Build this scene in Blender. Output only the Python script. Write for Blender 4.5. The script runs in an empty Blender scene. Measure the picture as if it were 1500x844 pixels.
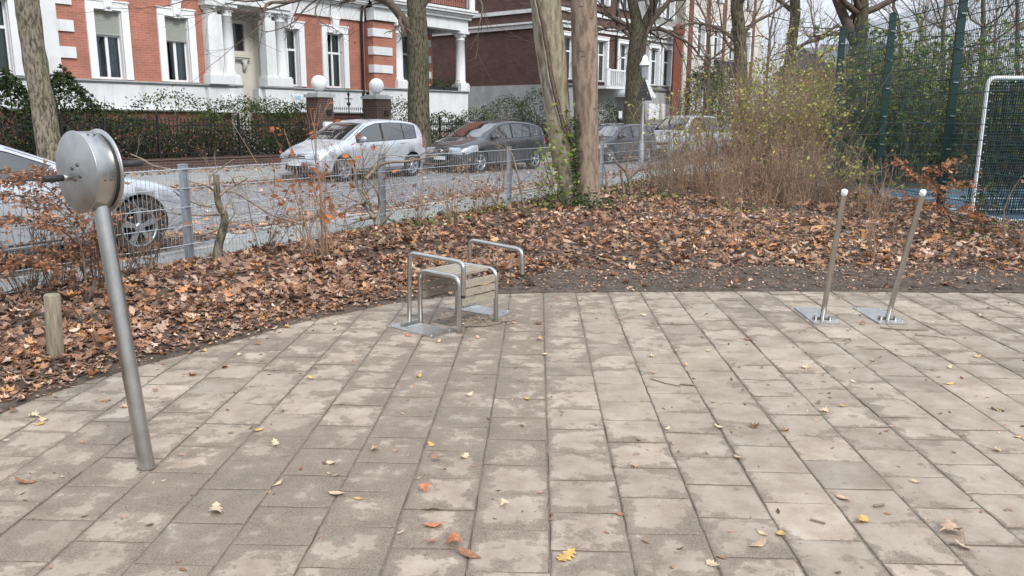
import bpy, bmesh, math, random
import numpy as np
from mathutils import Matrix, Vector
random.seed(7); RNG = np.random.default_rng(11)
R = math.radians
scene = bpy.context.scene
COLL = scene.collection

# ------------------------------------------------------------------ camera geometry (measured from the photo's paving grid)
F, TH, RO, YAW = 1176.48, .2071294, -.0055443, .0308728
H = 1.56545
_c, _s = math.cos(RO), math.sin(RO); _ct, _st = math.cos(TH), math.sin(TH)
CAM = np.array([0, 0, H])
def ray(x, y):
    u = x - 750; v = y - 422; u, v = u*_c - v*_s, u*_s + v*_c
    return np.array([u, F*_ct - v*_st, -(F*_st + v*_ct)])
def G(x, y, z=0):
    r = ray(x, y); return CAM + r*((z - H)/r[2])
def AT(x, y, Y):
    r = ray(x, y); return CAM + r*(Y/r[1])
SA = R(39); SD = np.array([math.sin(SA), math.cos(SA), 0]); ND = np.array([-math.cos(SA), math.sin(SA), 0])
def ST(t, p, z=0): return SD*t + ND*p + np.array([0, 0, z])          # street frame: t along, p away
def FP(x, y, p):
    r = ray(x, y); k = p/(r[:2] @ ND[:2]); P = CAM + r*k
    return float(P @ SD), float(P[2])
def FT(x, p): return FP(x, 170, p)[0]

# ------------------------------------------------------------------ numpy noise
def vnoise(x, y, seed=0, octaves=4):
    x = np.asarray(x, float); y = np.asarray(y, float); out = np.zeros_like(x + y); amp = 1; tot = 0
    for o in range(octaves):
        xi = np.floor(x).astype(np.int64); yi = np.floor(y).astype(np.int64); fx = x - xi; fy = y - yi
        fx = fx*fx*(3 - 2*fx); fy = fy*fy*(3 - 2*fy)
        def h(a, b):
            n = (a*374761393 + b*668265263 + (seed + o)*144269504) & 0x7fffffff
            n = ((n ^ (n >> 13))*1274126177) & 0x7fffffff
            return ((n ^ (n >> 16)) & 0xffff)/65535.
        v = (h(xi, yi)*(1-fx) + h(xi+1, yi)*fx)*(1-fy) + (h(xi, yi+1)*(1-fx) + h(xi+1, yi+1)*fx)*fy
        out += v*amp; tot += amp; amp *= .5; x = x*2.03 + 5.1; y = y*2.03 + 1.7
    return out/tot

# ------------------------------------------------------------------ mesh builder
class MB:
    def __init__(s): s.v = []; s.f = []; s.m = []; s.sm = []; s.c = []; s.n = 0
    def add(s, v, f, col=(1, 1, 1), mi=0, smooth=False):
        v = np.asarray(v, float).reshape(-1, 3); k = len(v)
        s.v.append(v)
        c = np.asarray(col, float)
        if c.ndim == 1: c = np.tile(c, (k, 1))
        s.c.append(c)
        if isinstance(f, np.ndarray): s.f.append(f + s.n); q = len(f)
        else:
            q = len(f)
            by = {}
            for a in f: by.setdefault(len(a), []).append(a)
            for L in by.values(): s.f.append(np.array(L, int) + s.n)
        s.m.append((q, mi, smooth)); s.n += k
        return s
    def box(s, a, b, mi=0, col=(1, 1, 1)):
        (x0, y0, z0), (x1, y1, z1) = a, b
        v = [(x0,y0,z0),(x1,y0,z0),(x1,y1,z0),(x0,y1,z0),(x0,y0,z1),(x1,y0,z1),(x1,y1,z1),(x0,y1,z1)]
        return s.add(v, [(0,3,2,1),(4,5,6,7),(0,1,5,4),(1,2,6,5),(2,3,7,6),(3,0,4,7)], col, mi)
    def bar(s, a, b, w, h, up=(0, 0, 1), mi=0, col=(1, 1, 1)):       # box along a->b
        a = np.array(a, float); b = np.array(b, float); d = b - a; d /= np.linalg.norm(d)
        u = np.cross(d, up); u /= np.linalg.norm(u); w2 = np.cross(u, d)
        P = [a + u*i*w/2 + w2*j*h/2 for i, j in ((-1,-1),(1,-1),(1,1),(-1,1))] + [b + u*i*w/2 + w2*j*h/2 for i, j in ((-1,-1),(1,-1),(1,1),(-1,1))]
        return s.add(P, [(0,3,2,1),(4,5,6,7),(0,1,5,4),(1,2,6,5),(2,3,7,6),(3,0,4,7)], col, mi)
    def tube(s, pts, rad, n=6, cap=True, mi=0, col=(1, 1, 1), smooth=True):
        pts = np.asarray(pts, float); k = len(pts)
        rad = np.full(k, rad, float) if np.isscalar(rad) else np.asarray(rad, float)
        d = np.empty_like(pts); d[1:-1] = pts[2:] - pts[:-2]; d[0] = pts[1] - pts[0]; d[-1] = pts[-1] - pts[-2]
        d /= (np.linalg.norm(d, axis=1, keepdims=True) + 1e-12)
        ref = np.eye(3)[int(np.argmin(abs(d[0]) + np.array([.02, .01, 0])))]
        us = []; u = np.cross(d[0], ref); u /= np.linalg.norm(u) + 1e-12
        for i in range(k):
            u = u - d[i]*(u @ d[i]); u /= np.linalg.norm(u) + 1e-12; us.append(u)
        us = np.array(us); w = np.cross(d, us)
        a = np.arange(n)*2*math.pi/n
        V = pts[:, None] + (us[:, None]*np.cos(a)[None, :, None] + w[:, None]*np.sin(a)[None, :, None])*rad[:, None, None]
        i = np.arange(k-1)[:, None]*n; j = np.arange(n)[None]; j2 = (j + 1) % n
        q = np.stack([i + j, i + j2, i + n + j2, i + n + j], -1).reshape(-1, 4)
        c = np.asarray(col, float)
        if c.ndim == 2: c = np.repeat(c, n, 0)
        s.add(V.reshape(-1, 3), q, c, mi, smooth)
        if cap and n > 3:
            s.add(V[0], [tuple(range(n))], col if np.ndim(col) == 1 else c[:n], mi); s.add(V[-1], [tuple(range(n))[::-1]], col if np.ndim(col) == 1 else c[-n:], mi)
        return s
    def lathe(s, prof, o=(0, 0, 0), axis=(0, 0, 1), n=24, mi=0, col=(1, 1, 1), smooth=True, caps=True):
        ax = np.array(axis, float); ax /= np.linalg.norm(ax)
        u = np.cross(ax, (0, 0, 1) if abs(ax[2]) < .9 else (1, 0, 0)); u /= np.linalg.norm(u); w = np.cross(ax, u)
        a = np.arange(n)*2*math.pi/n; prof = np.array(prof, float)
        V = np.array(o) + prof[:, 1][:, None, None]*ax + prof[:, 0][:, None, None]*(np.cos(a)[None, :, None]*u + np.sin(a)[None, :, None]*w)
        k = len(prof); i = np.arange(k-1)[:, None]*n; j = np.arange(n)[None]; j2 = (j+1) % n
        q = np.stack([i+j, i+j2, i+n+j2, i+n+j], -1).reshape(-1, 4)
        s.add(V.reshape(-1, 3), q, col, mi, smooth)
        if caps: s.add(V[0], [tuple(range(n))[::-1]], col, mi); s.add(V[-1], [tuple(range(n))], col, mi)
        return s
    def sphere(s, c, r, n=16, mi=0, col=(1, 1, 1), sc=(1, 1, 1)):
        m = n//2; th = np.linspace(0, math.pi, m+1)[1:-1]; a = np.arange(n)*2*math.pi/n
        V = np.array([[math.sin(t)*math.cos(b), math.sin(t)*math.sin(b), math.cos(t)] for t in th for b in a])
        V = np.vstack([V, [0, 0, 1], [0, 0, -1]])*r*np.array(sc) + np.array(c)
        f = []
        for i in range(m-2):
            for j in range(n): f.append((i*n+j, (i+1)*n+j, (i+1)*n+(j+1) % n, i*n+(j+1) % n))
        T = (m-1)*n
        for j in range(n): f.append((T, j, (j+1) % n)); f.append((T+1, (m-2)*n+(j+1) % n, (m-2)*n+j))
        return s.add(V, f, col, mi, True)
    def mesh(s, name, off=None):
        me = bpy.data.meshes.new(name)
        if not s.v: return me
        V = np.vstack(s.v); C = np.vstack(s.c)
        if off is not None: V = V - np.asarray(off)
        loops = np.concatenate([f.ravel() for f in s.f]); sizes = np.concatenate([np.full(len(f), f.shape[1]) for f in s.f])
        mi = np.concatenate([np.full(q, m) for q, m, _ in s.m]); sm = np.concatenate([np.full(q, t) for q, _, t in s.m])
        me.vertices.add(len(V)); me.vertices.foreach_set('co', V.ravel().astype(np.float32))
        me.loops.add(len(loops)); me.loops.foreach_set('vertex_index', loops.astype(np.int32))
        st = np.concatenate([[0], np.cumsum(sizes)[:-1]])
        me.polygons.add(len(sizes)); me.polygons.foreach_set('loop_start', st.astype(np.int32)); me.polygons.foreach_set('loop_total', sizes.astype(np.int32))
        me.polygons.foreach_set('material_index', mi.astype(np.int32)); me.polygons.foreach_set('use_smooth', sm.astype(bool))
        me.update(calc_edges=True)
        a = me.color_attributes.new('Col', 'FLOAT_COLOR', 'POINT')
        a.data.foreach_set('color', np.hstack([C, np.ones((len(C), 1))]).ravel().astype(np.float32))
        return me
FR = {}
def _mats(me, mats):
    for m in (mats if isinstance(mats, (list, tuple)) else [mats]): me.materials.append(m)
def part(name, mb, mats, parent, label=None, world=False):
    """a child mesh; geometry in the thing's local frame (or world if world=True and thing unrotated)"""
    off = FR[parent.name] if world else None
    me = mb.mesh(name, off); _mats(me, mats); o = bpy.data.objects.new(name, me); COLL.objects.link(o); o.parent = parent
    FR[o.name] = FR.get(parent.name, np.zeros(3))
    if label: o['label'] = label
    return o
def tag(o, label=None, cat=None, group=None, kind=None):
    if label: o['label'] = label
    if cat: o['category'] = cat
    if group: o['group'] = group
    if kind: o['kind'] = kind
    return o
def thing(name, label, cat, loc=(0, 0, 0), rotz=0, group=None):
    o = bpy.data.objects.new(name, None); COLL.objects.link(o); o.location = loc; o.rotation_euler = (0, 0, rotz); o.empty_display_size = .1
    FR[o.name] = np.array(loc, float); return tag(o, label, cat, group)
def solo(name, mb, mats, loc, label=None, cat=None, group=None, kind=None):
    """a thing that is one mesh; geometry in world coordinates"""
    me = mb.mesh(name, loc); _mats(me, mats); o = bpy.data.objects.new(name, me); COLL.objects.link(o); o.location = loc
    FR[o.name] = np.array(loc, float); return tag(o, label, cat, group, kind)

# ------------------------------------------------------------------ materials
def newmat(name):
    m = bpy.data.materials.new(name); m.use_nodes = True; nt = m.node_tree; b = nt.nodes['Principled BSDF']; return m, nt, b
def N(nt, t, **k):
    n = nt.nodes.new(t)
    for a, v in k.items():
        if a in n.inputs: n.inputs[a].default_value = v
        else: setattr(n, a, v)
    return n
def ramp(nt, fac, stops):
    r = nt.nodes.new('ShaderNodeValToRGB'); e = r.color_ramp.elements
    while len(e) < len(stops): e.new(.5)
    for i, (p, c) in enumerate(stops): e[i].position = p; e[i].color = (*c, 1) if len(c) == 3 else c
    nt.links.new(fac, r.inputs[0]); return r.outputs[0]
def mixc(nt, fac, a, b, bt='MIX'):
    m = nt.nodes.new('ShaderNodeMix'); m.data_type = 'RGBA'; m.blend_type = bt
    for i, v in ((0, fac), (6, a), (7, b)):
        if isinstance(v, (int, float)): m.inputs[i].default_value = v
        elif isinstance(v, tuple): m.inputs[i].default_value = (*v, 1)
        else: nt.links.new(v, m.inputs[i])
    return m.outputs[2]
def bump(nt, b, h, st=.3, dist=.01):
    n = N(nt, 'ShaderNodeBump'); n.inputs['Strength'].default_value = st; n.inputs['Distance'].default_value = dist
    nt.links.new(h, n.inputs['Height']); nt.links.new(n.outputs[0], b.inputs['Normal'])
def coords(nt, scale=(1, 1, 1), which='Object'):
    t = nt.nodes.new('ShaderNodeTexCoord'); m = nt.nodes.new('ShaderNodeMapping'); m.inputs['Scale'].default_value = scale
    nt.links.new(t.outputs[which], m.inputs[0]); return m.outputs[0]
def noise(nt, vec, scale, detail=5, rough=.6):
    n = N(nt, 'ShaderNodeTexNoise'); n.inputs['Scale'].default_value = scale; n.inputs['Detail'].default_value = detail; n.inputs['Roughness'].default_value = rough
    if vec is not None: nt.links.new(vec, n.inputs['Vector'])
    return n.outputs['Fac']
def simple(name, col, rough=.6, metal=0, var=.0, vscale=8, bmp=0, coat=0, spec=.5, bdist=.005):
    m, nt, b = newmat(name); b.inputs['Roughness'].default_value = rough; b.inputs['Metallic'].default_value = metal
    b.inputs['Coat Weight'].default_value = coat; b.inputs['Coat Roughness'].default_value = .04; b.inputs['Specular IOR Level'].default_value = spec
    if var or bmp:
        v = coords(nt); f = noise(nt, v, vscale)
        d = tuple(max(c*(1-var), 0) for c in col); u = tuple(min(c*(1+var), 1) for c in col)
        nt.links.new(ramp(nt, f, [(.3, d), (.7, u)]), b.inputs['Base Color'])
        if bmp: bump(nt, b, noise(nt, v, vscale*4), bmp, bdist)
    else: b.inputs['Base Color'].default_value = (*col, 1)
    return m
def vcol(name, rough=.7, var=.25, vscale=30, trans=0, spec=.3, bmp=0):
    m, nt, b = newmat(name); b.inputs['Roughness'].default_value = rough; b.inputs['Specular IOR Level'].default_value = spec
    a = N(nt, 'ShaderNodeAttribute'); a.attribute_name = 'Col'
    f = noise(nt, coords(nt), vscale); g = ramp(nt, f, [(.3, (1-var,)*3), (.7, (1+var,)*3)])
    c = mixc(nt, 1., a.outputs['Color'], g, 'MULTIPLY'); nt.links.new(c, b.inputs['Base Color'])
    if bmp: bump(nt, b, noise(nt, coords(nt), vscale*2), bmp, .004)
    if trans:
        t = N(nt, 'ShaderNodeBsdfTranslucent'); nt.links.new(c, t.inputs[0]); mx = N(nt, 'ShaderNodeMixShader'); mx.inputs[0].default_value = trans
        nt.links.new(b.outputs[0], mx.inputs[1]); nt.links.new(t.outputs[0], mx.inputs[2]); nt.links.new(mx.outputs[0], nt.nodes['Material Output'].inputs[0])
    return m
def brick_mat(name, c1, c2, mortar, dark=None, sc=1.0):
    m, nt, b = newmat(name); b.inputs['Roughness'].default_value = .85
    t = N(nt, 'ShaderNodeTexCoord'); s = N(nt, 'ShaderNodeSeparateXYZ'); nt.links.new(t.outputs['Object'], s.inputs[0])
    ad = N(nt, 'ShaderNodeMath'); nt.links.new(s.outputs[0], ad.inputs[0]); nt.links.new(s.outputs[1], ad.inputs[1])
    cm = N(nt, 'ShaderNodeCombineXYZ'); nt.links.new(ad.outputs[0], cm.inputs[0]); nt.links.new(s.outputs[2], cm.inputs[1])
    br = N(nt, 'ShaderNodeTexBrick'); nt.links.new(cm.outputs[0], br.inputs['Vector'])
    for k, v in (('Scale', 1.), ('Mortar Size', .007), ('Brick Width', .25*sc), ('Row Height', .078*sc), ('Bias', -.1)): br.inputs[k].default_value = v
    br.inputs['Color1'].default_value = (*c1, 1); br.inputs['Color2'].default_value = (*c2, 1); br.inputs['Mortar'].default_value = (*mortar, 1)
    f = noise(nt, t.outputs['Object'], 1.3, 6); g = ramp(nt, f, [(.3, (.75, .75, .75)), (.7, (1.15, 1.15, 1.15))])
    c = mixc(nt, 1., br.outputs['Color'], g, 'MULTIPLY'); nt.links.new(c, b.inputs['Base Color']); bump(nt, b, br.outputs['Fac'], -.4, .006)
    return m
def bark_mat(name, c1, c2, moss, mossamt=.5, vs=10, bd=.05):
    m, nt, b = newmat(name); b.inputs['Roughness'].default_value = .95; b.inputs['Specular IOR Level'].default_value = .2
    v = coords(nt, (vs, vs, vs*.28)); f = noise(nt, v, 2.2, 8, .65)
    base = ramp(nt, f, [(.40, c1), (.56, c2)])
    f2 = noise(nt, coords(nt, (1, 1, .4)), 2.6, 4); mk = ramp(nt, f2, [(.58-.3*mossamt, (0, 0, 0)), (.78-.2*mossamt, (mossamt,)*3)])
    c = mixc(nt, mk, base, moss); nt.links.new(c, b.inputs['Base Color']); bump(nt, b, f, .9, bd)
    return m
M = {}
M['steel'] = None
def steel_mat(name, base, rough, aniso_scale=(300, 300, 4)):
    m, nt, b = newmat(name); b.inputs['Metallic'].default_value = 1
    v = coords(nt, aniso_scale); f = noise(nt, v, 1.0, 3)
    f2 = noise(nt, coords(nt), 9, 6)
    c = mixc(nt, 1., ramp(nt, f, [(.3, tuple(x*.86 for x in base)), (.7, base)]), ramp(nt, f2, [(.35, (.86, .85, .83)), (.65, (1, 1, 1))]), 'MULTIPLY')
    nt.links.new(c, b.inputs['Base Color'])
    r = N(nt, 'ShaderNodeMapRange'); r.inputs['To Min'].default_value = rough*.8; r.inputs['To Max'].default_value = rough*1.35; nt.links.new(f2, r.inputs[0]); nt.links.new(r.outputs[0], b.inputs['Roughness'])
    return m
M['steel'] = steel_mat('brushed_steel', (.56, .55, .525), .27)
M['steel_disc'] = steel_mat('brushed_steel_disc', (.53, .53, .515), .36, (20, 20, 20))
M['galv'] = steel_mat('galvanised_steel', (.50, .55, .60), .55, (12, 12, 12))
M['plate'] = steel_mat('galvanised_plate', (.72, .72, .71), .36, (40, 40, 4))
M['wire'] = simple('galvanised_wire', (.50, .53, .56), .45, .5)
M['rubber'] = simple('black_rubber', (.018, .018, .02), .6, var=.3, vscale=40)
M['bolt'] = simple('dark_bolt', (.14, .13, .12), .4, .8)
M['wood_slat'] = None
def wood_mat(name, c1, c2, sc):
    m, nt, b = newmat(name); b.inputs['Roughness'].default_value = .8
    f = noise(nt, coords(nt, sc), 3, 7, .7); nt.links.new(ramp(nt, f, [(.3, c1), (.7, c2)]), b.inputs['Base Color']); bump(nt, b, f, .4, .003); return m
M['wood_slat'] = wood_mat('weathered_slats', (.21, .175, .135), (.37, .32, .255), (5, 5, 12))
M['wood_post'] = wood_mat('weathered_post', (.13, .11, .075), (.33, .28, .20), (25, 25, 3))
M['bark_old'] = bark_mat('bark_left_tree', (.06, .05, .04), (.27, .23, .18), (.13, .135, .06), .5)
M['bark_dark'] = bark_mat('bark_dark', (.03, .025, .019), (.15, .128, .092), (.085, .095, .04), .5)
M['bark_pale'] = bark_mat('bark_pale', (.15, .122, .092), (.36, .305, .24), (.20, .185, .10), .65, 6, .015)
M['bark_brown'] = bark_mat('bark_brown', (.155, .112, .084), (.29, .22, .168), (.20, .18, .11), .2, 6, .012)
M['bark_far'] = bark_mat('bark_far', (.07, .055, .042), (.20, .16, .12), (.16, .14, .09), .2)
M['twig_far'] = simple('twig_far', (.20, .145, .105), .85, var=.3, vscale=5)
M['twig'] = simple('twig_bark', (.11, .082, .062), .85, var=.35, vscale=14)
M['twig_tan'] = simple('twig_tan', (.30, .195, .13), .85, var=.35, vscale=14)
M['twig_grey'] = simple('twig_grey', (.23, .18, .135), .85, var=.35, vscale=14)
M['leaf'] = vcol('leaf_mixed', .6, .2, 40, .3)
M['litter'] = vcol('dry_leaf', .75, .28, 60, .12, bmp=.3)
M['brick_red'] = brick_mat('brick_orange_red', (.43, .16, .108), (.36, .13, .088), (.37, .25, .20))
M['brick_dark'] = brick_mat('brick_dark_red', (.125, .06, .048), (.08, .042, .036), (.10, .075, .065))
M['brick_mid'] = brick_mat('brick_mid_red', (.20, .07, .05), (.15, .055, .045), (.16, .11, .09))
M['brick_pier'] = brick_mat('brick_pier', (.085, .042, .034), (.062, .033, .029), (.15, .12, .10))
def streaky(name, col, dirt):
    m, nt, b = newmat(name); b.inputs['Roughness'].default_value = .7
    a = noise(nt, coords(nt, (1, 1, .12)), 5, 7, .7); c2 = noise(nt, coords(nt), 1.5, 6)
    c = mixc(nt, ramp(nt, a, [(.50, (0, 0, 0)), (.72, (.55,)*3)]), col, dirt); c = mixc(nt, 1., c, ramp(nt, c2, [(.3, (.88, .88, .87)), (.65, (1.03, 1.03, 1.03))]), 'MULTIPLY')
    nt.links.new(c, b.inputs['Base Color']); bump(nt, b, noise(nt, coords(nt), 12), .1, .005); return m
M['white'] = streaky('white_render', (.72, .735, .74), (.46, .46, .43))
M['white_frame'] = simple('white_paint', (.80, .81, .82), .45, var=.03)
M['cream'] = simple('cream_render', (.62, .60, .54), .75, var=.05, vscale=2)
M['grey_render'] = simple('grey_render', (.36, .37, .37), .85, var=.22, vscale=1.6, bmp=.15)
M['grey_wall'] = simple('grey_stone_wall', (.30, .30, .29), .85, var=.12, vscale=1.6, bmp=.15)
M['slate'] = simple('roof_slate', (.10, .115, .13), .7, var=.2, vscale=6)
M['zinc'] = simple('ledge_zinc', (.22, .23, .24), .5, .3, var=.1)
M['shutter'] = simple('roller_shutter', (.33, .34, .31), .7, var=.05)
M['shutter_dark'] = simple('shutter_gap', (.20, .20, .185), .8)
M['curtain'] = simple('curtain_cloth', (.34, .40, .43), .9, var=.15, vscale=5)
M['curtain_green'] = simple('curtain_green', (.24, .30, .28), .9, var=.15, vscale=5)
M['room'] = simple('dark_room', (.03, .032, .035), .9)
M['iron'] = simple('black_iron', (.012, .013, .015), .5, .2)
M['green_post'] = simple('green_powder_coat', (.004, .034, .032), .4, var=.15, vscale=5, coat=.2)
M['green_wire'] = simple('green_wire', (.008, .04, .036), .4)
M['band'] = simple('clamp_band', (.55, .6, .6), .35, .7)
M['goal'] = simple('goal_white', (.82, .84, .85), .4, var=.05)
M['net'] = simple('goal_net', (.004, .009, .011), .8)
M['court'] = simple('court_blue', (.07, .125, .18), .8, var=.12, vscale=3)
M['line_white'] = simple('line_white', (.65, .68, .72), .7, var=.08)
M['tyre'] = simple('tyre_rubber', (.02, .02, .021), .75, var=.2)
M['rim'] = simple('alloy_rim', (.52, .54, .56), .3, .8)
M['chrome'] = simple('chrome', (.8, .8, .8), .12, 1)
M['black_plastic'] = simple('black_plastic', (.02, .02, .022), .45)
M['seam'] = simple('panel_gap', (.015, .015, .017), .7)
M['taillight'] = simple('red_lamp', (.45, .02, .02), .15, coat=1)
M['plate_white'] = simple('number_plate', (.75, .76, .74), .5)
M['eu_blue'] = simple('plate_blue', (.02, .06, .3), .5)
M['lamp_glass'] = simple('lamp_clear', (.42, .46, .5), .08, .3, coat=1)
M['terracotta'] = simple('red_column', (.19, .055, .035), .7, var=.2)
M['panel_black'] = simple('black_panel', (.02, .022, .025), .6)
M['sign_blue'] = simple('pale_sign', (.35, .55, .72), .5)
def paint(name, col, metal=.6):
    m, nt, b = newmat(name); b.inputs['Base Color'].default_value = (*col, 1); b.inputs['Metallic'].default_value = metal; b.inputs['Roughness'].default_value = .34
    b.inputs['Coat Weight'].default_value = .9; b.inputs['Coat Roughness'].default_value = .05
    f = noise(nt, coords(nt), 3, 5); nt.links.new(ramp(nt, f, [(.35, tuple(c*.86 for c in col)), (.65, col)]), b.inputs['Base Color'])
    return m
M['car_silver'] = paint('silver_paint', (.62, .65, .69), .45)
M['car_grey'] = paint('grey_paint', (.085, .09, .10), .6)
M['car_black'] = paint('black_paint', (.09, .10, .115), .6)
M['car_white'] = paint('white_paint_car', (.75, .76, .78), .0)
def glass_mat(name, tint, tr):
    m, nt, b = newmat(name); nt.nodes.remove(b)
    g = N(nt, 'ShaderNodeBsdfGlossy'); g.inputs['Roughness'].default_value = .02; g.inputs['Color'].default_value = (.95, 1, 1, 1)
    t = N(nt, 'ShaderNodeBsdfTransparent'); t.inputs[0].default_value = (*tint, 1)
    fr = N(nt, 'ShaderNodeFresnel'); fr.inputs[0].default_value = tr
    mx = N(nt, 'ShaderNodeMixShader'); nt.links.new(fr.outputs[0], mx.inputs[0]); nt.links.new(t.outputs[0], mx.inputs[1]); nt.links.new(g.outputs[0], mx.inputs[2])
    nt.links.new(mx.outputs[0], nt.nodes['Material Output'].inputs[0]); return m
M['pane'] = glass_mat('window_glass', (.72, .76, .76), 1.6)
m, nt, b = newmat('car_glass'); b.inputs['Base Color'].default_value = (.018, .022, .024, 1); b.inputs['Roughness'].default_value = .03; b.inputs['IOR'].default_value = 2.2; b.inputs['Coat Weight'].default_value = .6; M['car_glass'] = m
m, nt, b = newmat('ball_glass'); b.inputs['Base Color'].default_value = (.80, .82, .82, 1); b.inputs['Roughness'].default_value = .35; b.inputs['Subsurface Weight'].default_value = .2; M['ball'] = m

# paving slabs: Col = (tint, dirt, edge)
m, nt, b = newmat('concrete_slabs'); M['slab'] = m
a = N(nt, 'ShaderNodeAttribute'); a.attribute_name = 'Col'; sp = N(nt, 'ShaderNodeSeparateColor'); nt.links.new(a.outputs['Color'], sp.inputs[0])
v = coords(nt); f1 = noise(nt, v, 5, 8, .68); f2 = noise(nt, v, 130, 3, .7); sv = N(nt, 'ShaderNodeVectorMath'); sv.operation = 'ADD'; nt.links.new(v, sv.inputs[0]); sc_ = N(nt, 'ShaderNodeVectorMath'); sc_.operation = 'SCALE'; sc_.inputs[0].default_value = (7, 11, 3); nt.links.new(sp.outputs[0], sc_.inputs['Scale']); nt.links.new(sc_.outputs[0], sv.inputs[1]); f3 = noise(nt, sv.outputs[0], 8, 9, .66)
base = ramp(nt, f1, [(.3, (.245, .193, .148)), (.5, (.33, .27, .215)), (.7, (.405, .345, .282))])
tint = N(nt, 'ShaderNodeMapRange'); tint.inputs['To Min'].default_value = .80; tint.inputs['To Max'].default_value = 1.15; nt.links.new(sp.outputs[0], tint.inputs[0])
c = mixc(nt, 1., base, tint.outputs[0], 'MULTIPLY')
c = mixc(nt, 1., c, ramp(nt, f2, [(.28, (.72, .71, .70)), (.42, (1, 1, 1)), (.62, (1, 1, 1)), (.75, (1.1, 1.1, 1.1))]), 'MULTIPLY')
ad = N(nt, 'ShaderNodeMath'); ad.operation = 'MULTIPLY_ADD'; nt.links.new(f3, ad.inputs[0]); ad.inputs[1].default_value = 1.0; nt.links.new(sp.outputs[1], ad.inputs[2])
mk = ramp(nt, ad.outputs[0], [(.628, (0, 0, 0)), (.652, (.6,)*3), (.76, (.92,)*3)])
c = mixc(nt, mk, c, mixc(nt, ramp(nt, f2, [(.35, (0, 0, 0)), (.65, (1, 1, 1))]), ramp(nt, f1, [(.35, (.105, .08, .06)), (.65, (.18, .14, .107))]), (.25, .205, .163)))
sp3 = noise(nt, v, 46, 2, .5); c = mixc(nt, ramp(nt, sp3, [(.70, (0, 0, 0)), (.74, (.75,)*3)]), c, (.10, .08, .065))
nt.links.new(c, b.inputs['Base Color']); b.inputs['Roughness'].default_value = .88; b.inputs['Specular IOR Level'].default_value = .3
hh = mixc(nt, .5, f2, f3); bump(nt, b, hh, .35, .006)
# joint dirt
m, nt, b = newmat('joint_dirt'); M['joint'] = m
f = noise(nt, coords(nt), 60, 6, .7); nt.links.new(ramp(nt, f, [(.3, (.10, .075, .058)), (.55, (.17, .135, .105)), (.8, (.28, .23, .185))]), b.inputs['Base Color']); b.inputs['Roughness'].default_value = .95; bump(nt, b, f, .8, .01)
# soil
m, nt, b = newmat('bed_soil'); M['soil'] = m
f = noise(nt, coords(nt), 9, 9, .72); g = noise(nt, coords(nt), 70, 4, .7)
c = mixc(nt, .5, ramp(nt, f, [(.35, (.03, .021, .015)), (.52, (.088, .064, .046)), (.70, (.22, .172, .13))]), ramp(nt, g, [(.3, (.03, .022, .017)), (.7, (.16, .122, .094))]))
nt.links.new(c, b.inputs['Base Color']); b.inputs['Roughness'].default_value = .97; bump(nt, b, mixc(nt, .5, f, g), .9, .03)
# cobbles (street) and sidewalks
m, nt, b = newmat('cobbles'); M['cobble'] = m
vo = N(nt, 'ShaderNodeTexVoronoi'); vo.feature = 'DISTANCE_TO_EDGE'; vo.inputs['Scale'].default_value = 7; v = coords(nt, (1, 1, 1)); nt.links.new(v, vo.inputs['Vector'])
vc = N(nt, 'ShaderNodeTexVoronoi'); vc.inputs['Scale'].default_value = 7; nt.links.new(v, vc.inputs['Vector'])
c = mixc(nt, ramp(nt, vo.outputs['Distance'], [(.03, (0, 0, 0)), (.12, (1, 1, 1))]), (.12, .09, .07), mixc(nt, .22, mixc(nt, noise(nt, v, 3), (.12, .097, .077), (.205, .172, .14)), vc.outputs['Color']))
hs = N(nt, 'ShaderNodeHueSaturation'); hs.inputs['Saturation'].default_value = .25; nt.links.new(c, hs.inputs['Color']); 
leafm = ramp(nt, noise(nt, v, 1.1, 7, .75), [(.54, (0, 0, 0)), (.66, (.4,)*3)])
nt.links.new(mixc(nt, leafm, hs.outputs[0], (.26, .16, .10)), b.inputs['Base Color']); b.inputs['Roughness'].default_value = .6; bump(nt, b, vo.outputs['Distance'], .6, .03)
M['asphalt'] = simple('grey_sidewalk', (.27, .275, .26), .85, var=.14, vscale=2.5, bmp=.2)
M['kerb'] = simple('granite_kerb', (.36, .35, .33), .8, var=.2, vscale=20)
M['garden'] = simple('garden_soil', (.10, .085, .05), .95, var=.5, vscale=3)
M['grass'] = simple('far_ground', (.10, .10, .05), .95, var=.4, vscale=2)

# ================================================================== THE SETTING
def sheet(name, poly, z, mat, zb=.0, thick=.0, label=None):
    mb = MB(); P = [(x, y, z) for x, y in poly]; n = len(P)
    mb.add(P, [tuple(range(n))])
    if thick:
        Q = [(x, y, z - thick) for x, y in poly]; mb.add(P + Q, [(i, n+i, n+(i+1) % n, (i+1) % n) for i in range(n)])
    o = solo(name, mb, mat, (0, 0, 0)); o['kind'] = 'structure'; return o
def stp(t, p): q = ST(t, p); return (q[0], q[1])
sheet('ground', [(-600, -600), (600, -600), (600, 600), (-600, 600)], -.40, M['grass'])

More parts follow.
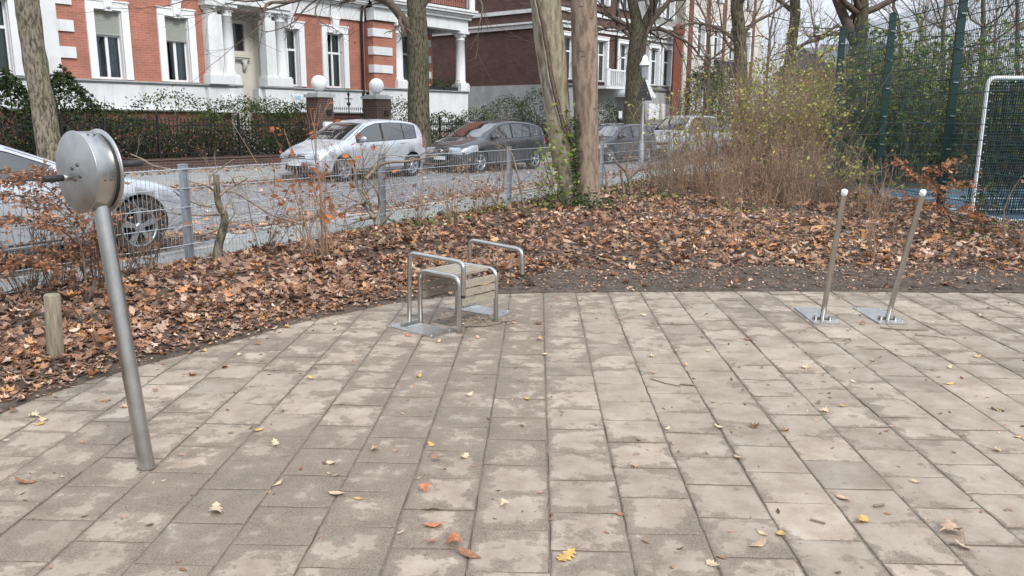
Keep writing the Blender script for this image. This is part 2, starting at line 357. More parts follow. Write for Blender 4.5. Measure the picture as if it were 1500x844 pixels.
# --- paving
e_pts = [(-4.3, -3.2), (-3.55, -.5), (-3.12, 1.6), (-2.86, 3.2)] + [tuple(G(x, y)[:2]) for x, y in [(0, 607), (60, 582), (130, 560), (230, 530), (300, 512), (380, 490), (450, 470), (520, 456), (600, 441), (700, 432.5), (850, 428.5), (1000, 427.5), (1200, 427.5), (1500, 430)]] + [(7.3, 7.36)]
def resample(pts, step):
    P = np.array(pts, float)
    Q = [P[0]]
    for i in range(len(P)-1):                      # Catmull-Rom
        p0, p1, p2, p3 = P[max(i-1, 0)], P[i], P[i+1], P[min(i+2, len(P)-1)]
        k = max(2, int(np.linalg.norm(p2-p1)/step))
        for j in range(1, k+1):
            t = j/k; Q.append(.5*((2*p1) + (-p0+p2)*t + (2*p0-5*p1+4*p2-p3)*t*t + (-p0+3*p1-3*p2+p3)*t**3))
    return np.array(Q)
EDGE = resample(e_pts, .06)
def inside(P, poly):
    x, y = P; c = False; n = len(poly)
    for i in range(n):
        x1, y1 = poly[i]; x2, y2 = poly[i-1]
        if (y1 > y) != (y2 > y) and x < (x2-x1)*(y-y1)/(y2-y1)+x1: c = not c
    return c
PAVE = [tuple(p) for p in resample(e_pts, .4)] + [(7.3, -3.2)]
cy, sy = math.cos(YAW), math.sin(YAW)
def pave_xy(a, b): X, Y = (a + .2083)*.3, b*.3; return X*cy + Y*sy, -X*sy + Y*cy
mb = MB(); K = 5
for col in range(-16, 26):
    off = .08 + .5*(col % 2) - .03*max(col, 0)
    for row in range(-12, 28):
        x, y = pave_xy(col+.5, row+off+.5)
        if not any(inside(q, PAVE) for q in ((x, y), (x+.14, y-.14), (x-.05, y-.2))): continue
        if inside((x+.22, y-.22), PAVE) is False and not inside((x, y), PAVE): continue
        ga = .010 + .006*random.random(); gb = .006 + .006*random.random()
        tx, ty = random.gauss(0, .0022), random.gauss(0, .0022); dz = random.gauss(0, .0012)
        tint = min(max(random.gauss(.5, .2), 0), 1)
        us = np.array([ga, ga+.02, ga+.06, .28, .5, .72, 1-ga-.06, 1-ga-.02, 1-ga]); vs = np.array([gb, gb+.02, gb+.06, .28, .5, .72, 1-gb-.06, 1-gb-.02, 1-gb]); K = len(us)
        U, V = np.meshgrid(us, vs, indexing='ij')
        ed = np.minimum(np.minimum(U-ga, 1-ga-U), np.minimum(V-gb, 1-gb-V))
        jit = vnoise(U*9+col*7.1, V*9+row*3.3, 5, 2) - .5
        A_ = col + U + jit*.022*(ed < .001); B_ = row + off + V + jit*.022*(ed < .001)
        X, Y = pave_xy(A_, B_)
        Z = dz + (U-.5)*tx + (V-.5)*ty - .0045*(ed < .001) - .0012*((ed >= .001) & (ed < .03))
        d = vnoise(X*1.5+20, Y*1.5+20, 3, 4)*.75 - .10
        d += .16*np.exp(-((X+.35)**2/.22 + (Y-3.6)**2/3.5)) + .24*np.exp(-((X+1.2)**2/.4 + (Y-3.1)**2/.5)) + .12*np.exp(-((X+.4)**2/1. + (Y-6)**2/1.)) + .14*np.exp(-((X-2.05)**2/.05 + (Y-4.9)**2/.5)) + .12*np.exp(-((X-2.45)**2/.04+(Y-3.)**2/.4))
        d += .10*np.clip((Y-5.7)/1.6, 0, 1) - .22*np.clip((X-.2)/1.5, 0, 1)*np.clip((6.2-Y)/1.5, 0, 1)
        d += .46*np.exp(-ed/.09)*np.clip(vnoise(X*3, Y*3, 9, 3)*3-1.0, 0, 1) + .08*np.exp(-ed/.02) - .16*np.clip(ed/.3, 0, 1) + .03; d = d*.42
        C = np.stack([np.full_like(X, tint), np.clip(d, 0, 1), ed], -1).reshape(-1, 3)
        i, j = np.meshgrid(np.arange(K-1), np.arange(K-1), indexing='ij'); q = np.stack([i*K+j, (i+1)*K+j, (i+1)*K+j+1, i*K+j+1], -1).reshape(-1, 4)
        mb.add(np.stack([X, Y, Z], -1).reshape(-1, 3), q, C, 0, False)
        P4 = [(X[a, b], Y[a, b], Z[a, b]) for a, b in ((0, 0), (-1, 0), (-1, -1), (0, -1))]
        mb.add(P4 + [(p[0], p[1], -.03) for p in P4], [(0, 4, 5, 1), (1, 5, 6, 2), (2, 6, 7, 3), (3, 7, 4, 0)], (tint, .6, 0))
o = solo('pavement', mb, M['slab'], (0, 0, 0)); o['kind'] = 'structure'
mb = MB(); c0 = G(699, 468); a_ = np.linspace(0, 6.283, 60, endpoint=False); rr_ = .8 + .5*vnoise(np.cos(a_)*2+5, np.sin(a_)*2+5, 8, 3)
ring = [(c0[0] + math.cos(a)*.30*r, c0[1] + math.sin(a)*.20*r + .35*math.cos(a)*.2, .0035) for a, r in zip(a_, rr_)]; mb.add([(c0[0], c0[1], .012)] + [((x+c0[0])/2, (y+c0[1])/2, .010) for x, y, z in ring] + ring, [(0, 1+i, 1+(i+1) % 60) for i in range(60)] + [(1+i, 61+i, 61+(i+1) % 60, 1+(i+1) % 60) for i in range(60)], smooth=True)
SOILPATCH = mb
sheet('joint_sand', [(-5.5, -3.4), (7.32, -3.4), (7.32, 8.1), (-5.5, 8.1)], -.0062, M['joint'])

# --- fence line and bed
FA = R(29.6); FD = np.array([math.sin(FA), math.cos(FA)]); FN = np.array([-math.cos(FA), math.sin(FA)]); F0 = np.array([-3.5, 8.6]); FOFF = float(F0 @ FN)
def bed_h(x, y):
    """height of the planting bed"""
    return .005 + .15*vnoise(np.asarray(x)*.8, np.asarray(y)*.8, 31, 3)**1.3*np.clip((FOFF - (np.asarray(x)*FN[0] + np.asarray(y)*FN[1]))/1.0, .05, 1) + .03*vnoise(np.asarray(x)*5, np.asarray(y)*5, 32, 2)
M['dirt'] = simple('loose_dirt', (.20, .16, .122), .95, var=.35, vscale=25, bmp=.5)
o = solo('soil_patch', SOILPATCH, M['dirt'], (0, 0, 0)); o['kind'] = 'structure'
mb = MB(); n = len(EDGE)
d = np.gradient(EDGE, axis=0); d /= np.linalg.norm(d, axis=1, keepdims=True); nn = np.stack([-d[:, 1], d[:, 0]], 1)
k = np.ones(25)/25
nn = np.stack([np.convolve(np.pad(nn[:, i], 12, 'edge'), k, 'valid') for i in (0, 1)], 1); nn /= np.linalg.norm(nn, axis=1, keepdims=True)
cap = np.array([min((FOFF + .12 - e @ FN)/max(m_ @ FN, .05), 14.5 if e[0] > -1 else 9) for e, m_ in zip(EDGE, nn)]); cap = np.clip(cap, .5, 15)
rows = np.concatenate([[0, .012, .03, .06, .1], np.linspace(.15, 1, 90)]); 
V = []
for r_i, f_ in enumerate(rows):
    dist = np.where(np.full(n, r_i < 5), f_*.8, .08 + (f_-.15)/.85*(cap-.08))
    P = EDGE + nn*dist[:, None]; wob = (vnoise(EDGE[:, 0]*6, EDGE[:, 1]*6, 71, 3)-.5)*.05
    if r_i < 5: P = P + nn*wob[:, None]
    z = bed_h(P[:, 0], P[:, 1])*np.clip(dist/.5, 0, 1) + .003 + .006*np.clip(dist/.03, 0, 1)
    if r_i == 0: z[:] = -.006
    V.append(np.column_stack([P, z]))
V = np.array(V); i = np.arange(len(rows)-1)[:, None]*n; j = np.arange(n-1)[None]; q = np.stack([i+j, i+j+1, i+n+j+1, i+n+j], -1).reshape(-1, 4)
mb.add(V.reshape(-1, 3), q, (1, 1, 1), 0, True)
o = solo('bed_ground', mb, M['soil'], (0, 0, 0)); o['kind'] = 'structure'
# --- near sidewalk, kerbs, street, far sidewalk, garden ground
def fl(s, w, z=0): q = F0 + FD*s + FN*w; return (q[0], q[1])
sheet('near_sidewalk', [fl(-14, -.2), fl(70, -.2), fl(70, 1.45), fl(1.9, 1.45), fl(1.1, .72), fl(-14, .72)], 0.0, M['asphalt'], thick=.1)
mb = MB()
for a, b_ in ((fl(-14, .785), fl(1.08, .785)), (fl(1.13, .80), fl(1.90, 1.50)), (fl(1.95, 1.515), fl(70, 1.515))): mb.bar((*a, -.06), (*b_, -.06), .12, .15)
o = solo('near_kerb', mb, M['kerb'], (0, 0, 0)); o['kind'] = 'structure'
sheet('street', [stp(-40, 4), stp(220, -60), stp(220, 18.0), stp(-40, 18.0)], -.03, M['cobble'], thick=.05)
mb = MB(); mb.bar(ST(-40, 18.07, .02), ST(220, 18.07, .02), .14, .17); o = solo('far_kerb', mb, M['kerb'], (0, 0, 0)); o['kind'] = 'structure'
sheet('far_sidewalk', [stp(-40, 18.14), stp(220, 18.14), stp(220, 22.1), stp(-40, 22.1)], .10, M['asphalt'], thick=.2)
sheet('garden_ground', [stp(-60, 22.1), stp(220, 22.1), stp(220, 70), stp(-60, 70)], .12, M['garden'], thick=.3)
sheet('park_ground', [(6.5, 7.0), (60, 7.0), (90, 120), (fl(70, -.3)), (fl(14, -.3)), (3.0, 20.5), (6.5, 19.9)], -.02, M['garden'])
COX = 7.15
def crt(w, y): return (6.97 + .031*y + w, y)
sheet('court_floor', [crt(.1, -3), (26, -3), (26, 19.1), crt(.1, 19.1)], .012, M['court'], thick=.05)
mb = MB()
for y in (12.9, 16.6): mb.box((7.6 if y > 16 else 7.7, y, .017), (25, y+.09, .0172))
mb.box((7.95, 0, .021), (8.03, 19, .0212)); o = solo('court_lines', mb, M['line_white'], (0, 0, 0)); o['kind'] = 'structure'

# ------------------------------------------------------------------ leaves
def leaf_outline(kind):
    if kind == 'oak':
        pts = [(-.5, 0), (-.36, .07), (-.30, .20), (-.20, .10), (-.10, .30), (0, .14), (.12, .34), (.20, .16), (.34, .24), (.38, .08), (.5, 0)]
    elif kind == 'maple':
        pts = [(-.5, 0), (-.22, .12), (-.3, .38), (-.06, .26), (.02, .5), (.14, .24), (.3, .30), (.3, .12), (.5, 0)]
    else:
        pts = [(-.5, 0), (-.3, .16), (-.05, .24), (.2, .19), (.5, 0)]
    up = pts; dn = [(x*.97, -y*.9) for x, y in pts[1:-1]][::-1]
    return np.array(up + dn)
OUT = {k: leaf_outline(k) for k in ('oak', 'maple', 'oval')}
def leaf_mesh(kind, rng):
    """one curled leaf of unit length: spine + outline, returns verts, faces"""
    o = OUT[kind]; n = len(o); h = (n+2)//2
    sp = [(x, 0) for x in np.linspace(-.42, .42, 5)]
    V = np.vstack([o, sp]); x, y = V[:, 0], V[:, 1]
    k1, k2 = rng.uniform(.15, 1.1), rng.uniform(.3, 1.9); tw = rng.uniform(-.6, .6)
    z = k1*x*x + k2*y*y*rng.choice([1, 1, -.6]) + tw*x*y + rng.normal(0, .012, len(x))
    f = []
    sx = np.array([p[0] for p in sp]); near = [n + int(np.argmin(abs(sx - p[0]))) for p in o]
    for i in range(n):
        j = (i+1) % n; a, b = near[i], near[j]
        f.append((i, j, b) if a == b else (i, j, b)); 
        if a != b: f.append((i, b, a))
    return np.column_stack([x, y, z - z.min()*0]), np.array([t for t in f])
TEMPL = []
_r = np.random.default_rng(3)
for k in ('oak',)*6 + ('maple',)*6 + ('oval',)*4:
    v, f = leaf_mesh(k, _r); TEMPL.append((v, f))
def rotmats(yaw, pitch, roll):
    cz, sz = np.cos(yaw), np.sin(yaw); cx_, sx_ = np.cos(pitch), np.sin(pitch); cr, sr = np.cos(roll), np.sin(roll)
    Z = np.zeros_like(yaw); O = np.ones_like(yaw)
    Rz = np.stack([cz, -sz, Z, sz, cz, Z, Z, Z, O], -1).reshape(-1, 3, 3); Rx = np.stack([O, Z, Z, Z, cx_, -sx_, Z, sx_, cx_], -1).reshape(-1, 3, 3); Ry = np.stack([cr, Z, sr, Z, O, Z, -sr, Z, cr], -1).reshape(-1, 3, 3)
    return Rz @ Rx @ Ry
def scatter_leaves(mb, P, size, cols, tilt, rng=RNG, templ=None, smooth=False):
    tid = rng.integers(0, len(TEMPL), len(P)) if templ is None else rng.choice(templ, len(P))
    Rm = rotmats(rng.uniform(0, 6.283, len(P)), rng.normal(0, 1, len(P))*tilt, rng.normal(0, 1, len(P))*tilt)
    for t in range(len(TEMPL)):
        s = np.where(tid == t)[0]
        if not len(s): continue
        v, f = TEMPL[t]; W = np.einsum('nij,kj->nki', Rm[s], v)*size[s][:, None, None] + P[s][:, None]
        F_ = (f[None] + (np.arange(len(s))*len(v))[:, None, None]).reshape(-1, 3)
        sh = 1 + .22*(v[:, 1]*2)[None, :, None]*0
        mb.add(W.reshape(-1, 3), F_, np.repeat(cols[s], len(v), 0), 0, smooth)
PAL = np.array([(.31, .17, .105), (.26, .135, .085), (.36, .21, .14), (.20, .10, .065), (.47, .32, .225), (.55, .41, .31), (.42, .19, .085), (.12, .07, .05), (.50, .28, .12), (.24, .15, .11), (.33, .22, .165)])
def pick(n, w=None, rng=RNG, pal=PAL):
    w = np.ones(len(pal)) if w is None else np.array(w, float); c = pal[rng.choice(len(pal), n, p=w/w.sum())]
    return np.clip(c*rng.uniform(.5, 1.4, (n, 1)), 0, 1)
def bed_dist(X, Y):
    """signed distance outwards from the paving edge"""
    D = np.full(len(X), 1e9); S = np.zeros(len(X)); E_ = EDGE[::3]; N_ = nn[::3]
    for k0 in range(0, len(X), 4000):
        d_ = np.stack([X[k0:k0+4000, None] - E_[None, :, 0], Y[k0:k0+4000, None] - E_[None, :, 1]], -1); q_ = (d_**2).sum(-1); a_ = q_.argmin(1)
        D[k0:k0+4000] = np.sqrt(q_[np.arange(len(a_)), a_]); S[k0:k0+4000] = np.sign((d_[np.arange(len(a_)), a_]*N_[a_]).sum(-1))
    return D*S
mb = MB(); n = 92000
X = RNG.uniform(-7, 7.25, n); Y = RNG.uniform(1, 21, n)
D_ = bed_dist(X, Y); side = FOFF + .05 - (X*FN[0] + Y*FN[1])
soilw = np.where(X > .3, .62, .06) + np.where(X < -.3, .0, .1) + .45*(vnoise(X*2, Y*2, 55, 3)-.5)
dens = np.clip((D_ - soilw)/.3, 0, 1)
nearw = (D_ > 0)*np.where(X < -.3, .95*np.clip(D_/.12, .15, 1), .10); few = dens < nearw; dens = np.maximum(dens, nearw) * (side > 0) * (D_ > -.02)
dens *= np.where(Y > 12, .62, 1) * np.where((Y > 9.5) & (Y <= 12), .85, 1)
patch = vnoise(X*.8+9, Y*.8, 77, 3); dens *= np.clip(-.05 + 2.0*patch, .12, 1)
keep = RNG.uniform(0, 1, n) < dens
# keep the left bed denser
X, Y, D_, few = X[keep], Y[keep], D_[keep], few[keep]; n = len(X); soilw = soilw[keep]
lay = RNG.uniform(0, 1, n)
Z = bed_h(X, Y)*np.clip(D_/.5, 0, 1) + .012 + lay*.05*np.clip((D_-soilw)/.4, .05, 1)
P = np.column_stack([X, Y, Z]); size = np.clip(np.exp(RNG.normal(-2.72, .46, n)), .018, .15)*np.where(RNG.uniform(0, 1, n) < .12, 1.35, 1)
size = np.where(few, size*.68, size); warm = np.clip((X-1)/3, 0, 1)*vnoise(X, Y, 90, 2)*1.4
cols = pick(n, [4, 4, 4, 3, 2, 1, 2, 2, 1, 3, 3]); c2 = pick(n, [3, 1, 4, .6, 5, 4, 4, .3, 4, 1, 3]); w_ = (RNG.uniform(0, 1, n) < warm + .12)[:, None]
cols = np.where(w_, c2, cols)
scatter_leaves(mb, P, size, cols, .34)
def strip(k, xlo, xhi, dmax, smin, smax, pw, w_, tilt=.3):
    E_ = np.where((EDGE[:, 0] > xlo) & (EDGE[:, 0] < xhi) & (EDGE[:, 1] > .8))[0]; i_ = RNG.choice(E_, k); dd = RNG.uniform(0, 1, k)**pw*dmax
    q = EDGE[i_] + nn[i_]*dd[:, None] + RNG.normal(0, .03, (k, 2)); q = q[(FOFF + .05 - q @ FN) > 0]; dd = bed_dist(q[:, 0], q[:, 1]); z_ = bed_h(q[:, 0], q[:, 1])*np.clip(dd/.5, 0, 1) + .012 + RNG.uniform(0, .02, len(q))
    z_ = np.where(dd < .01, .006, z_); scatter_leaves(mb, np.column_stack([q, z_]), RNG.uniform(smin, smax, len(q)), pick(len(q), w_), tilt)
strip(6500, -5, -.5, .8, .03, .085, .55, [4, 4, 4, 3, 3, 3, 2, 2, 2, 3, 3])
strip(1100, -5, -.5, .2, .02, .05, 1, [3, 3, 4, 2, 4, 5, 1, 2, 1, 2, 4])
strip(2600, -.5, 7.2, 1.0, .015, .045, .7, [2, 2, 3, 3, 4, 4, 1, 3, 1, 3, 3])
n2 = 34000; X2 = RNG.uniform(-7, 7.2, n2); Y2 = RNG.uniform(1.5, 19, n2); D2 = bed_dist(X2, Y2); k2 = (D2 > np.where(X2 > .2, .75, .1)) & ((FOFF + .02 - (X2*FN[0] + Y2*FN[1])) > 0); X2, Y2 = X2[k2], Y2[k2]
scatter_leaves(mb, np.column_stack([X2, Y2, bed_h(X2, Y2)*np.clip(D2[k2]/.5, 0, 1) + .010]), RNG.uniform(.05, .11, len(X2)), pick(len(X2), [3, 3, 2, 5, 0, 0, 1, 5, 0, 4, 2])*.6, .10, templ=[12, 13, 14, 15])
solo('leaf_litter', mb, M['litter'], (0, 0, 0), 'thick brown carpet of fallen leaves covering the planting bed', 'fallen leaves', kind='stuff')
# leaves in the gutters of the street and along the far fence
mb = MB(); n = 5200
s = RNG.uniform(-8, 34, n); w = 1.35 + np.abs(RNG.normal(0, .55, n)); q = F0[None] + FD[None]*s[:, None] + FN[None]*w[:, None]
P1 = np.column_stack([q, np.full(n, .0)])
t = RNG.uniform(4, 60, n); p = 18 - np.abs(RNG.normal(0, .6, n)); P2 = SD[None]*t[:, None] + ND[None]*p[:, None]; P2[:, 2] = -.0
t = RNG.uniform(4, 50, n); p = RNG.uniform(20.2, 22, n); P3 = SD[None]*t[:, None] + ND[None]*p[:, None]; P3[:, 2] = .115
m_ = 1300; t = RNG.uniform(2, 50, m_); p = RNG.uniform(9.5, 18, m_); P4 = SD[None]*t[:, None] + ND[None]*p[:, None]; P4[:, 2] = -.0
P = np.vstack([P1, P2, P3[:2500], P4]); P = P[(P @ np.array([*FN, 0])) > FOFF + .3]
scatter_leaves(mb, P, RNG.uniform(.08, .16, len(P)), pick(len(P), [3, 3, 4, 2, 4, 3, 2, 1, 2, 2, 3]), .3, templ=[12, 13, 14, 15, 0, 6])
solo('street_leaves', mb, M['litter'], (0, 0, 0), 'brown leaves gathered along the street gutters and on the cobbles', 'fallen leaves', kind='stuff')
# grit and crumbs on the soil strip and slabs
mb = MB(); n = 22000; X = RNG.uniform(-3.5, 7, n); Y = RNG.uniform(2.2, 8.6, n); D_ = bed_dist(X, Y)
k_ = ((D_ > 0) & (D_ < 1.1)) | ((D_ <= 0) & (RNG.uniform(0, 1, n) < .05)); X, Y, D_ = X[k_], Y[k_], D_[k_]
P = np.column_stack([X, Y, np.where(D_ > 0, bed_h(X, Y)*np.clip(D_/.5, 0, 1) + .012, .003)])
cc_ = G(699, 468); P = np.vstack([P, np.column_stack([RNG.normal(cc_[0], .16, 130), RNG.normal(cc_[1], .10, 130), np.full(130, .013)])])
scatter_leaves(mb, P, RNG.uniform(.008, .04, len(P)), pick(len(P), [2, 2, 2, 3, 3, 3, 0, 4, 0, 3, 2]), .25, templ=[12, 13])
solo('leaf_crumbs', mb, M['litter'], (0, 0, 0), 'crumbled leaf bits and grit strewn over the soil strip and slabs', 'leaf crumbs', kind='stuff')
# individual leaves lying on the paving, at the places seen in the photo: px, py, colour, size, template, label
LC = {'p': (.62, .49, .33), 'y': (.66, .43, .15), 'o': (.50, .19, .09), 'b': (.33, .17, .10), 't': (.52, .36, .25), 'd': (.20, .11, .07)}
named = [
 (830, 816, 'y', .105, 0, 'golden yellow lobed leaf near the bottom centre of the paving'),
 (635, 770, 'o', .085, 13, 'rust orange curled leaf, the uppermost of the four rusty leaves at the bottom'),
 (665, 797, 'o', .075, 7, 'orange broad leaf between the curled rusty leaf and the dark red one'),
 (632, 795, 'o', .055, 14, 'small orange leaf directly below the curled rusty leaf'),
 (687, 815, 'b', .10, 12, 'dark red brown leaf with upturned edge lying across a long joint'),
 (317, 750, 'p', .10, 2, 'pale tan oak leaf in the dirty patch right of the leaning post foot'),
 (36, 709, 'b', .10, 3, 'brown curled leaf with a stalk at the far left of the slabs'),
 (380, 631, 'y', .065, 1, 'yellow leaf beside a pale one, halfway between the leaning post and the bench'),
 (404, 653, 'p', .065, 4, 'pale oak leaf just below the yellow one right of the leaning post'),
 (485, 680, 'p', .075, 5, 'cream lobed leaf in the middle of the left slabs'),
 (494, 725, 'p', .085, 12, 'cream leaf folded upright on a long joint, left of the dirty slabs'),
 (1264, 764, 'y', .085, 0, 'pale yellow oak leaf on the right slabs, above a dirty corner'),
 (1395, 783, 't', .11, 8, 'large tan curled leaf at the lower right of the paving'),
 (1411, 804, 'p', .085, 3, 'cream lobed leaf just below the large tan one at lower right'),
 (1236, 732, 't', .085, 13, 'tan narrow leaf on a slab above the pale yellow oak leaf'),
 (1143, 784, 'y', .07, 12, 'orange yellow leaf on a joint, second of the pair at lower right centre'),
 (1110, 799, 't', .08, 14, 'tan leaf just below the orange yellow leaf at lower right centre'),
 (1117, 783, 'p', .05, 15, 'small cream leaf left of the orange yellow leaf on the joint'),
 (1045, 829, 'p', .06, 1, 'small cream leaf at the very bottom edge right of centre'),
 (907, 754, 'o', .045, 14, 'small dark orange leaf on a joint right of centre'),
 (773, 586, 'y', .06, 0, 'yellow leaf on the slabs below the bench, right side'),
 (329, 539, 'o', .085, 13, 'orange leaf near the bed edge right of the leaning post'),
 (455, 554, 'y', .055, 12, 'orange yellow leaf on the slabs left of the bench'),
 (614, 552, 'y', .06, 2, 'amber leaf on the slabs straight below the bench'),
 (597, 493, 'o', .055, 6, 'orange brown leaf at the front edge of the bench base plate'),
 (642, 501, 'p', .055, 3, 'pale leaf at the right front corner of the bench base plate'),
 (623, 720, 'o', .06, 7, 'orange leaf on the dirty column of slabs below centre'),
 (1263, 476, 'b', .06, 8, 'reddish leaf beside the base plate of the right leaning bar')]
rest = [(631,652),(641,676),(680,671),(739,742),(548,660),(407,710),(525,732),(688,580),(617,474),(843,470),(754,474),(798,520),(789,475),(943,463),(958,547),(990,516),(1004,536),(955,523),(1038,515),(1094,498),(905,467),(978,629),(1052,626),(1104,626),(1080,671),(935,646),(930,684),(1151,632),(1199,591),(1208,603),(1235,595),(1280,529),(1391,539),(1431,524),(1462,602),(1391,563),(1414,638),(1460,661),(1490,641),(1341,707),(1448,452),(1437,464),(1352,443),(1186,434),(937,431),(888,424),(850,441),(815,437),(786,427),(155,588),(182,597),(50,610),(65,617),(20,604),(228,573),(350,521),(378,505),(410,487),(420,480),(490,476),(272,548),(283,551),(520,487),(700,495),(60,622),(860,454),(790,498),(875,467),(1250,560),(1180,540)]
def mk_leaf(px, py, c, s, t, seed):
    rr = np.random.default_rng(seed); mb = MB(); L0 = G(px, py); v, f = TEMPL[t]
    s = s*1.02; Rm = rotmats(np.array([rr.uniform(0, 6.28)]), np.array([rr.normal(0, .12)]), np.array([rr.normal(0, .12)]))[0]
    W = (Rm @ v.T).T*s; W[:, 2] -= W[:, 2].min() - .003
    cc = np.clip(np.array(LC[c])*rr.uniform(.85, 1.15), 0, 1); cv = np.tile(cc, (len(v), 1)); cv[:len(OUT['oval'])//1] *= rr.uniform(.75, 1, (len(OUT['oval']), 1))
    mb.add(W + L0, f, cv); e = Rm @ np.array([-.5, 0, .02])*s; e2 = Rm @ np.array([-.85, .06, .05])*s
    mb.tube([W[len(W)-5] + L0, W[0] + L0, L0 + [e2[0], e2[1], max(e2[2], .006)]], .0012, 3, False, 0, tuple(cc*.6))
    return mb, L0
leaf_me = {}
for i, (px, py, c, s, t, lab) in enumerate(named):
    mb, L0 = mk_leaf(px, py, c, s, t, i); solo('fallen_leaf', mb, M['litter'], L0, lab, 'leaf', 'single leaves lying on the paving')
rr = random.Random(5)
for i, (px, py) in enumerate(rest):
    c = rr.choice('ppptyptbd'); mb, L0 = mk_leaf(px, py, c, rr.uniform(.04, .068), rr.randrange(16), 100+i)
    solo('fallen_leaf', mb, M['litter'], L0, 'small dry curled leaf scattered on the paving slabs', 'leaf', 'small leaves lying on the paving')
def ftwig(pxs, r, lab):
    P = [G(*p) + np.array([0, 0, r+.003]) for p in pxs]; mb = MB(); mb.tube(P, [r, r*.9] + [r*.7]*(len(P)-2), 5); solo('fallen_twig', mb, M['twig_grey'], P[0], lab, 'twig', 'twigs lying on the paving')
ftwig([(1289, 481), (1320, 484), (1360, 485.5)], .006, 'long straight twig lying in front of the right leaning bar')
ftwig([(1340, 492), (1370, 494), (1392, 498)], .004, 'thin twig on the slabs right of the long straight twig')
ftwig([(953, 556), (975, 563), (996, 567)], .004, 'thin bent twig in the middle of the paving')
ftwig([(996, 564.5), (1018, 566)], .007, 'short thick twig end beside the thin bent twig')
ftwig([(1236, 500), (1240, 498), (1246, 499), (1238, 506)], .005, 'small hooked twig below the left leaning bar')
ftwig([(624, 748), (634, 746), (646, 748)], .006, 'short dark twig above the rusty leaves')
ftwig([(1187, 763), (1209, 769)], .005, 'short twig beside the pale yellow oak leaf on the right')
ftwig([(1452, 599), (1471, 604)], .008, 'short dark stick on the right slabs')
ftwig([(1280, 744), (1295, 742)], .006, 'tiny stick right of the tan narrow leaf')

# ================================================================== EXERCISE EQUIPMENT
def bend(pts, r=.05, k=6):
    """round the corners of a polyline"""
    P = [np.array(p, float) for p in pts]; out = [P[0]]
    for i in range(1, len(P)-1):
        a = P[i-1]-P[i]; b = P[i+1]-P[i]; la, lb = np.linalg.norm(a), np.linalg.norm(b); rr_ = min(r, la*.45, lb*.45); A_ = P[i]+a/la*rr_; B_ = P[i]+b/lb*rr_
        for j in range(k+1):
            t = j/k; out.append((1-t)**2*A_ + 2*t*(1-t)*P[i] + t*t*B_)
    out.append(P[-1]); return out
# --- hand-crank drum on its leaning post
base = G(215, 684); nrm = np.array([math.cos(R(-125.5)), math.sin(R(-125.5)), 0]); pl = np.array([-nrm[1], nrm[0], 0])
def hit(px, py, p0, n_):
    r = ray(px, py); k = ((p0 - CAM) @ n_)/(r @ n_); return CAM + r*k
top = hit(147.5, 300, base, nrm); pdir = (top-base)/np.linalg.norm(top-base)
root = thing('arm_trainer', 'steel hand crank drum with black grips on a leaning post rising from the slabs', 'exercise machine', base)
mb = MB(); mb.tube([base - pdir*.05, base + pdir*.5, base + pdir*(np.linalg.norm(top-base)+.06)], .035, 40); part('post', mb, M['steel'], root, world=True)
mb = MB(); a_ = np.linspace(0, 6.283, 24, endpoint=False)
for r_, z_ in ((.052, .004),): mb.lathe([(.034, 0), (.043, 0), (.041, .004), (.034, .005)], base + np.array([0, 0, -.001]), n=32, caps=False)
part('foot_collar', mb, M['joint'], root, world=True)
dc = hit(113.5, 252.5, base + nrm*.052, nrm)            # centre of the front disc
Rd = .176; DT = .104
back = dc - nrm*DT
mb = MB(); mb.lathe([(Rd-.006, 0), (Rd, .004), (Rd, DT-.024), (Rd, DT-.022)], dc - nrm*(DT-.022), nrm, 96)
dr = part('drum_ring', mb, M['steel'], root, world=True)
mb = MB(); mb.lathe([(.0, .0), (Rd+.001, .0), (Rd+.0025, .002), (Rd+.0025, .004), (Rd, .006), (0, .006)], dc, nrm, 96, caps=False); fd = part('front_disc', mb, M['steel_disc'], root, world=True)
mb = MB(); mb.lathe([(0, 0), (Rd+.008, 0), (Rd+.010, .003), (Rd+.008, .009), (0, .009)], dc - nrm*(DT+.004), nrm, 96, caps=False); bd = part('rear_disc', mb, M['steel_disc'], root, world=True)
mb = MB(); mb.lathe([(0, 0), (Rd-.008, 0), (Rd-.008, .019), (0, .019)], dc - nrm*(DT-.004), nrm, 64, caps=False); part('gap_ring', mb, M['rubber'], root, world=True)
zt_ = pdir - nrm*(pdir @ nrm); zt_ /= np.linalg.norm(zt_); xt_ = np.cross(zt_, nrm)
for i in range(4):
    a = R(45+90*i+10); c_ = dc + nrm*.006 + (xt_*math.cos(a) + zt_*math.sin(a))*.036 
    mb = MB(); mb.lathe([(0, 0), (.0085, 0), (.0085, .003), (.0055, .005), (.003, .002), (0, .002)], c_, nrm, 14, caps=False); part('bolt', mb, M['bolt'], fd, world=True)
for sgn in (1, -1):
    for off_ in (-.014, .014):
        ang = {1: 1.02, -1: -.30}[sgn]; dirv = -xt_ if (-xt_) @ np.array([1, 0, 0]) > 0 else xt_
        rd = dirv*math.cos(ang) + zt_*math.sin(ang)
        mb = MB(); mb.lathe([(0, 0), (.0055, 0), (.004, .003), (0, .003)], dc - nrm*(.041+off_) + rd*Rd, rd, 10, caps=False); part('screw', mb, M['bolt'], dr, world=True)
hp = hit(97.5, 260.5, dc, nrm)
mb = MB(); mb.lathe([(.0, 0), (.014, 0), (.014, .012), (.007, .014), (.007, .02)], hp, nrm, 16, caps=False); sp_ = part('grip_spindle', mb, M['steel'], root, world=True)
mb = MB(); mb.lathe([(.0, 0), (.013, 0), (.0145, .004), (.0145, .078), (.012, .083), (0, .083)], hp + nrm*.014, nrm, 20, caps=False); part('grip', mb, M['rubber'], root, world=True)
hb = hit(176, 240.5, back, nrm)
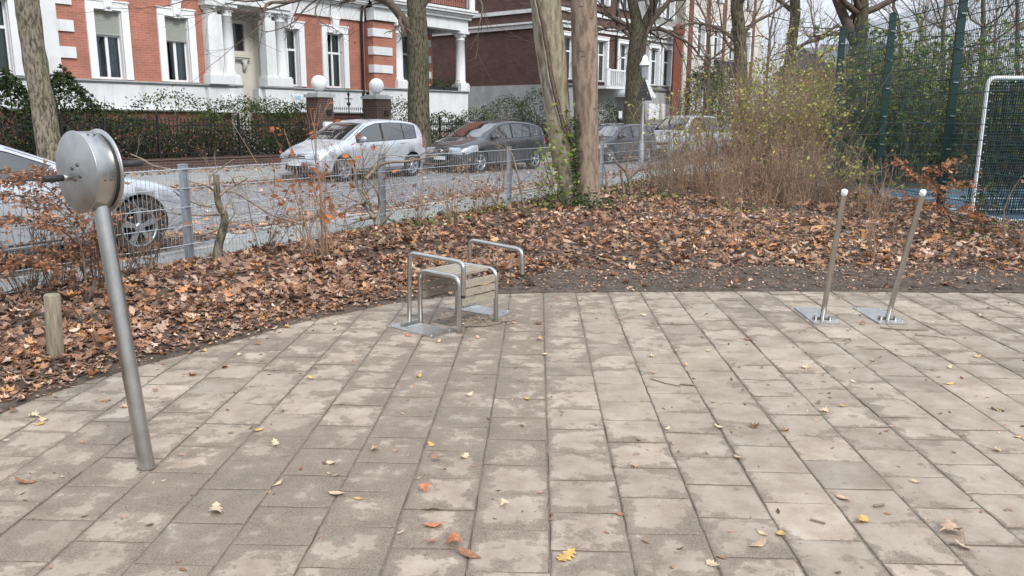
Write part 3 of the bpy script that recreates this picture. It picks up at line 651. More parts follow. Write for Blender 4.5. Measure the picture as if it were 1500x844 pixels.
mb = MB(); mb.lathe([(.0, 0), (.0145, 0), (.0145, .084), (.012, .089), (0, .089)], hb - nrm*.01, -nrm, 20, caps=False); part('grip', mb, M['rubber'], root, world=True)

# --- leg lift bench with swinging handrails
A1 = G(616, 473.5); A2 = G(673, 487); B2 = G(726.6, 472)
lx = (A2-A1); W1 = np.linalg.norm(lx); lx /= W1; ly = (B2-A2); W2 = np.linalg.norm(ly); ly /= W2; ly = ly - lx*(ly @ lx); ly /= np.linalg.norm(ly)
B1 = A1 + ly*W2; B2 = A2 + ly*W2; UP = np.array([0, 0, 1.])
cen = (A1+B2)/2
hs_ = AT(617, 396, A1[1])[2]
bench = thing('leg_press_seat', 'small slatted wooden seat on curved steel frames with two swinging handrails', 'exercise bench', cen)
for q1, q2 in ((A1, A2), (B1, B2)):
    mb = MB(); mb.tube(bend([q1 - UP*.03, q1 + UP*hs_, q2 + UP*hs_, q2 - UP*.03], .075, 8), .0185, 16); part('seat_frame', mb, M['steel'], bench, world=True)
ns = 6
for i in range(ns):
    f0 = .045 + (W1-.09)*i/ns; f1 = .045 + (W1-.09)*(i+1)/ns - .012; zt2 = hs_ + .002
    mb = MB(); a = A1 + lx*(f0+f1)/2 + ly*.024; b_ = a + ly*(W2-.048); mb.bar(a + UP*(zt2), b_ + UP*(zt2), f1-f0, .022, UP); part('seat_slat', mb, M['wood_slat'], bench, world=True)
for side, (o_, sgn) in enumerate(((A2, 1), (A1, -1))):
    for j in range(3):
        z0 = hs_ - .062 - j*.066; a = o_ + lx*sgn*.000 + ly*.022 + UP*z0; mb = MB(); mb.bar(a, a + ly*(W2-.044), .020, .052, UP); part('side_slat', mb, M['wood_slat'], bench, world=True)
for q in (A1, A2, B1, B2): mb = MB(); mb.lathe([(.02, 0), (.028, .0), (.027, .005), (.02, .006)], q, n=20, caps=False); part('foot_ring', mb, M['joint'], bench, world=True)
def rail(hx, hy, tl, tr, br, P4, zoff=0):
    hz = G(hx, hy)
    # the rail bends in a vertical plane along lx
    n_ = np.cross(lx, UP); n_ /= np.linalg.norm(n_)
    a = hz + UP*.03; b_ = hit(*tl, hz, n_); c_ = hit(*tr, hz, n_); d_ = hit(*br, hz, n_)
    mb = MB(); mb.tube(bend([a, b_, c_, d_], .055, 8), .0175, 16); r_ = part('handrail', mb, M['steel'], bench, world=True)
    mb = MB(); dd = (d_-c_)/np.linalg.norm(d_-c_); mb.tube([d_ - dd*.002, d_ + dd*.02], .0178, 14); part('rail_end', mb, M['rubber'], r_, world=True)
    mb = MB(); mb.tube([hz - ly*.07 + UP*.024, hz + ly*.07 + UP*.024], .017, 16); 
    mb.tube([hz - ly*.09 + UP*.024, hz + ly*.09 + UP*.024], .008, 10); hg = part('hinge', mb, M['steel'], bench, world=True)
    P = [np.array([*p[:2], 0]) for p in P4]; mb = MB(); T = [p + UP*.012 for p in P]; mb.add(T + P, [(0, 1, 2, 3), (0, 4, 5, 1), (1, 5, 6, 2), (2, 6, 7, 3), (3, 7, 4, 0)]); pt = part('base_plate', mb, M['plate'], bench, world=True)
    for i in range(4):
        c0 = T[i]*.84 + (T[0]+T[2])/2*.16; mb = MB(); mb.lathe([(0, 0), (.009, 0), (.008, .006), (0, .007)], c0, n=6, caps=False); part('anchor_bolt', mb, M['steel'], pt, world=True)
    mb = MB(); mid = hz + lx*.075 + UP*.014; mb.bar(mid - ly*.055, mid + ly*.055, .05, .006); part('stop_strip', mb, M['band'], pt, world=True)
def par(a, b, c): return [a, b, c, a + (c - b)]
n1, n2, n3 = G(567.7, 479.3), G(635, 496.4), G(666, 486.8)
rail(599.5, 477, (600.5, 370.5), (679, 385), (678.5, 433), par(n1, n2, n3))
m1, m2, m3 = G(657, 452.6), G(732, 466.5), G(751, 458)
rail(686, 450, (688.5, 351.5), (764.5, 366), (765, 402), par(m1, m2, m3))

# --- pair of leaning bars on hinged plates
def lever(lab, bx, tx, ty, Ytop, C4):
    b0 = G(bx, 469.5); t0 = AT(tx, ty, Ytop); d_ = t0-b0; L_ = np.linalg.norm(d_); d_ /= L_
    o = thing('leaning_bar', lab, 'exercise bar', b0, group='leaning bars hinged on square plates')
    mb = MB(); mb.tube([b0 + UP*.012, b0 + d_*(L_-.005)], [.0205, .0205], 24); bar = part('bar', mb, M['steel'], o, world=True)
    mb = MB(); e = b0 + d_*(L_-.02); mb.lathe([(.0208, 0), (.0218, .003), (.0222, .018), (.0205, .030), (.013, .036), (0, .038)], e, d_, 24, caps=False); part('end_cap', mb, M['goal'], bar, world=True)
    P = [np.array([*G(*p)[:2], 0]) for p in C4]; mb = MB(); T = [p + UP*.010 for p in P]; mb.add(T + P, [(0, 1, 2, 3), (0, 4, 5, 1), (1, 5, 6, 2), (2, 6, 7, 3), (3, 7, 4, 0)]); pt = part('base_plate', mb, M['plate'], o, world=True)
    for i in range(4):
        c0 = T[i]*.82 + (T[0]+T[2])/2*.18; mb = MB(); mb.lathe([(0, 0), (.009, 0), (.008, .005), (0, .006)], c0, n=6, caps=False); part('anchor_bolt', mb, M['steel'], pt, world=True)
    ax = (P[1]-P[0]); ax /= np.linalg.norm(ax); mb = MB(); mb.tube([b0 - ax*.075 + UP*.02, b0 + ax*.075 + UP*.02], .009, 12); part('hinge_pin', mb, M['bolt'], o, world=True)
    for s_ in (-1, 1): mb = MB(); mb.bar(b0 + ax*s_*.055 + UP*.010, b0 + ax*s_*.055 + UP*.036, .012, .04, (0, 1, 0.01)); part('hinge_lug', mb, M['steel'], o, world=True)
lever('leaning steel bar with white cap on a plate, the one nearer the bench', 1204.1, 1237, 281, 5.72, [(1162.6, 451.2), (1197.5, 452.5), (1231, 475.2), (1192.5, 475.2)])
lever('leaning steel bar with white cap on a plate, the one farther from the bench', 1299.6, 1352, 281.5, 5.72, [(1249.3, 452), (1289, 453), (1329, 475.2), (1288, 475.2)])
# --- wooden stake
w0 = G(83, 541); w1 = AT(76, 431, w0[1]); mb = MB(); d_ = (w1-w0)
mb.lathe([(.047, -.1), (.049, .1), (.047, .3), (.046, np.linalg.norm(d_)-.006), (.040, np.linalg.norm(d_)), (0, np.linalg.norm(d_)+.001)], w0, d_, 20, caps=False)
solo('wooden_stake', mb, M['wood_post'], w0, 'short round weathered wooden stake in the leaf bed at the left', 'stake')

# ================================================================== FENCES
def near_fence():
    fr = thing('mesh_fence', 'low grey wire mesh fence on square posts between leaf bed and street', 'fence', (F0[0], F0[1], 0))
    def pt(px, Yg): # point on the fence line under image column px
        k = (px-750)/1176.; Y = (F0[0] - F0[1]*FD[0]/FD[1])/(k - FD[0]/FD[1]); return np.array([k*Y, Y])
    posts = [F0 - FD*6.8, F0 - FD*3.4, F0 + 0, pt(560, 0), pt(745, 0), pt(879, 0), pt(977, 0)]
    last = posts[-1]
    for i in range(1, 6): posts.append(last + FD*3.4*i)
    for i, p in enumerate(posts):
        mb = MB(); q = np.array([*p, 0]); ft = np.array([*FD, 0]); a, b_ = q + [0, 0, -.05], q + [0, 0, 1.07]
        mb.bar(a, b_, .06, .08 if i != 2 else .085, ft); part('post', mb, M['galv'], fr, world=True)
        mb = MB(); mb.bar(b_, b_ + np.array([0, 0, .012]), .066, .09, ft); part('post_cap', mb, M['galv'], fr, world=True)
    for i in range(len(posts)-1):
        a, b_ = posts[i], posts[i+1]; L_ = np.linalg.norm(b_-a); dd = (b_-a)/L_; off = -FN*.048
        mb = MB()
        for z in (1.03, .83, .63, .43, .23, .05):
            for o_ in (-.007, .007):
                P = [np.array([*(a + dd*.0 + off + FN*o_), z]), np.array([*(b_ + off + FN*o_), z])]; mb.tube(P, .0042 if z < 1 else .0055, 4, False)
        k = int(L_/.05)
        for j in range(k+1):
            q = a + dd*(L_*j/k) + off
            mb.tube([(q[0], q[1], .03), (q[0], q[1], 1.045)], .0028, 3, False)
        part('wire_panel', mb, M['wire'], fr, world=True)
    return posts
NP = near_fence()
def court_fence():
    fr = thing('court_fence', 'tall dark green steel mesh fence round the blue ball court', 'fence', (*crt(0, 13.9), 0))
    Ys = [3.2, 5.85, 8.5, 11.2, 13.9, 16.6, 19.3]; Hh = 3.6
    P = [np.array(crt(0, y)) for y in Ys] + [np.array(crt(0, 19.3)) + np.array([2.6*i, -.08*i]) for i in range(1, 6)]
    for i, p in enumerate(P):
        mb = MB(); mb.bar((*p, -.05), (*p, Hh+.05), .06, .12 if i < 7 else .1, (1, 0, 0) if i < 7 else (0, 1, 0)); po = part('post', mb, M['green_post'], fr, world=True)
        mb = MB(); mb.box((p[0]-.035, p[1]-.065, Hh+.05), (p[0]+.035, p[1]+.065, Hh+.06)); part('post_cap', mb, M['green_post'], po, world=True)
        for z in (3.3, 2.75, 2.2, 1.65, 1.1, .55):
            mb = MB(); mb.box((p[0]-.036, p[1]-.067, z), (p[0]+.036, p[1]+.067, z+.018)); part('clamp', mb, M['band'], po, world=True)
    for i in range(len(P)-1):
        a, b_ = P[i], P[i+1]; L_ = np.linalg.norm(b_-a); dd = (b_-a)/L_; nn_ = np.array([-dd[1], dd[0]])*.06
        mb = MB()
        for z in np.arange(.06, Hh+.01, .245):
            for o_ in (1, .8): mb.tube([(*(a + nn_*o_), z), (*(b_ + nn_*o_), z)], .0065, 4, False)
        k = int(L_/.05)
        for j in range(k+1):
            q = a + dd*(L_*j/k) + nn_*.9; mb.tube([(q[0], q[1], .04), (q[0], q[1], Hh)], .0042, 3, False)
        part('mesh_panel', mb, M['green_wire'], fr, world=True)
court_fence()
def goal():
    g0 = AT(1424, 310, 13.2); x0, y0 = g0[0], 13.2; r_ = thing('goal', 'white framed ball goal with dark net behind the green court fence', 'goal', (x0, y0, .02))
    Hh = AT(1440, 114, 13.2)[2]; Wd = 3.0
    mb = MB(); mb.tube(bend([(x0, y0, .01), (x0, y0, Hh), (x0+Wd, y0, Hh), (x0+Wd, y0, .01)], .12, 6), .032, 16); part('goal_frame', mb, M['goal'], r_, world=True)
    mb = MB(); mb.tube(bend([(x0, y0, .05), (x0, y0+.9, .05), (x0+Wd, y0+.9, .05), (x0+Wd, y0, .05)], .1), .02, 8); part('ground_bar', mb, M['goal'], r_, world=True)
    mb = MB(); rr_ = random.Random(3)
    def strand(a, b_, r=.006): mb.tube([a, b_], r, 3, False)
    for dy, top_, bot in ((.03, Hh-.05, .05), (.9, .35, .05)):
        pass
    nx = 75
    for i in range(nx+1):
        x = x0+.05+(Wd-.1)*i/nx; z1 = Hh-.055; zz = [z1, z1*.72, z1*.38, .05]
        mb.tube([(x + rr_.uniform(-.008, .008), y0 + .05 + .03*k_*k_, z) for k_, z in enumerate(zz)], .010, 3, False)
    for j in range(46):
        z = .06 + (Hh-.13)*j/45; k_ = (1-z/Hh)*3
        mb.tube([(x0+.03 + (Wd-.06)*i/6, y0+.05+.03*k_*k_*(1 if i not in (0, 6) else .8), z + rr_.uniform(-.01, .01)) for i in range(7)], .011, 3, False)
    part('net', mb, M['net'], r_, world=True)
    mb = MB()
    for j in range(16):
        z = .15 + (Hh-.25)*j/15; mb.sphere((x0+.05, y0-.02, z), .011, 8)
    for i in range(20): mb.sphere((x0+.15+i*.14, y0-.01, Hh-.06), .011, 8)
    part('net_hooks', mb, M['goal'], r_, world=True)['kind'] = 'stuff'
goal()

# ================================================================== CARS
def lerp_prof(P, x):
    P = np.array(P); return np.interp(x, P[:, 0], P[:, 1])
def make_car(lab, loc, heading, paint_, S, group):
    """S: L, W, top profile, belt profile, x of front axle, wheelbase. local +x = rearwards (nose at x=0), y = sideways"""
    root = thing('parked_car', lab, 'car', loc, heading, group)
    L, W, top, belt, xa, wb = S['L'], S['W'], S['top'], S['belt'], S['xa'], S['wb']; r_w = S.get('r', .315); tum = S.get('tum', .30)
    xs = np.unique(np.round(np.concatenate([[0, .015, .05, .1, .17, .25, .35], np.linspace(.45, L-.4, 46), [L-.3, L-.22, L-.15, L-.09, L-.04, L-.012, L]]), 4))
    def zt(x): return lerp_prof(top, x) 
    xg = np.linspace(0, L, 400); zg = np.array([zt(x) for x in xg]); kz = np.array([1, 2, 3, 4, 5, 4, 3, 2, 1.]); kz /= kz.sum()
    zs_ = np.convolve(np.pad(zg, 4, 'edge'), kz, 'valid'); 
    def ztop(x): return float(np.interp(x, xg, zs_))
    def hw(x):
        f = 1.0; 
        if x < .75: f -= .20*((.75-x)/.75)**2.3
        if x > L-.6: f -= .13*((x-(L-.6))/.6)**2.2
        return W/2*f
    def zlow(x): return .22 + .14*max(0, (.28-x)/.28)**1.5 + .18*max(0, (x-(L-.3))/.3)**1.5
    def zbelt(x): return min(lerp_prof(belt, x), ztop(x)-.035)
    def section(x):
        w_, zl, zb, z2 = hw(x), zlow(x), zbelt(x), ztop(x); hgt = z2-zb
        mid = zl + .55*(zb-zl)
        pts = [(0, zl), (w_-.16, zl), (w_-.05, zl+.03), (w_-.015, zl+.10), (w_-.004, zl+.22*(zb-zl)+.05), (w_, mid), (w_-.004, mid+.5*(zb-mid)), (w_-.022, zb-.035), (w_-.045, zb)]
        wr = w_-.045 - max(hgt-.09, 0)*tum; zr = zb + max(hgt-.09, 0)
        for k in (.33, .66): pts.append((w_-.045 + (wr-(w_-.045))*k, zb + (zr-zb)*k))
        pts += [(wr, zr), (wr-.025, zr+.4*(z2-zr)), (wr-.085, zr+.74*(z2-zr)), (wr*.72, z2-.09*min(hgt, .12)-.004), (wr*.4, z2-.002), (0, z2+.004)]
        return np.array(pts)
    n = len(section(1)); SEC = np.array([section(x) for x in xs])     # (nx, n, 2)
    full = np.concatenate([SEC, SEC[:, -2:0:-1]*np.array([-1, 1])], 1); m = full.shape[1]; nx = len(xs)
    # the nose and tail are curved in plan: shift x by lateral position
    X = np.repeat(xs[:, None], m, 1); wv = np.abs(full[..., 0])/(W/2)
    X = X + np.where(X < 1.0, .16*wv**2.4*(1-X), 0) - np.where(X > L-.8, .10*wv**2.4*(X-(L-.8))/.8, 0)
    V = np.stack([X, full[..., 0], full[..., 1]], -1)
    mb = MB(); i = np.arange(nx-1)[:, None]*m; j = np.arange(m)[None]; j2 = (j+1) % m
    mb.add(V.reshape(-1, 3), np.stack([i+j, i+m+j, i+m+j2, i+j2], -1).reshape(-1, 4), (1, 1, 1), 0, True)
    s0 = len(mb.f); mb.add(V[0], [tuple(range(m))]); mb.add(V[-1], [tuple(range(m))[::-1]])
    me = mb.mesh('car_raw'); _mats(me, [paint_, M['black_plastic'], M['seam']]); bm = bmesh.new(); bm.from_mesh(me); bmesh.ops.remove_doubles(bm, verts=bm.verts, dist=.0004); bmesh.ops.recalc_face_normals(bm, faces=bm.faces); bm.to_mesh(me); bm.free()
    body = bpy.data.objects.new('body', me); COLL.objects.link(body)
    cut = MB()
    for x in (xa, xa+wb):
        for s_ in (1, -1): cut.lathe([(r_w+.055, -.3), (r_w+.055, .3)], (x, s_*(W/2-.02), r_w), (0, s_, 0), 36)
    cm = cut.mesh('cut'); _mats(cm, [M['seam']]); co_ = bpy.data.objects.new('cut', cm); COLL.objects.link(co_)
    bm = bmesh.new(); bm.from_mesh(cm); bmesh.ops.remove_doubles(bm, verts=bm.verts, dist=.0004); bmesh.ops.recalc_face_normals(bm, faces=bm.faces); bm.to_mesh(cm); bm.free()
    md = body.modifiers.new('b', 'BOOLEAN'); md.object = co_; md.operation = 'DIFFERENCE'; md.solver = 'EXACT'
    try: md.material_mode = 'TRANSFER'
    except Exception: pass
    dg = bpy.context.evaluated_depsgraph_get(); me2 = bpy.data.meshes.new_from_object(body.evaluated_get(dg)); body.modifiers.clear(); body.data = me2
    bpy.data.objects.remove(co_)
    body.parent = root; FR[body.name] = FR[root.name]
    def sideY(x, z):
        s_ = section(x); k = s_[3:]; return float(np.interp(z, k[:, 1], k[:, 0])) if z < k[-5, 1] else float(np.interp(z, k[:, 1], k[:, 0]))
    def xsh(x, y): wv = abs(y)/(W/2); return x + (.16*wv**2.4*(1-x) if x < 1 else 0) - (.10*wv**2.4*(x-(L-.8))/.8 if x > L-.8 else 0)
    def side_patch(x0, x1, fb, ft, s_, off=.006, nxs=14, nz=5):
        xs_ = np.linspace(x0, x1, nxs); P = []
        for x in xs_:
            a, b2 = fb(x), ft(x)
            for k in range(nz):
                z = a + (b2-a)*k/(nz-1); y = sideY(x, z) + off; P.append((xsh(x, y), s_*y, z))
        f = []
        for a in range(nxs-1):
            for k in range(nz-1):
                q = (a*nz+k, (a+1)*nz+k, (a+1)*nz+k+1, a*nz+k+1); f.append(q if s_ < 0 else q[::-1])
        return P, f
    def sub(name, mb_, mats, lab=None): o = part(name, mb_, mats, root, lab); return o
    fb = lambda x: lerp_prof(belt, x) + .015
    ftp = lambda x: max(ztop(x) - .105 - S.get('rail', 0), fb(x)+.004)
    for s_ in (1, -1):
        mbt = MB(); xw0, xw1 = S['wins'][0][0]-.03, S['wins'][-1][1]+.03
        P, f = side_patch(xw0, xw1, lambda x: fb(x)-.012, lambda x: max(ftp(x)+.014, fb(x)-.01), s_, .0035, 40); mbt.add(P, f, mi=0, smooth=True)
        o = sub('window_trim', mbt, M['black_plastic'])
        for a, b2 in S['wins']:
            mbw = MB(); P, f = side_patch(a, b2, fb, ftp, s_, .0075, 18); mbw.add(P, f, smooth=True); sub('side_window', mbw, M['car_glass'])
        # door seams, handles
        for x in S['seams']:
            mbs = MB(); P, f = side_patch(x, x+.012, lambda x: zlow(x)+.08, lambda x: fb(x)-.02, s_, .0015, 2, 8); mbs.add(P, f); sub('door_gap', mbs, M['seam'])
        mbs = MB(); P, f = side_patch(S['seams'][0], S['seams'][-1], lambda x: zlow(x)+.07, lambda x: zlow(x)+.085, s_, .0015, 12, 2); mbs.add(P, f); sub('sill_gap', mbs, M['seam'])
        for x in S['handles']:
            z = fb(x)-.095; y = sideY(x, z); mbh = MB(); mbh.tube(bend([(x, s_*(y-.005), z), (x+.01, s_*(y+.035), z), (x+.19, s_*(y+.035), z+.004), (x+.2, s_*(y-.005), z+.004)], .02, 3), .011, 6); sub('door_handle', mbh, paint_)
        xm = S['mir']; z = fb(xm)+.04; y = sideY(xm, z); mbm = MB(); mbm.sphere((xm, s_*(y+.13), z+.04), .1, 14, sc=(.55, 1.0, .68)); mbm.bar((xm, s_*(y-.01), z-.01), (xm, s_*(y+.1), z), .05, .03); mo = sub('mirror', mbm, S.get('mirmat', paint_))
        mbm = MB(); mbm.sphere((xm+.022, s_*(y+.13), z+.04), .085, 12, sc=(.5, .98, .68)); part('mirror_glass', mbm, M['car_glass'], mo)
        # headlight, taillight
        h0, h1, hz0, hz1 = S['head']; P = []; nn2 = 9
        mbl = MB(); P, f = side_patch(h0, h1, lambda x: hz0 + (hz1-hz0)*.45*(x-h0)/(h1-h0), lambda x: min(hz1 + .035*(x-h0)/(h1-h0), zbelt(x)-.002), s_, .007, 12, 6); mbl.add(P, f, smooth=True)
        P2 = []; yy = np.linspace(.42, 1.0, 8); 
        for yv in yy:
            for z in np.linspace(hz0 + .02*(1-yv), min(hz1, ztop(h0)-.03), 5):
                y = yv*sideY(h0, z); P2.append((xsh(h0, y)-.006 - .0*(1-yv), s_*y, z))
        # front part follows the rounded nose
        Q = [(xsh(nosex(S, z, ztop, L), y_[1]) - .008, y_[1], z) for y_, z in [((0, p[1]), p[2]) for p in P2]]
        f2 = [((a*5+k), (a+1)*5+k, (a+1)*5+k+1, a*5+k+1) for a in range(7) for k in range(4)]
        mbl.add(Q, [q if s_ > 0 else q[::-1] for q in f2], smooth=True); ho = sub('headlight', mbl, M['lamp_glass'])
        t0, t1, tz0, tz1 = S['tail']; mbl = MB(); P, f = side_patch(t0, t1, lambda x: tz0, lambda x: min(tz1, zbelt(x)+.1), s_, .007, 8, 4); mbl.add(P, f, smooth=True); sub('taillight', mbl, M['taillight'])
    # windscreen and rear window
    def top_patch(x0, x1, ins, name, off=.007):
        mbw = MB(); P = []; na, nb_ = 12, 13
        for a in range(na):
            x = x0 + (x1-x0)*a/(na-1); s_ = section(x)[8:]; yr = s_[3, 0] - ins
            sl = (ztop(x+.03)-ztop(x-.03))/.06; nx_ = -sl/math.hypot(1, sl); nz_ = 1/math.hypot(1, sl)
            for b2 in range(nb_):
                y = yr*(-1+2*b2/(nb_-1)); z = float(np.interp(-abs(y), -s_[3:, 0], s_[3:, 1])); P.append((xsh(x, y)+nx_*off, y, z+nz_*off))
        f = [(a*nb_+k, (a+1)*nb_+k, (a+1)*nb_+k+1, a*nb_+k+1) for a in range(na-1) for k in range(nb_-1)]
        mbw.add(P, f, smooth=True); return sub(name, mbw, M['car_glass'])
    top_patch(*S['ws'], .02, 'windscreen'); top_patch(*S['rw'], .06, 'rear_window')
    x_ = S['ws'][0]
    for yy_ in (-.35, .15):
        mbw = MB(); mbw.tube([(xsh(x_-.02, yy_), yy_, ztop(x_-.02)+.012), (x_+.22, yy_+.5, ztop(x_+.22)+.022)], .008, 5); sub('wiper', mbw, M['black_plastic'])
    # nose details follow the surface
    def nose_patch(y0, y1, z0, z1, off, name, mat, lab=None, ny=11, nz=4, ret=False):
        mbn = MB(); P = []
        for a in range(ny):
            y = y0 + (y1-y0)*a/(ny-1)
            for k in range(nz):
                z = z0 + (z1-z0)*k/(nz-1); P.append((xsh(nosex(S, z, ztop, L), y)-off, y, z))
        f = [(a*nz+k, a*nz+k+1, (a+1)*nz+k+1, (a+1)*nz+k) for a in range(ny-1) for k in range(nz-1)]
        mbn.add(P, f, smooth=True); return sub(name, mbn, mat, lab)
    S['nose'](nose_patch, sub, lambda z, y: xsh(nosex(S, z, ztop, L), y))
    nose_patch(-.26, .26, S['npz']-.055, S['npz']+.055, .02, 'number_plate', M['plate_white'])
    nose_patch(-.26, -.225, S['npz']-.055, S['npz']+.055, .022, 'plate_stripe', M['eu_blue'])
    # wheels
    for x in (xa, xa+wb):
        for s_ in (1, -1):
            wh = bpy.data.objects.new('wheel', None); COLL.objects.link(wh); wh.parent = root; wh.location = (x, s_*(W/2-.02), r_w); wh.empty_display_size = .1; FR[wh.name] = np.zeros(3)
            t = MB(); R_ = r_w; t.lathe([(R_-.10, -.20), (R_-.02, -.20), (R_, -.17), (R_, -.03), (R_-.02, -.005), (R_-.055, 0), (R_-.10, -.012)], (0, 0, 0), (0, s_, 0), 40, caps=False); part('tyre', t, M['tyre'], wh)
            t = MB(); rr_ = R_-.10; t.lathe([(rr_+.004, -.015), (rr_-.012, -.008), (rr_-.02, -.03), (rr_-.03, -.12)], (0, 0, 0), (0, s_, 0), 40, caps=False)
            ns_ = S.get('spokes', 5)
            for k in range(ns_):
                a = 2*math.pi*k/ns_ + .3
                for da in (-.11, .11) if ns_ <= 7 else (0,):
                    ca, sa_ = math.cos(a), math.sin(a); c2_, s2_ = math.cos(a+da), math.sin(a+da)
                    t.bar((ca*.035, -s_*.03, sa_*.035), (c2_*(rr_-.012), -s_*.022, s2_*(rr_-.012)), .036 if ns_ <= 7 else .03, .02, (0, 1, .01))
            t.lathe([(.058, -.05), (.055, -.018), (.03, -.01), (0, -.01)], (0, 0, 0), (0, s_, 0), 20, caps=False); part('rim', t, M['rim'], wh)
            t = MB(); t.lathe([(0, -.10), (rr_-.02, -.10), (rr_-.03, -.125), (0, -.125)], (0, 0, 0), (0, s_, 0), 28, caps=False); part('brake_disc', t, M['seam'], wh)
    return root
def nosex(S, z, ztop, L):
    """x where the front face is at height z (follows the top profile near the nose)"""
    P = np.array(S['top'][:5]); return float(np.interp(z, P[:, 1], P[:, 0])) if z > P[0, 1] else 0.0
def nose_hatch(np_, sub, sx):
    np_(-.50, .50, .60, .70, .004, 'grille', M['black_plastic'])
    for z in (.625, .675): np_(-.48, .48, z-.007, z+.007, .010, 'grille_bar', M['chrome'], nz=2)
    np_(-.42, .42, .30, .42, .004, 'air_intake', M['black_plastic'])
    x = sx(.66, 0)-.018; mb = MB(); mb.lathe([(.046, 0), (.056, 0), (.056, .008), (.046, .008)], (x, 0, .66), (-1, 0, 0), 24, caps=False)
    for pts in ([(-.028, .036), (0, .004), (.028, .036)], [(-.042, .022), (-.02, -.038), (0, -.004), (.02, -.038), (.042, .022)]): mb.tube([(x-.004, a, .66+b_) for a, b_ in pts], .006, 4)
    sub('emblem', mb, M['chrome'])
def nose_mpv(np_, sub, sx):
    np_(-.46, .46, .55, .72, .004, 'grille', M['black_plastic'])
    for z in (.575, .615, .655, .695): np_(-.45, .45, z-.008, z+.008, .010, 'grille_bar', M['chrome'], nz=2)
    np_(-.70, .70, .28, .40, .004, 'air_intake', M['black_plastic'])
    x = sx(.635, 0)-.02; mb = MB(); mb.lathe([(.072, 0), (.085, 0), (.085, .01), (.072, .01)], (x, 0, .635), (-1, 0, 0), 24, caps=False)
    for k in range(3): a = R(90+120*k); mb.tube([(x-.005, 0, .635), (x-.005, math.cos(a)*.076, .635+math.sin(a)*.076)], [.011, .005], 5)
    sub('emblem', mb, M['chrome'])
def nose_plain(np_, sub, sx):
    np_(-.48, .48, .56, .68, .004, 'grille', M['black_plastic']); np_(-.55, .55, .28, .40, .004, 'air_intake', M['black_plastic'])
HATCH = dict(L=4.2, W=1.76, xa=.86, wb=2.58, r=.32, top=[(0, .42), (.02, .58), (.05, .68), (.10, .74), (.20, .80), (.5, .90), (.98, 1.03), (1.4, 1.27), (1.78, 1.47), (2.15, 1.56), (2.7, 1.585), (3.2, 1.57), (3.6, 1.525), (3.86, 1.46), (3.95, 1.36), (4.08, 1.08), (4.14, .92), (4.19, .75), (4.2, .45)], belt=[(0, .62), (.4, .80), (.8, .90), (1.1, .965), (2, .99), (3.4, 1.04), (4.0, 1.08), (4.2, .9)], wins=[(1.36, 2.28), (2.36, 3.12), (3.16, 3.66)], seams=[1.16, 2.32, 3.28], handles=[2.02, 2.95], mir=1.48, head=(.14, .52, .58, .78), tail=(3.96, 4.14, .80, 1.12), ws=(1.03, 1.80), rw=(3.88, 4.05), npz=.47, nose=nose_hatch, spokes=7)
MPV = dict(L=4.36, W=1.79, xa=.86, wb=2.70, r=.325, top=[(0, .44), (.02, .60), (.05, .70), (.10, .77), (.22, .83), (.5, .92), (1.0, 1.03), (1.4, 1.27), (1.85, 1.48), (2.3, 1.55), (2.8, 1.56), (3.4, 1.52), (3.9, 1.43), (4.08, 1.34), (4.2, 1.1), (4.3, .92), (4.35, .7), (4.36, .45)], belt=[(0, .64), (.4, .82), (.8, .91), (1.1, .96), (2, .99), (3.4, 1.05), (4.1, 1.12), (4.36, .9)], wins=[(1.36, 2.36), (2.44, 3.30), (3.34, 3.86)], seams=[1.16, 2.40, 3.38], handles=[2.10, 3.10], mir=1.50, head=(.14, .66, .56, .80), tail=(4.10, 4.30, .84, 1.10), ws=(1.05, 1.86), rw=(4.1, 4.22), npz=.45, nose=nose_mpv, spokes=5)
WAGON = dict(L=4.55, W=1.77, xa=.88, wb=2.70, r=.315, top=[(0, .42), (.02, .56), (.05, .64), (.10, .70), (.22, .76), (.6, .87), (1.15, .98), (1.5, 1.16), (1.95, 1.39), (2.4, 1.46), (3.2, 1.47), (3.9, 1.43), (4.2, 1.38), (4.3, 1.30), (4.44, 1.0), (4.52, .85), (4.55, .5)], belt=[(0, .60), (.5, .78), (1.0, .88), (2, .93), (3.4, .97), (4.2, 1.0), (4.55, .85)], wins=[(1.5, 2.42), (2.48, 3.28), (3.34, 4.1)], seams=[1.25, 2.45, 3.36], handles=[2.15, 3.05], mir=1.62, head=(.14, .52, .54, .72), tail=(4.3, 4.5, .78, 1.0), ws=(1.2, 1.96), rw=(4.32, 4.44), npz=.45, nose=nose_plain, spokes=5)
VAN = dict(L=4.5, W=1.83, xa=.88, wb=2.72, r=.33, top=[(0, .45), (.02, .66), (.05, .76), (.10, .84), (.22, .92), (.5, 1.02), (.9, 1.14), (1.3, 1.42), (1.75, 1.70), (2.2, 1.80), (3.2, 1.82), (4.0, 1.79), (4.25, 1.74), (4.35, 1.6), (4.44, 1.1), (4.49, .8), (4.5, .5)], belt=[(0, .70), (.5, .92), (1.0, 1.04), (2, 1.08), (3.4, 1.10), (4.3, 1.12), (4.5, .9)], wins=[(1.2, 2.25), (2.32, 3.2), (3.28, 4.1)], seams=[1.1, 2.28, 3.24], handles=[2.0, 2.5], mir=1.4, head=(.14, .55, .68, .90), tail=(4.32, 4.46, .9, 1.3), ws=(.96, 1.78), rw=(4.33, 4.43), npz=.5, nose=nose_plain, spokes=5)
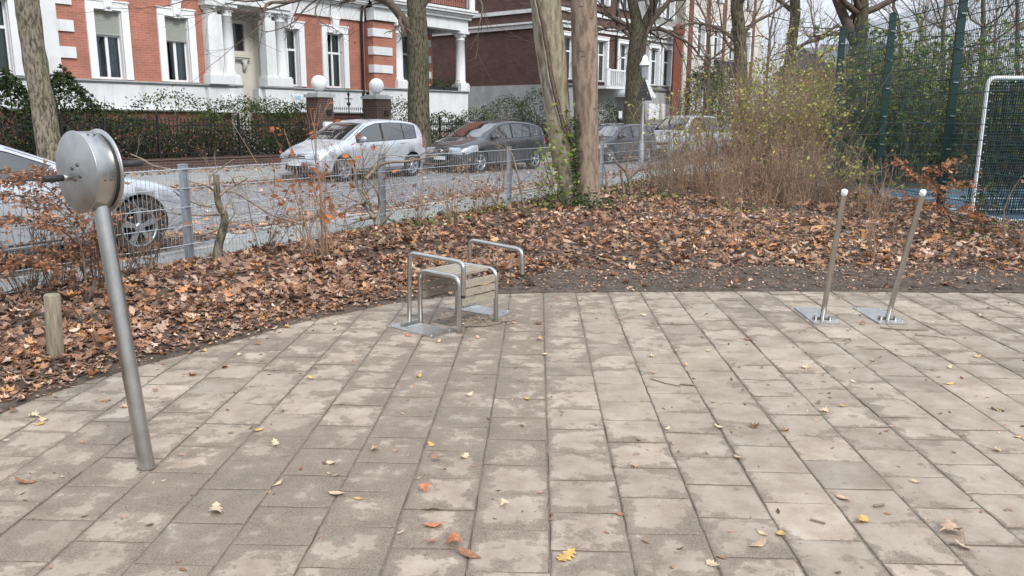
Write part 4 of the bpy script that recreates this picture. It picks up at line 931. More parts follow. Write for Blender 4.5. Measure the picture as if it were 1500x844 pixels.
SEDAN = dict(L=4.5, W=1.80, xa=.90, wb=2.72, r=.325, top=[(0, .42), (.02, .56), (.05, .64), (.10, .69), (.22, .75), (.6, .85), (1.36, .97), (1.8, 1.15), (2.25, 1.32), (2.7, 1.40), (3.1, 1.41), (3.5, 1.36), (4.0, 1.16), (4.3, 1.02), (4.44, .96), (4.49, .8), (4.5, .5)], belt=[(0, .58), (.5, .76), (1.0, .86), (2, .92), (3.4, .96), (4.2, .98), (4.5, .85)], wins=[(1.80, 2.6), (2.66, 3.34), (3.4, 3.7)], seams=[1.42, 2.63, 3.44], handles=[2.3, 3.2], mir=1.9, head=(.14, .56, .54, .72), tail=(4.25, 4.46, .74, .94), ws=(1.44, 2.24), rw=(3.6, 4.1), npz=.45, nose=nose_hatch, spokes=5)
# far side: nose towards -t; near flank (local -y or +y) at p = 16.25
def far_car(lab, t_front_axle, p_near, S, pm, tilt=0):
    # local +x = rear = +t direction; heading angle of +t from world X
    hd = math.pi/2 - SA + tilt; q = ST(t_front_axle - S['xa'], p_near + S['W']/2, -.03); return make_car(lab, tuple(q), hd, pm, S, 'cars parked along the far kerb')
far_car('silver hatchback, nearest of the row parked before the brick villa', 13.35, 16.3, HATCH, M['car_silver'], R(4))
far_car('dark grey compact car parked directly behind the silver hatchback', 18.45, 16.15, MPV, M['car_grey'])
far_car('black estate car seen right of the twin trunk tree', 25.5, 16.0, WAGON, M['car_black'])
far_car('tall silver people carrier parked behind the black estate car', 31.4, 16.0, VAN, M['car_silver'])
far_car('white car half hidden by the bare thicket beyond the silver people carrier', 37.6, 16.1, WAGON, M['car_white'])
# near car: nose towards +t, flank towards camera
hd = math.pi/2 - FA; wheel = np.array([-4.27, 9.18]); dirn = FD; S_ = SEDAN
org = wheel + dirn*S_['xa'] + FN*(S_['W']/2 - .02)
make_car('silver car at the near kerb behind the wire fence, cut off by the left edge', (org[0], org[1], .0), hd + math.pi, M['car_silver'], S_, 'cars parked on the near side')

# ================================================================== BUILDINGS (local frame: x along the street, y away from it)
HB = math.pi/2 - SA
def bframe(name, lab, cat, p, t0=0): return thing(name, lab, cat, tuple(ST(t0, p)), HB)
def wall_holes(mb, x0, x1, z0, z1, holes, y0=0., y1=.35, mi=0):
    """wall slab with rectangular openings (hx0, hx1, hz0, hz1)"""
    xs = sorted({x0, x1, *[h[0] for h in holes], *[h[1] for h in holes]}); xs = [x for x in xs if x0 <= x <= x1]
    for a, b_ in zip(xs[:-1], xs[1:]):
        hz = sorted([(h[2], h[3]) for h in holes if h[0] <= a + 1e-6 and h[1] >= b_ - 1e-6]); z = z0
        for c, d_ in hz:
            if c > z: mb.box((a, y0, z), (b_, y1, c), mi)
            z = d_
        if z < z1: mb.box((a, y0, z), (b_, y1, z1), mi)
def window(B, x0, x1, z0, z1, y=0., surround=.24, key=True, shutter=None, curtain='curtain', casements=2, transom=.66, sill=True, proud=.07, lab=None):
    xc = (x0+x1)/2; mb = MB(); s = surround
    if s:
        mb.box((x0-s, y-proud, z0), (x0, y+.02, z1)); mb.box((x1, y-proud, z0), (x1+s, y+.02, z1)); mb.box((x0-s, y-proud, z1), (x1+s, y+.02, z1+s))
        mb.box((x0-s-.03, y-proud-.03, z1+s), (x1+s+.03, y+.01, z1+s+.05))
        if key:
            mb.add([(xc-.10, y-proud-.06, z1-.04), (xc+.10, y-proud-.06, z1-.04), (xc+.17, y-proud-.08, z1+s+.28), (xc-.17, y-proud-.08, z1+s+.28), (xc-.10, y-.0, z1-.04), (xc+.10, y-.0, z1-.04), (xc+.17, y-.0, z1+s+.28), (xc-.17, y-.0, z1+s+.28)],
                   [(0, 1, 2, 3), (0, 4, 5, 1), (1, 5, 6, 2), (2, 6, 7, 3), (3, 7, 4, 0)])
            mb.box((xc-.20, y-proud-.10, z1+s+.28), (xc+.20, y+.01, z1+s+.35)); mb.sphere((xc, y-proud-.08, z1+s*.4), .07, 10)
    f = .055; yf = y+.20
    if s: mb.box((x0-.001, y+.021, z0), (x0+.022, yf-.001, z1)); mb.box((x1-.022, y+.021, z0), (x1+.001, yf-.001, z1)); mb.box((x0+.023, y+.021, z1-.022), (x1-.023, yf-.001, z1+.001))
    mb.box((x0, yf, z0), (x0+f, yf+.07, z1)); mb.box((x1-f, yf, z0), (x1, yf+.07, z1)); mb.box((x0+f, yf, z1-f), (x1-f, yf+.07, z1)); mb.box((x0+f, yf, z0), (x1-f, yf+.07, z0+f+.02))
    zt = z0+(z1-z0)*transom
    if transom: mb.box((x0+f, yf-.01, zt-.04), (x1-f, yf+.07, zt+.04))
    for k in range(1, casements): xk = x0+(x1-x0)*k/casements; mb.box((xk-.045, yf-.005, z0+f+.02), (xk+.045, yf+.068, (zt-.04) if transom else z1-f)); 
    if transom and casements > 1: mb.box((xc-.02, yf+.001, zt+.04), (xc+.02, yf+.066, z1-f))
    w = part('window', mb, M['white_frame'], B, lab)
    mb = MB(); mb.add([(x0+f, yf+.035, z0+f), (x1-f, yf+.035, z0+f), (x1-f, yf+.035, z1-f), (x0+f, yf+.035, z1-f)], [(0, 1, 2, 3)]); part('pane', mb, M['pane'], w)
    if sill: mb = MB(); mb.box((x0-.0, y-.10, z0-.055), (x1+.0, y+.2, z0-.003)); part('sill', mb, M['zinc'], w)
    if curtain:
        zc = (z1 if not transom else z1); xr = np.linspace(x0+.02, x1-.02, 60); mb = MB()
        ph = random.random()*6; yv = yf+.16+.035*np.sin(xr*60+ph+np.sin(xr*9)*2)
        def gap(a, b_):
            idx = (xr >= a) & (xr <= b_); X_, Y_ = xr[idx], yv[idx]; n_ = len(X_)
            if n_ < 2: return
            V_ = np.vstack([np.column_stack([X_, Y_, np.full(n_, z0+.03)]), np.column_stack([X_, Y_, np.full(n_, zc)])]); mb.add(V_, [(i, i+1, n_+i+1, n_+i) for i in range(n_-1)], smooth=True)
        if random.random() < .5: gap(x0, xc-.06); gap(xc+.02, x1)
        else: gap(x0, x0+.3*(x1-x0)); gap(x1-.42*(x1-x0), x1)
        part('curtain', mb, M[curtain], w)
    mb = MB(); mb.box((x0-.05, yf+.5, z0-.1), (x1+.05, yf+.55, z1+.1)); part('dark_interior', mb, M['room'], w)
    if shutter:
        mb = MB(); zs = shutter; k = 0; z = z1
        while z - .045 > zs: mb.box((x0+.01, yf-.085, z-.040), (x1-.01, yf-.065, z-.001)); z -= .045
        mb.box((x0+.01, yf-.062, zs), (x1-.01, yf-.055, z1-.001), 1); mb.box((x0+.01, yf-.09, zs-.02), (x1-.01, yf-.06, zs+.03))
        part('roller_shutter', mb, [M['shutter'], M['shutter_dark']], w)
    return w
def column(B, x, y, z0, z1, r=.2, square=False, cap_=True):
    mb = MB(); h = z1-z0
    mb.box((x-r*1.35, y-r*1.35, z0), (x+r*1.35, y+r*1.35, z0+.30)); mb.box((x-r*1.2, y-r*1.2, z0+.302), (x+r*1.2, y+r*1.2, z0+.36))
    if square: mb.box((x-r, y-r, z0+.362), (x+r, y+r, z1-.4))
    else: mb.lathe([(r*1.15, z0+.362), (r*1.15, z0+.42), (r*1.0, z0+.46), (r*.98, z0+.45+h*.3), (r*.86, z1-.42), (r*.95, z1-.41), (r*.95, z1-.37), (r*.85, z1-.36)], (x, y, 0), n=24, caps=False)
    mb.lathe([(r*.86, z1-.40), (r*.9, z1-.28), (r*1.1, z1-.17), (r*1.22, z1-.13)], (x, y, 0), n=20, caps=False)
    for a in range(8 if cap_ else 0): q = a*math.pi/4; mb.sphere((x+math.cos(q)*r*1.05, y+math.sin(q)*r*1.05, z1-.2), .05, 8, sc=(1, 1, 1.5))
    mb.box((x-r*1.35, y-r*1.35, z1-.13), (x+r*1.35, y+r*1.35, z1-.002))
    return part('column', mb, M['white'], B)
def ledge(B, x0, x1, z, y=0., hgt=.10, out=.12, mat='white', name='cornice', ends=.0):
    mb = MB(); mb.box((x0, y-out, z), (x1, y+.0, z+hgt*.5)); mb.box((x0-.02, y-out-.05, z+hgt*.5+.001), (x1+.02, y+.0, z+hgt)); return part(name, mb, M[mat], B)

# ---------- villa of orange-red brick with white trim (t 4..28.7)
B = bframe('brick_villa', 'orange red brick villa with white trim, columned porch and corner loggia', 'house', 26.5)
TW = 27.9
GH = [(8.75, 9.65, 2.74, 4.85), (5.6, 6.5, 2.74, 4.85), (12.05, 12.9, 2.74, 4.85), (14.33, 15.17, 2.74, 4.85), (18.86, 19.68, 2.76, 4.88), (21.0, 21.82, 2.76, 4.88)]
UH = [(a, b_, 6.9, 9.0) for a, b_, _, _ in GH] + [(16.95, 17.85, 6.9, 9.0)]
mb = MB(); 
wall_holes(mb, 4, 16.3, 2.62, 10.0, GH + UH); wall_holes(mb, 16.3, 18.55, 5.55, 10.0, UH); wall_holes(mb, 18.55, 22.95, 2.62, 10.0, GH + UH)
mb.box((3.7, 0, .1), (4.0, 11, 10)); mb.box((4, 10.7, .1), (28.6, 11, 10)); mb.box((28.3, 2.4, .1), (28.6, 10.7, 10)); part('brick_wall', mb, M['brick_red'], B)
mb = MB(); mb.box((3.9, -.07, 1.75), (16.55, .32, 2.615)); mb.box((17.75, -.07, 1.75), (22.9, .32, 2.615)); mb.box((15.62, -.28, 1.75), (16.95, -.075, 2.60)); mb.box((17.9, -.28, 1.75), (19.15, -.075, 2.60)); part('plinth', mb, M['white'], B)
mb = MB(); mb.box((3.9, -.0, .0), (16.6, .3, 1.745)); mb.box((17.7, -.0, .0), (22.9, .3, 1.745)); part('basement_wall', mb, M['brick_mid'], B)
ledge(B, 3.9, 15.6, 2.62, 0, .09, .10, 'grey_render', 'plinth_ledge'); ledge(B, 15.58, 16.98, 2.62, 0, .09, .30, 'grey_render', 'plinth_ledge'); ledge(B, 17.86, 19.18, 2.62, 0, .09, .30, 'grey_render', 'plinth_ledge'); ledge(B, 19.2, 22.9, 2.62, 0, .09, .10, 'grey_render', 'plinth_ledge')
ledge(B, 3.9, 15.6, 1.76, -.072, .07, .04, 'white', 'plinth_band'); ledge(B, 19.2, 22.9, 1.76, -.072, .07, .04, 'white', 'plinth_band')
for i, (a, b_, c, d_) in enumerate(GH): window(B, a, b_, c, d_, shutter={0: None, 1: 4.1, 2: 4.12, 3: 4.10}.get(i), curtain='curtain_green' if i == 0 else ('curtain' if i < 4 else 'curtain_green'), casements=2, transom=.64)
for a, b_, c, d_ in UH: window(B, a, b_, c, d_, curtain='curtain_green')
# white pilaster with quoin blocks
mb = MB(); mb.box((10.42, -.12, 2.715), (10.92, -.0, 5.55)); part('pilaster', mb, M['white'], B)
for k in range(4): 
    z = 3.32 + k*.78; mb = MB(); mb.box((10.925, -.06, z), (11.42, -.0, z+.33)); part('quoin', mb, M['white'], B)
# porch
mb = MB(); mb.box((16.3, .9, .3), (18.55, 1.2, 5.5)); mb.box((16.3, .352, .3), (16.55, .9, 5.5)); mb.box((18.3, .352, .3), (18.55, .9, 5.5)); mb.box((16.55, .0, 5.3), (18.3, .9, 5.5)); part('porch_wall', mb, M['cream'], B)
mb = MB(); x0, x1, z0, z1 = 16.62, 17.85, 3.98, 4.95
mb.box((x0-.12, .80, z0-.14), (x1+.12, .898, z0)); mb.box((x0-.12, .80, z1), (x1+.12, .898, z1+.12)); mb.box((x0-.12, .80, z0), (x0, .898, z1)); mb.box((x1, .80, z0), (x1+.12, .898, z1)); mb.box((x0+.38, .84, z0), (x0+.42, .898, z1)); tl = part('transom_window', mb, M['cream'], B)
mb = MB(); mb.add([(x0, .88, z0), (x1, .88, z0), (x1, .88, z1), (x0, .88, z1)], [(0, 1, 2, 3)]); part('pane', mb, M['car_glass'], tl)
ledge(B, 16.6, 18.0, 3.68, .898, .14, .16, 'cream', 'door_cornice')
for xb in (16.75, 17.78):
    mb = MB(); mb.tube([(xb, .75, 3.62), (xb, .72, 3.5), (xb, .80, 3.36), (xb, .85, 3.28)], [.09, .08, .07, .02], 8); mb.box((xb-.1, .72, 3.60), (xb+.1, .897, 3.66)); part('bracket', mb, M['white'], B)
mb = MB(); mb.box((16.85, .84, 1.2), (17.7, .897, 3.5)); dr_ = part('entrance_door', mb, M['cream'], B)
a_ = np.linspace(0, math.pi, 13); wv = [(.235, 1.75), (.235, 1.95), (.19, 2.0), (.19, 2.1)] ; out = []
outl = [(-.12, 1.72), (.12, 1.72), (.16, 1.86), (.235, 1.95), (.235, 2.95), (.19, 3.0), (.19, 3.08)] + [(.19*math.cos(q), 3.08+.2*math.sin(q)) for q in a_[1:-1]] + [(-.19, 3.08), (-.19, 3.0), (-.235, 2.95), (-.235, 1.95), (-.16, 1.86)]
mb = MB(); mb.add([(17.22+x, .832, z) for x, z in outl], [tuple(range(len(outl)))]); part('door_glass', mb, M['car_glass'], dr_)
mb = MB(); P_ = [(17.22+x*1.12, .83, 2.5+(z-2.5)*1.04) for x, z in outl]; mb.tube(P_ + [P_[0]], .025, 6, False); part('door_moulding', mb, M['cream'], dr_)
mb = MB(); mb.tube([(16.95, .80, 2.25), (16.95, .78, 2.3), (16.95, .78, 2.5), (16.95, .80, 2.55)], .015, 6); part('handle', mb, M['bolt'], dr_)
mb = MB()
for k in range(7): mb.box((16.56, -.9+k*.26, .12), (17.74, .84, .28+k*.16-.002*k))
part('entrance_steps', mb, M['grey_render'], B)
column(B, 15.98, -.08, 2.712, 5.45, .27, True); column(B, 16.60, -.08, 2.712, 5.45, .21)
column(B, 18.24, -.08, 2.712, 5.45, .21, True); column(B, 18.80, -.08, 2.712, 5.45, .21)
mb = MB(); mb.box((15.6, -.42, 5.452), (19.15, -.003, 5.95)); part('porch_beam', mb, M['white'], B)
mb = MB(); mb.box((19.15, -.10, 5.45), (22.9, -.003, 5.95)); part('frieze', mb, M['white'], B); mb = MB(); mb.box((4, -.1, 5.55), (15.6, -.003, 5.95)); part('frieze', mb, M['white'], B)
for z, o_, h_ in ((5.952, .18, .1), (6.07, .34, .14), (6.22, .42, .12)): ledge(B, 3.9, 22.9, z, 0, h_, o_, 'white', 'cornice')
ledge(B, 15.5, 19.25, 5.953, -.2, .25, .36, 'white', 'porch_cornice')
for x, z0_, z1_ in ((17.42, 3.02, 3.02),): pass
mb = MB(); mb.box((16.06, -.34, 2.0), (16.62, -.283, 2.36)); part('house_sign', mb, M['white_frame'], B)
mb = MB(); mb.add([(19.0, -.32, 2.46), (19.55, -.32, 2.46), (19.28, -.30, 1.95), (19.0, -.29, 2.46), (19.55, -.29, 2.46), (19.28, -.28, 1.95)], [(0, 1, 2), (0, 3, 4, 1), (1, 4, 5, 2), (2, 5, 3, 0)]); part('triangular_sign', mb, M['white_frame'], B)
mb = MB(); mb.box((19.14, -.335, 2.28), (19.42, -.322, 2.4)); part('sign_panel', mb, M['sign_blue'], B)
# right bay with loggia, projecting 0.5
PB = -.5; XB0, XB1 = 23.0, 28.6
mb = MB(); wall_holes(mb, XB0, 24.25, 2.62, 5.45, [], PB, PB+.35); mb.box((XB0, PB+.35, 2.62), (XB0+.3, 2.0, 5.45)); mb.box((XB0, PB, 6.4), (XB1, PB+.3, 10)); mb.box((XB1-.3, PB+.3, 6.4), (XB1, 2.4, 10.)); mb.box((XB0, PB+.3, 6.4), (XB0+.3, 0, 10)); mb.box((XB1-1.05, 1.35, 2.8), (XB1-.3, 1.6, 5.45)); part('bay_wall', mb, M['brick_red'], B)
for k in range(3):
    z = 3.42 + k*.72; mb = MB(); mb.box((XB0-.04, PB-.05, z), (24.0, PB-.002, z+.32)); mb.box((XB0-.05, PB-.05, z), (XB0-.002, PB+.28, z+.32)); part('quoin', mb, M['white'], B)
    mb = MB(); mb.box((XB1-.95, 1.29, z), (XB1-.45, 1.348, z+.32)); part('quoin', mb, M['white'], B)
mb = MB(); mb.box((XB0-.08, PB-.09, 1.05), (XB1+.05, PB+.25, 2.75)); mb.box((XB1-.25, PB+.25, 1.05), (XB1+.05, 2.4, 2.75)); part('bay_parapet', mb, M['white'], B)
mb = MB(); mb.box((XB0, PB, .0), (XB1, PB+.3, 1.04)); mb.box((XB1-.3, PB+.3, 0), (XB1, 2.4, 1.04)); part('bay_base', mb, M['white'], B)
ledge(B, XB0-.1, XB1+.08, 2.752, PB-.02, .07, .12, 'grey_render', 'parapet_ledge'); ledge(B, XB0-.1, XB1+.05, 1.35, PB-.09, .12, .05, 'white', 'parapet_band')
column(B, 24.45, PB+.12, 2.83, 5.5, .22); column(B, 25.5, PB+.12, 2.83, 5.5, .22); column(B, XB1-.22, PB+.12, 2.83, 5.5, .22); column(B, XB1-1.25, 1.2, 2.83, 5.5, .2)
mb = MB(); wall_holes(mb, 23.3, XB1-1.05, 2.62, 5.45, [(24.45, 25.35, 2.85, 5.3), (26.0, 27.0, 2.85, 5.3)], 1.35, 1.6); part('loggia_wall', mb, M['cream'], B)
window(B, 24.45, 25.35, 2.85, 5.3, 1.35, .12, False, None, 'curtain_green'); window(B, 26.0, 27.0, 2.85, 5.3, 1.35, .12, False, None, 'curtain')
mb = MB(); mb.box((XB0+.02, PB+.26, 2.62), (XB1-.3, 1.35, 2.7)); part('loggia_floor', mb, M['grey_render'], B)
mb = MB(); mb.box((XB0-.03, PB-.12, 5.5), (XB1+.05, PB+.36, 5.98)); mb.box((XB1-.36, PB+.36, 5.5), (XB1+.05, 2.4, 5.98)); mb.box((XB0, PB+.36, 5.86), (XB1-.36, 1.6, 5.98)); part('entablature', mb, M['white'], B)
ledge(B, XB0-.1, XB1+.15, 5.983, PB-.1, .2, .16, 'white', 'cornice'); ledge(B, XB0-.2, XB1+.3, 6.19, PB-.1, .2, .36, 'white', 'cornice')
mb = MB(); mb.box((XB1+.05, PB-.1, 5.983), (XB1+.25, 2.4, 6.18)); mb.box((XB1+.05, PB-.1, 6.19), (XB1+.45, 2.4, 6.39)); part('side_cornice', mb, M['white'], B)
mb = MB(); 
for k in range(46): x = XB0+.05+k*.122; mb.tube([(x, PB-.25, 6.42), (x, PB-.25, 7.15)], .012, 4, False)
mb.box((XB0, PB-.27, 7.15), (XB1+.2, PB-.23, 7.19)); mb.box((XB0, PB-.27, 6.45), (XB1+.2, PB-.23, 6.48))
for k in range(12): x = XB0+.25+k*.45; mb.lathe([(.12, -.008), (.14, -.008), (.14, .008), (.12, .008)], (x, PB-.25, 6.8), (0, 1, 0), 12, caps=False)
part('balcony_railing', mb, M['iron'], B)
for x in (XB0+.1, XB1+.1): mb = MB(); mb.box((x-.16, PB-.36, 6.40), (x+.16, PB-.10, 7.3)); part('balcony_pier', mb, M['white'], B)
mb = MB(); mb.tube([(22.72, -.12, 1.0), (22.72, -.12, 5.5), (22.72, -.2, 5.9), (22.72, -.2, 9.9)], .055, 10); part('downpipe', mb, M['iron'], B)
mb = MB(); mb.add([(3.4, -.8, 10.0), (28.9, -.8, 10.0), (28.9, 11.5, 10.0), (3.4, 11.5, 10.0), (7.4, 4.5, 13.2), (24.9, 4.5, 13.2), (24.9, 6.5, 13.2), (7.4, 6.5, 13.2)], [(0, 1, 5, 4), (1, 2, 6, 5), (2, 3, 7, 6), (3, 0, 4, 7), (4, 5, 6, 7), (0, 3, 2, 1)]); part('roof', mb, M['slate'], B)

# ---------- dark red brick house with grey plinth
T2 = 36.4
B2 = bframe('dark_brick_house', 'dark red brick house with white cornice bands and a blank side wall', 'house', 26.5)
def w2(px0, px1, py0, py1, p=26.5):
    a = FT(px0, p); b_ = FT(px1, p); zb, zt = FP((px0+px1)/2, py1, p)[1], FP((px0+px1)/2, py0, p)[1]; return a, b_, zb, zt
W2 = [w2(823, 836, 62, 112), w2(873, 884, 66, 110), w2(904, 917, 69, 115), w2(949, 961, 74, 114), w2(967, 979, 75, 114)]
W2 = [((a+b_)/2-.55, (a+b_)/2+.55, 3.75, 6.05) for a, b_, _, _ in W2]
TE = FT(985, 26.5); TG = FT(923, 26.5)
U2 = [(a, b_, 8.0, 10.1) for a, b_, _, _ in W2]
mb = MB(); wall_holes(mb, T2, TG, 3.45, 12.2, W2 + U2); mb.box((T2, .35, 3.45), (T2+.35, 14, 12.2)); part('brick_wall', mb, M['brick_dark'], B2)
mb = MB(); wall_holes(mb, TG+.001, TE, 3.45, 12.2, W2 + U2); part('front_wall', mb, M['grey_wall'], B2)
mb = MB(); mb.box((T2-.12, -.12, .0), (TE+.05, .3, 3.44)); mb.box((T2-.12, .3, 0), (T2+.3, 14, 3.44)); part('plinth', mb, M['grey_render'], B2)
for z, h_, o_ in ((6.45, .22, .12), (6.68, .1, .22), (7.28, .2, .10), (11.9, .35, .4)):
    mb = MB(); mb.box((T2-o_, -o_, z), (TE+o_, -.002, z+h_)); mb.box((T2-o_, .0, z), (T2-.002, 14, z+h_)); part('cornice', mb, M['white'], B2)
for z in (3.42,): mb = MB(); mb.box((T2-.16, -.25, z), (TE+.1, -.122, z+.1)); part('ledge', mb, M['zinc'], B2)
for a, b_, c, d_ in W2 + U2: window(B2, a, b_, c, d_, surround=.17, key=False, curtain='curtain')
a, b_ = FT(870, 25.4), FT(905, 25.4); mb = MB()
bb = bframe('x', 'x', 'x', 0) if 0 else None
x0b, x1b = W2[1][0]-.7, W2[1][1]+1.0
mb.box((x0b, -1.2, 3.3), (x1b, -.13, 3.44)); mb.box((x0b, -1.2, 4.28), (x1b, -1.1, 4.38))
for k in range(14): x = x0b+.08+(x1b-x0b-.16)*k/13; mb.box((x-.035, -1.18, 3.44), (x+.035, -1.12, 4.28))
for x in (x0b, x1b-.3): mb.box((x, -1.24, 3.44), (x+.3, -1.08, 4.42))
part('balcony', mb, M['white_frame'], B2)
mb = MB(); x0c = W2[2][0]; mb.add([(x0c-.4, -1.6, 2.9), (x0c+1.9, -1.6, 2.9), (x0c+.75, -1.6, 3.9), (x0c-.4, -.13, 2.9), (x0c+1.9, -.13, 2.9), (x0c+.75, -.13, 3.9)], [(0, 1, 2), (3, 5, 4), (0, 3, 4, 1), (1, 4, 5, 2), (2, 5, 3, 0)]); part('entrance_canopy', mb, M['white_frame'], B2)
mb = MB(); mb.tube([(W2[1][1]+.9, -.1, 3.5), (W2[1][1]+.9, -.1, 11.8)], .05, 8); part('downpipe', mb, M['iron'], B2)
for a, b_, c, d_ in W2[3:]: mb = MB(); mb.box((a-.1, -.14, 1.6), (b_+.1, -.122, 2.6)); part('basement_window', mb, M['white_frame'], B2); 
mb = MB(); mb.add([(T2-.6, -.7, 12.25), (TE+.6, -.7, 12.25), (TE+.6, 14.3, 12.25), (T2-.6, 14.3, 12.25), (T2+3, 4, 15.5), (TE-3, 4, 15.5), (TE-3, 9, 15.5), (T2+3, 9, 15.5)], [(0, 1, 5, 4), (1, 2, 6, 5), (2, 3, 7, 6), (3, 0, 4, 7), (4, 5, 6, 7), (0, 3, 2, 1)]); part('roof', mb, M['slate'], B2)
# ---------- cream house with red brick strips beyond
B3 = bframe('cream_house', 'cream house with red brick strips and white window frames beyond the dark brick house', 'house', 26.5)
TA, TB = TE+1.2, FT(1108, 26.5)
H3 = [(TA+1.8+i*2.6, TA+2.9+i*2.6, z, z+2.2) for i in range(int((TB-TA-2)/2.6)) for z in (2.2, 6.0, 9.8)]
mb = MB(); wall_holes(mb, TA, TB, .0, 13, H3); mb.box((TA, .35, 0), (TA+.3, 12, 13)); mb.box((TB-.3, .35, 0), (TB, 12, 13)); part('rendered_wall', mb, M['cream'], B3)
for i in range(int((TB-TA)/2.6)+1): mb = MB(); mb.box((TA+i*2.6+.5, -.05, 0), (TA+i*2.6+1.1, -.002, 12.9)); part('brick_strip', mb, M['brick_mid'], B3)
for a, b_, c, d_ in H3: window(B3, a, b_, c, d_, surround=.2, key=False, curtain=None)
mb = MB(); mb.box((TA-.4, -.5, 12.9), (TB+.4, 12, 13.2)); mb.add([(TA-.5, -.6, 13.2), (TB+.5, -.6, 13.2), (TB+.5, 12, 13.2), (TA-.5, 12, 13.2), (TA+3, 5, 17), (TB-3, 5, 17)], [(0, 1, 5, 4), (1, 2, 5), (2, 3, 4, 5), (3, 0, 4)]); part('roof', mb, M['slate'], B3)
mb = MB(); mb.box((TA+1.5, -1.6, 4.6), (TA+6, -.002, 4.75)); mb.box((TA+1.5, -1.6, 4.75), (TA+6, -1.5, 5.6)); part('balcony', mb, M['panel_black'], B3)
# red brick column with a cap standing at the boundary
Yc = 54.; c0 = AT(988, 175, Yc); rt = thing('brick_chimney_column', 'slim red brick column with a capped top right of the dark brick house', 'column', (c0[0], c0[1], 0))
zt_c = AT(988, 50, Yc)[2]; mb = MB(); mb.box((-.27, -.27, 0), (.27, .27, zt_c)); part('shaft', mb, M['terracotta'], rt)
mb = MB(); mb.box((-.36, -.36, zt_c+.002), (.36, .36, zt_c+.25)); mb.lathe([(.3, zt_c+.25), (.42, zt_c+.4), (.2, zt_c+.55), (0, zt_c+.7)], n=4, caps=False); part('capital', mb, M['terracotta'], rt)
# ---------- house behind the court, seen through the fence
q = AT(1300, 100, 66); hb = thing('orange_brick_house', 'orange brick house with dark roof seen through the tall court fence', 'house', (q[0]-1, q[1], 0), R(8))
HH = [(-1.8+i*2.4, -.6+i*2.4, z, z+1.5) for i in range(2) for z in (1.2, 3.6)]
mb = MB(); wall_holes(mb, -3.2, 3.2, 0, 5.6, HH); mb.box((-3.2, .35, 0), (-2.85, 10, 5.6)); part('brick_wall', mb, M['brick_red'], hb)
for a, b_, c, d_ in HH: window(hb, a, b_, c, d_, surround=0, key=False, curtain='curtain')
mb = MB(); mb.add([(-3.6, -.6, 5.6), (3.6, -.6, 5.6), (3.6, 10.6, 5.6), (-3.6, 10.6, 5.6), (-3.6, 5, 7.6), (3.6, 5, 7.6)], [(0, 1, 5, 4), (1, 2, 5), (2, 3, 4, 5), (3, 0, 4), (0, 3, 2, 1)]); part('roof', mb, M['slate'], hb)
q = AT(1235, 100, 80); hb = thing('white_house', 'pale house with a dark gable far behind the trunk by the court fence', 'house', (q[0]-2, q[1], 0), R(-20))
HH = [(1+i*2.6, 2.1+i*2.6, z, z+1.6) for i in range(2) for z in (1.5, 4.3)]
mb = MB(); wall_holes(mb, 0, 6, 0, 6.6, HH); mb.box((0, .35, 0), (.35, 7, 6.6)); part('rendered_wall', mb, M['cream'], hb)
for a, b_, c, d_ in HH: window(hb, a, b_, c, d_, surround=0, key=False, curtain=None)
mb = MB(); mb.add([(-.4, -.5, 6.6), (6.4, -.5, 6.6), (6.4, 7.4, 6.6), (-.4, 7.4, 6.6), (-.4, 3.5, 9), (6.4, 3.5, 9)], [(0, 1, 5, 4), (1, 2, 5), (2, 3, 4, 5), (3, 0, 4), (0, 3, 2, 1)]); part('roof', mb, M['slate'], hb)
# ---------- garden fence with brick piers and ball lamps
PF = 22.2
gp = [(FT(451, PF), FT(487, PF)), (FT(535, PF), FT(570, PF))]
gf = bframe('iron_fence', 'black spiked iron railing on a low brown plinth in front of the houses', 'fence', PF)
def railing(x0, x1):
    k = max(1, round((x1-x0)/2.6)); w_ = (x1-x0)/k
    for i in range(k):
        a = x0+w_*i; b_ = a+w_; mb = MB()
        for z in (.55, 1.32): mb.box((a+.03, -.015, z), (b_-.03, .015, z+.03))
        n_ = int(w_/.115)
        for j in range(1, n_):
            x = a + w_*j/n_; mb.tube([(x, 0, .42), (x, 0, 1.48)], .013, 4, False); mb.lathe([(.008, 1.47), (.022, 1.50), (0, 1.58)], (x, 0, 0), n=4, caps=False)
        part('railing', mb, M['iron'], gf)
        mb = MB(); mb.box((a-.028, -.03, .40), (a+.028, .03, 1.62)); mb.lathe([(.03, 1.62), (.035, 1.66), (0, 1.74)], (a, 0, 0), n=8, caps=False); part('post', mb, M['iron'], gf)
    mb = MB(); mb.box((x0, -.14, .0), (x1, .14, .37)); mb.box((x0, -.17, .371), (x1, .17, .42)); part('plinth_wall', mb, M['brick_pier'], gf)
railing(-14, gp[0][0]-.02); railing(gp[1][1]+.02, 62)
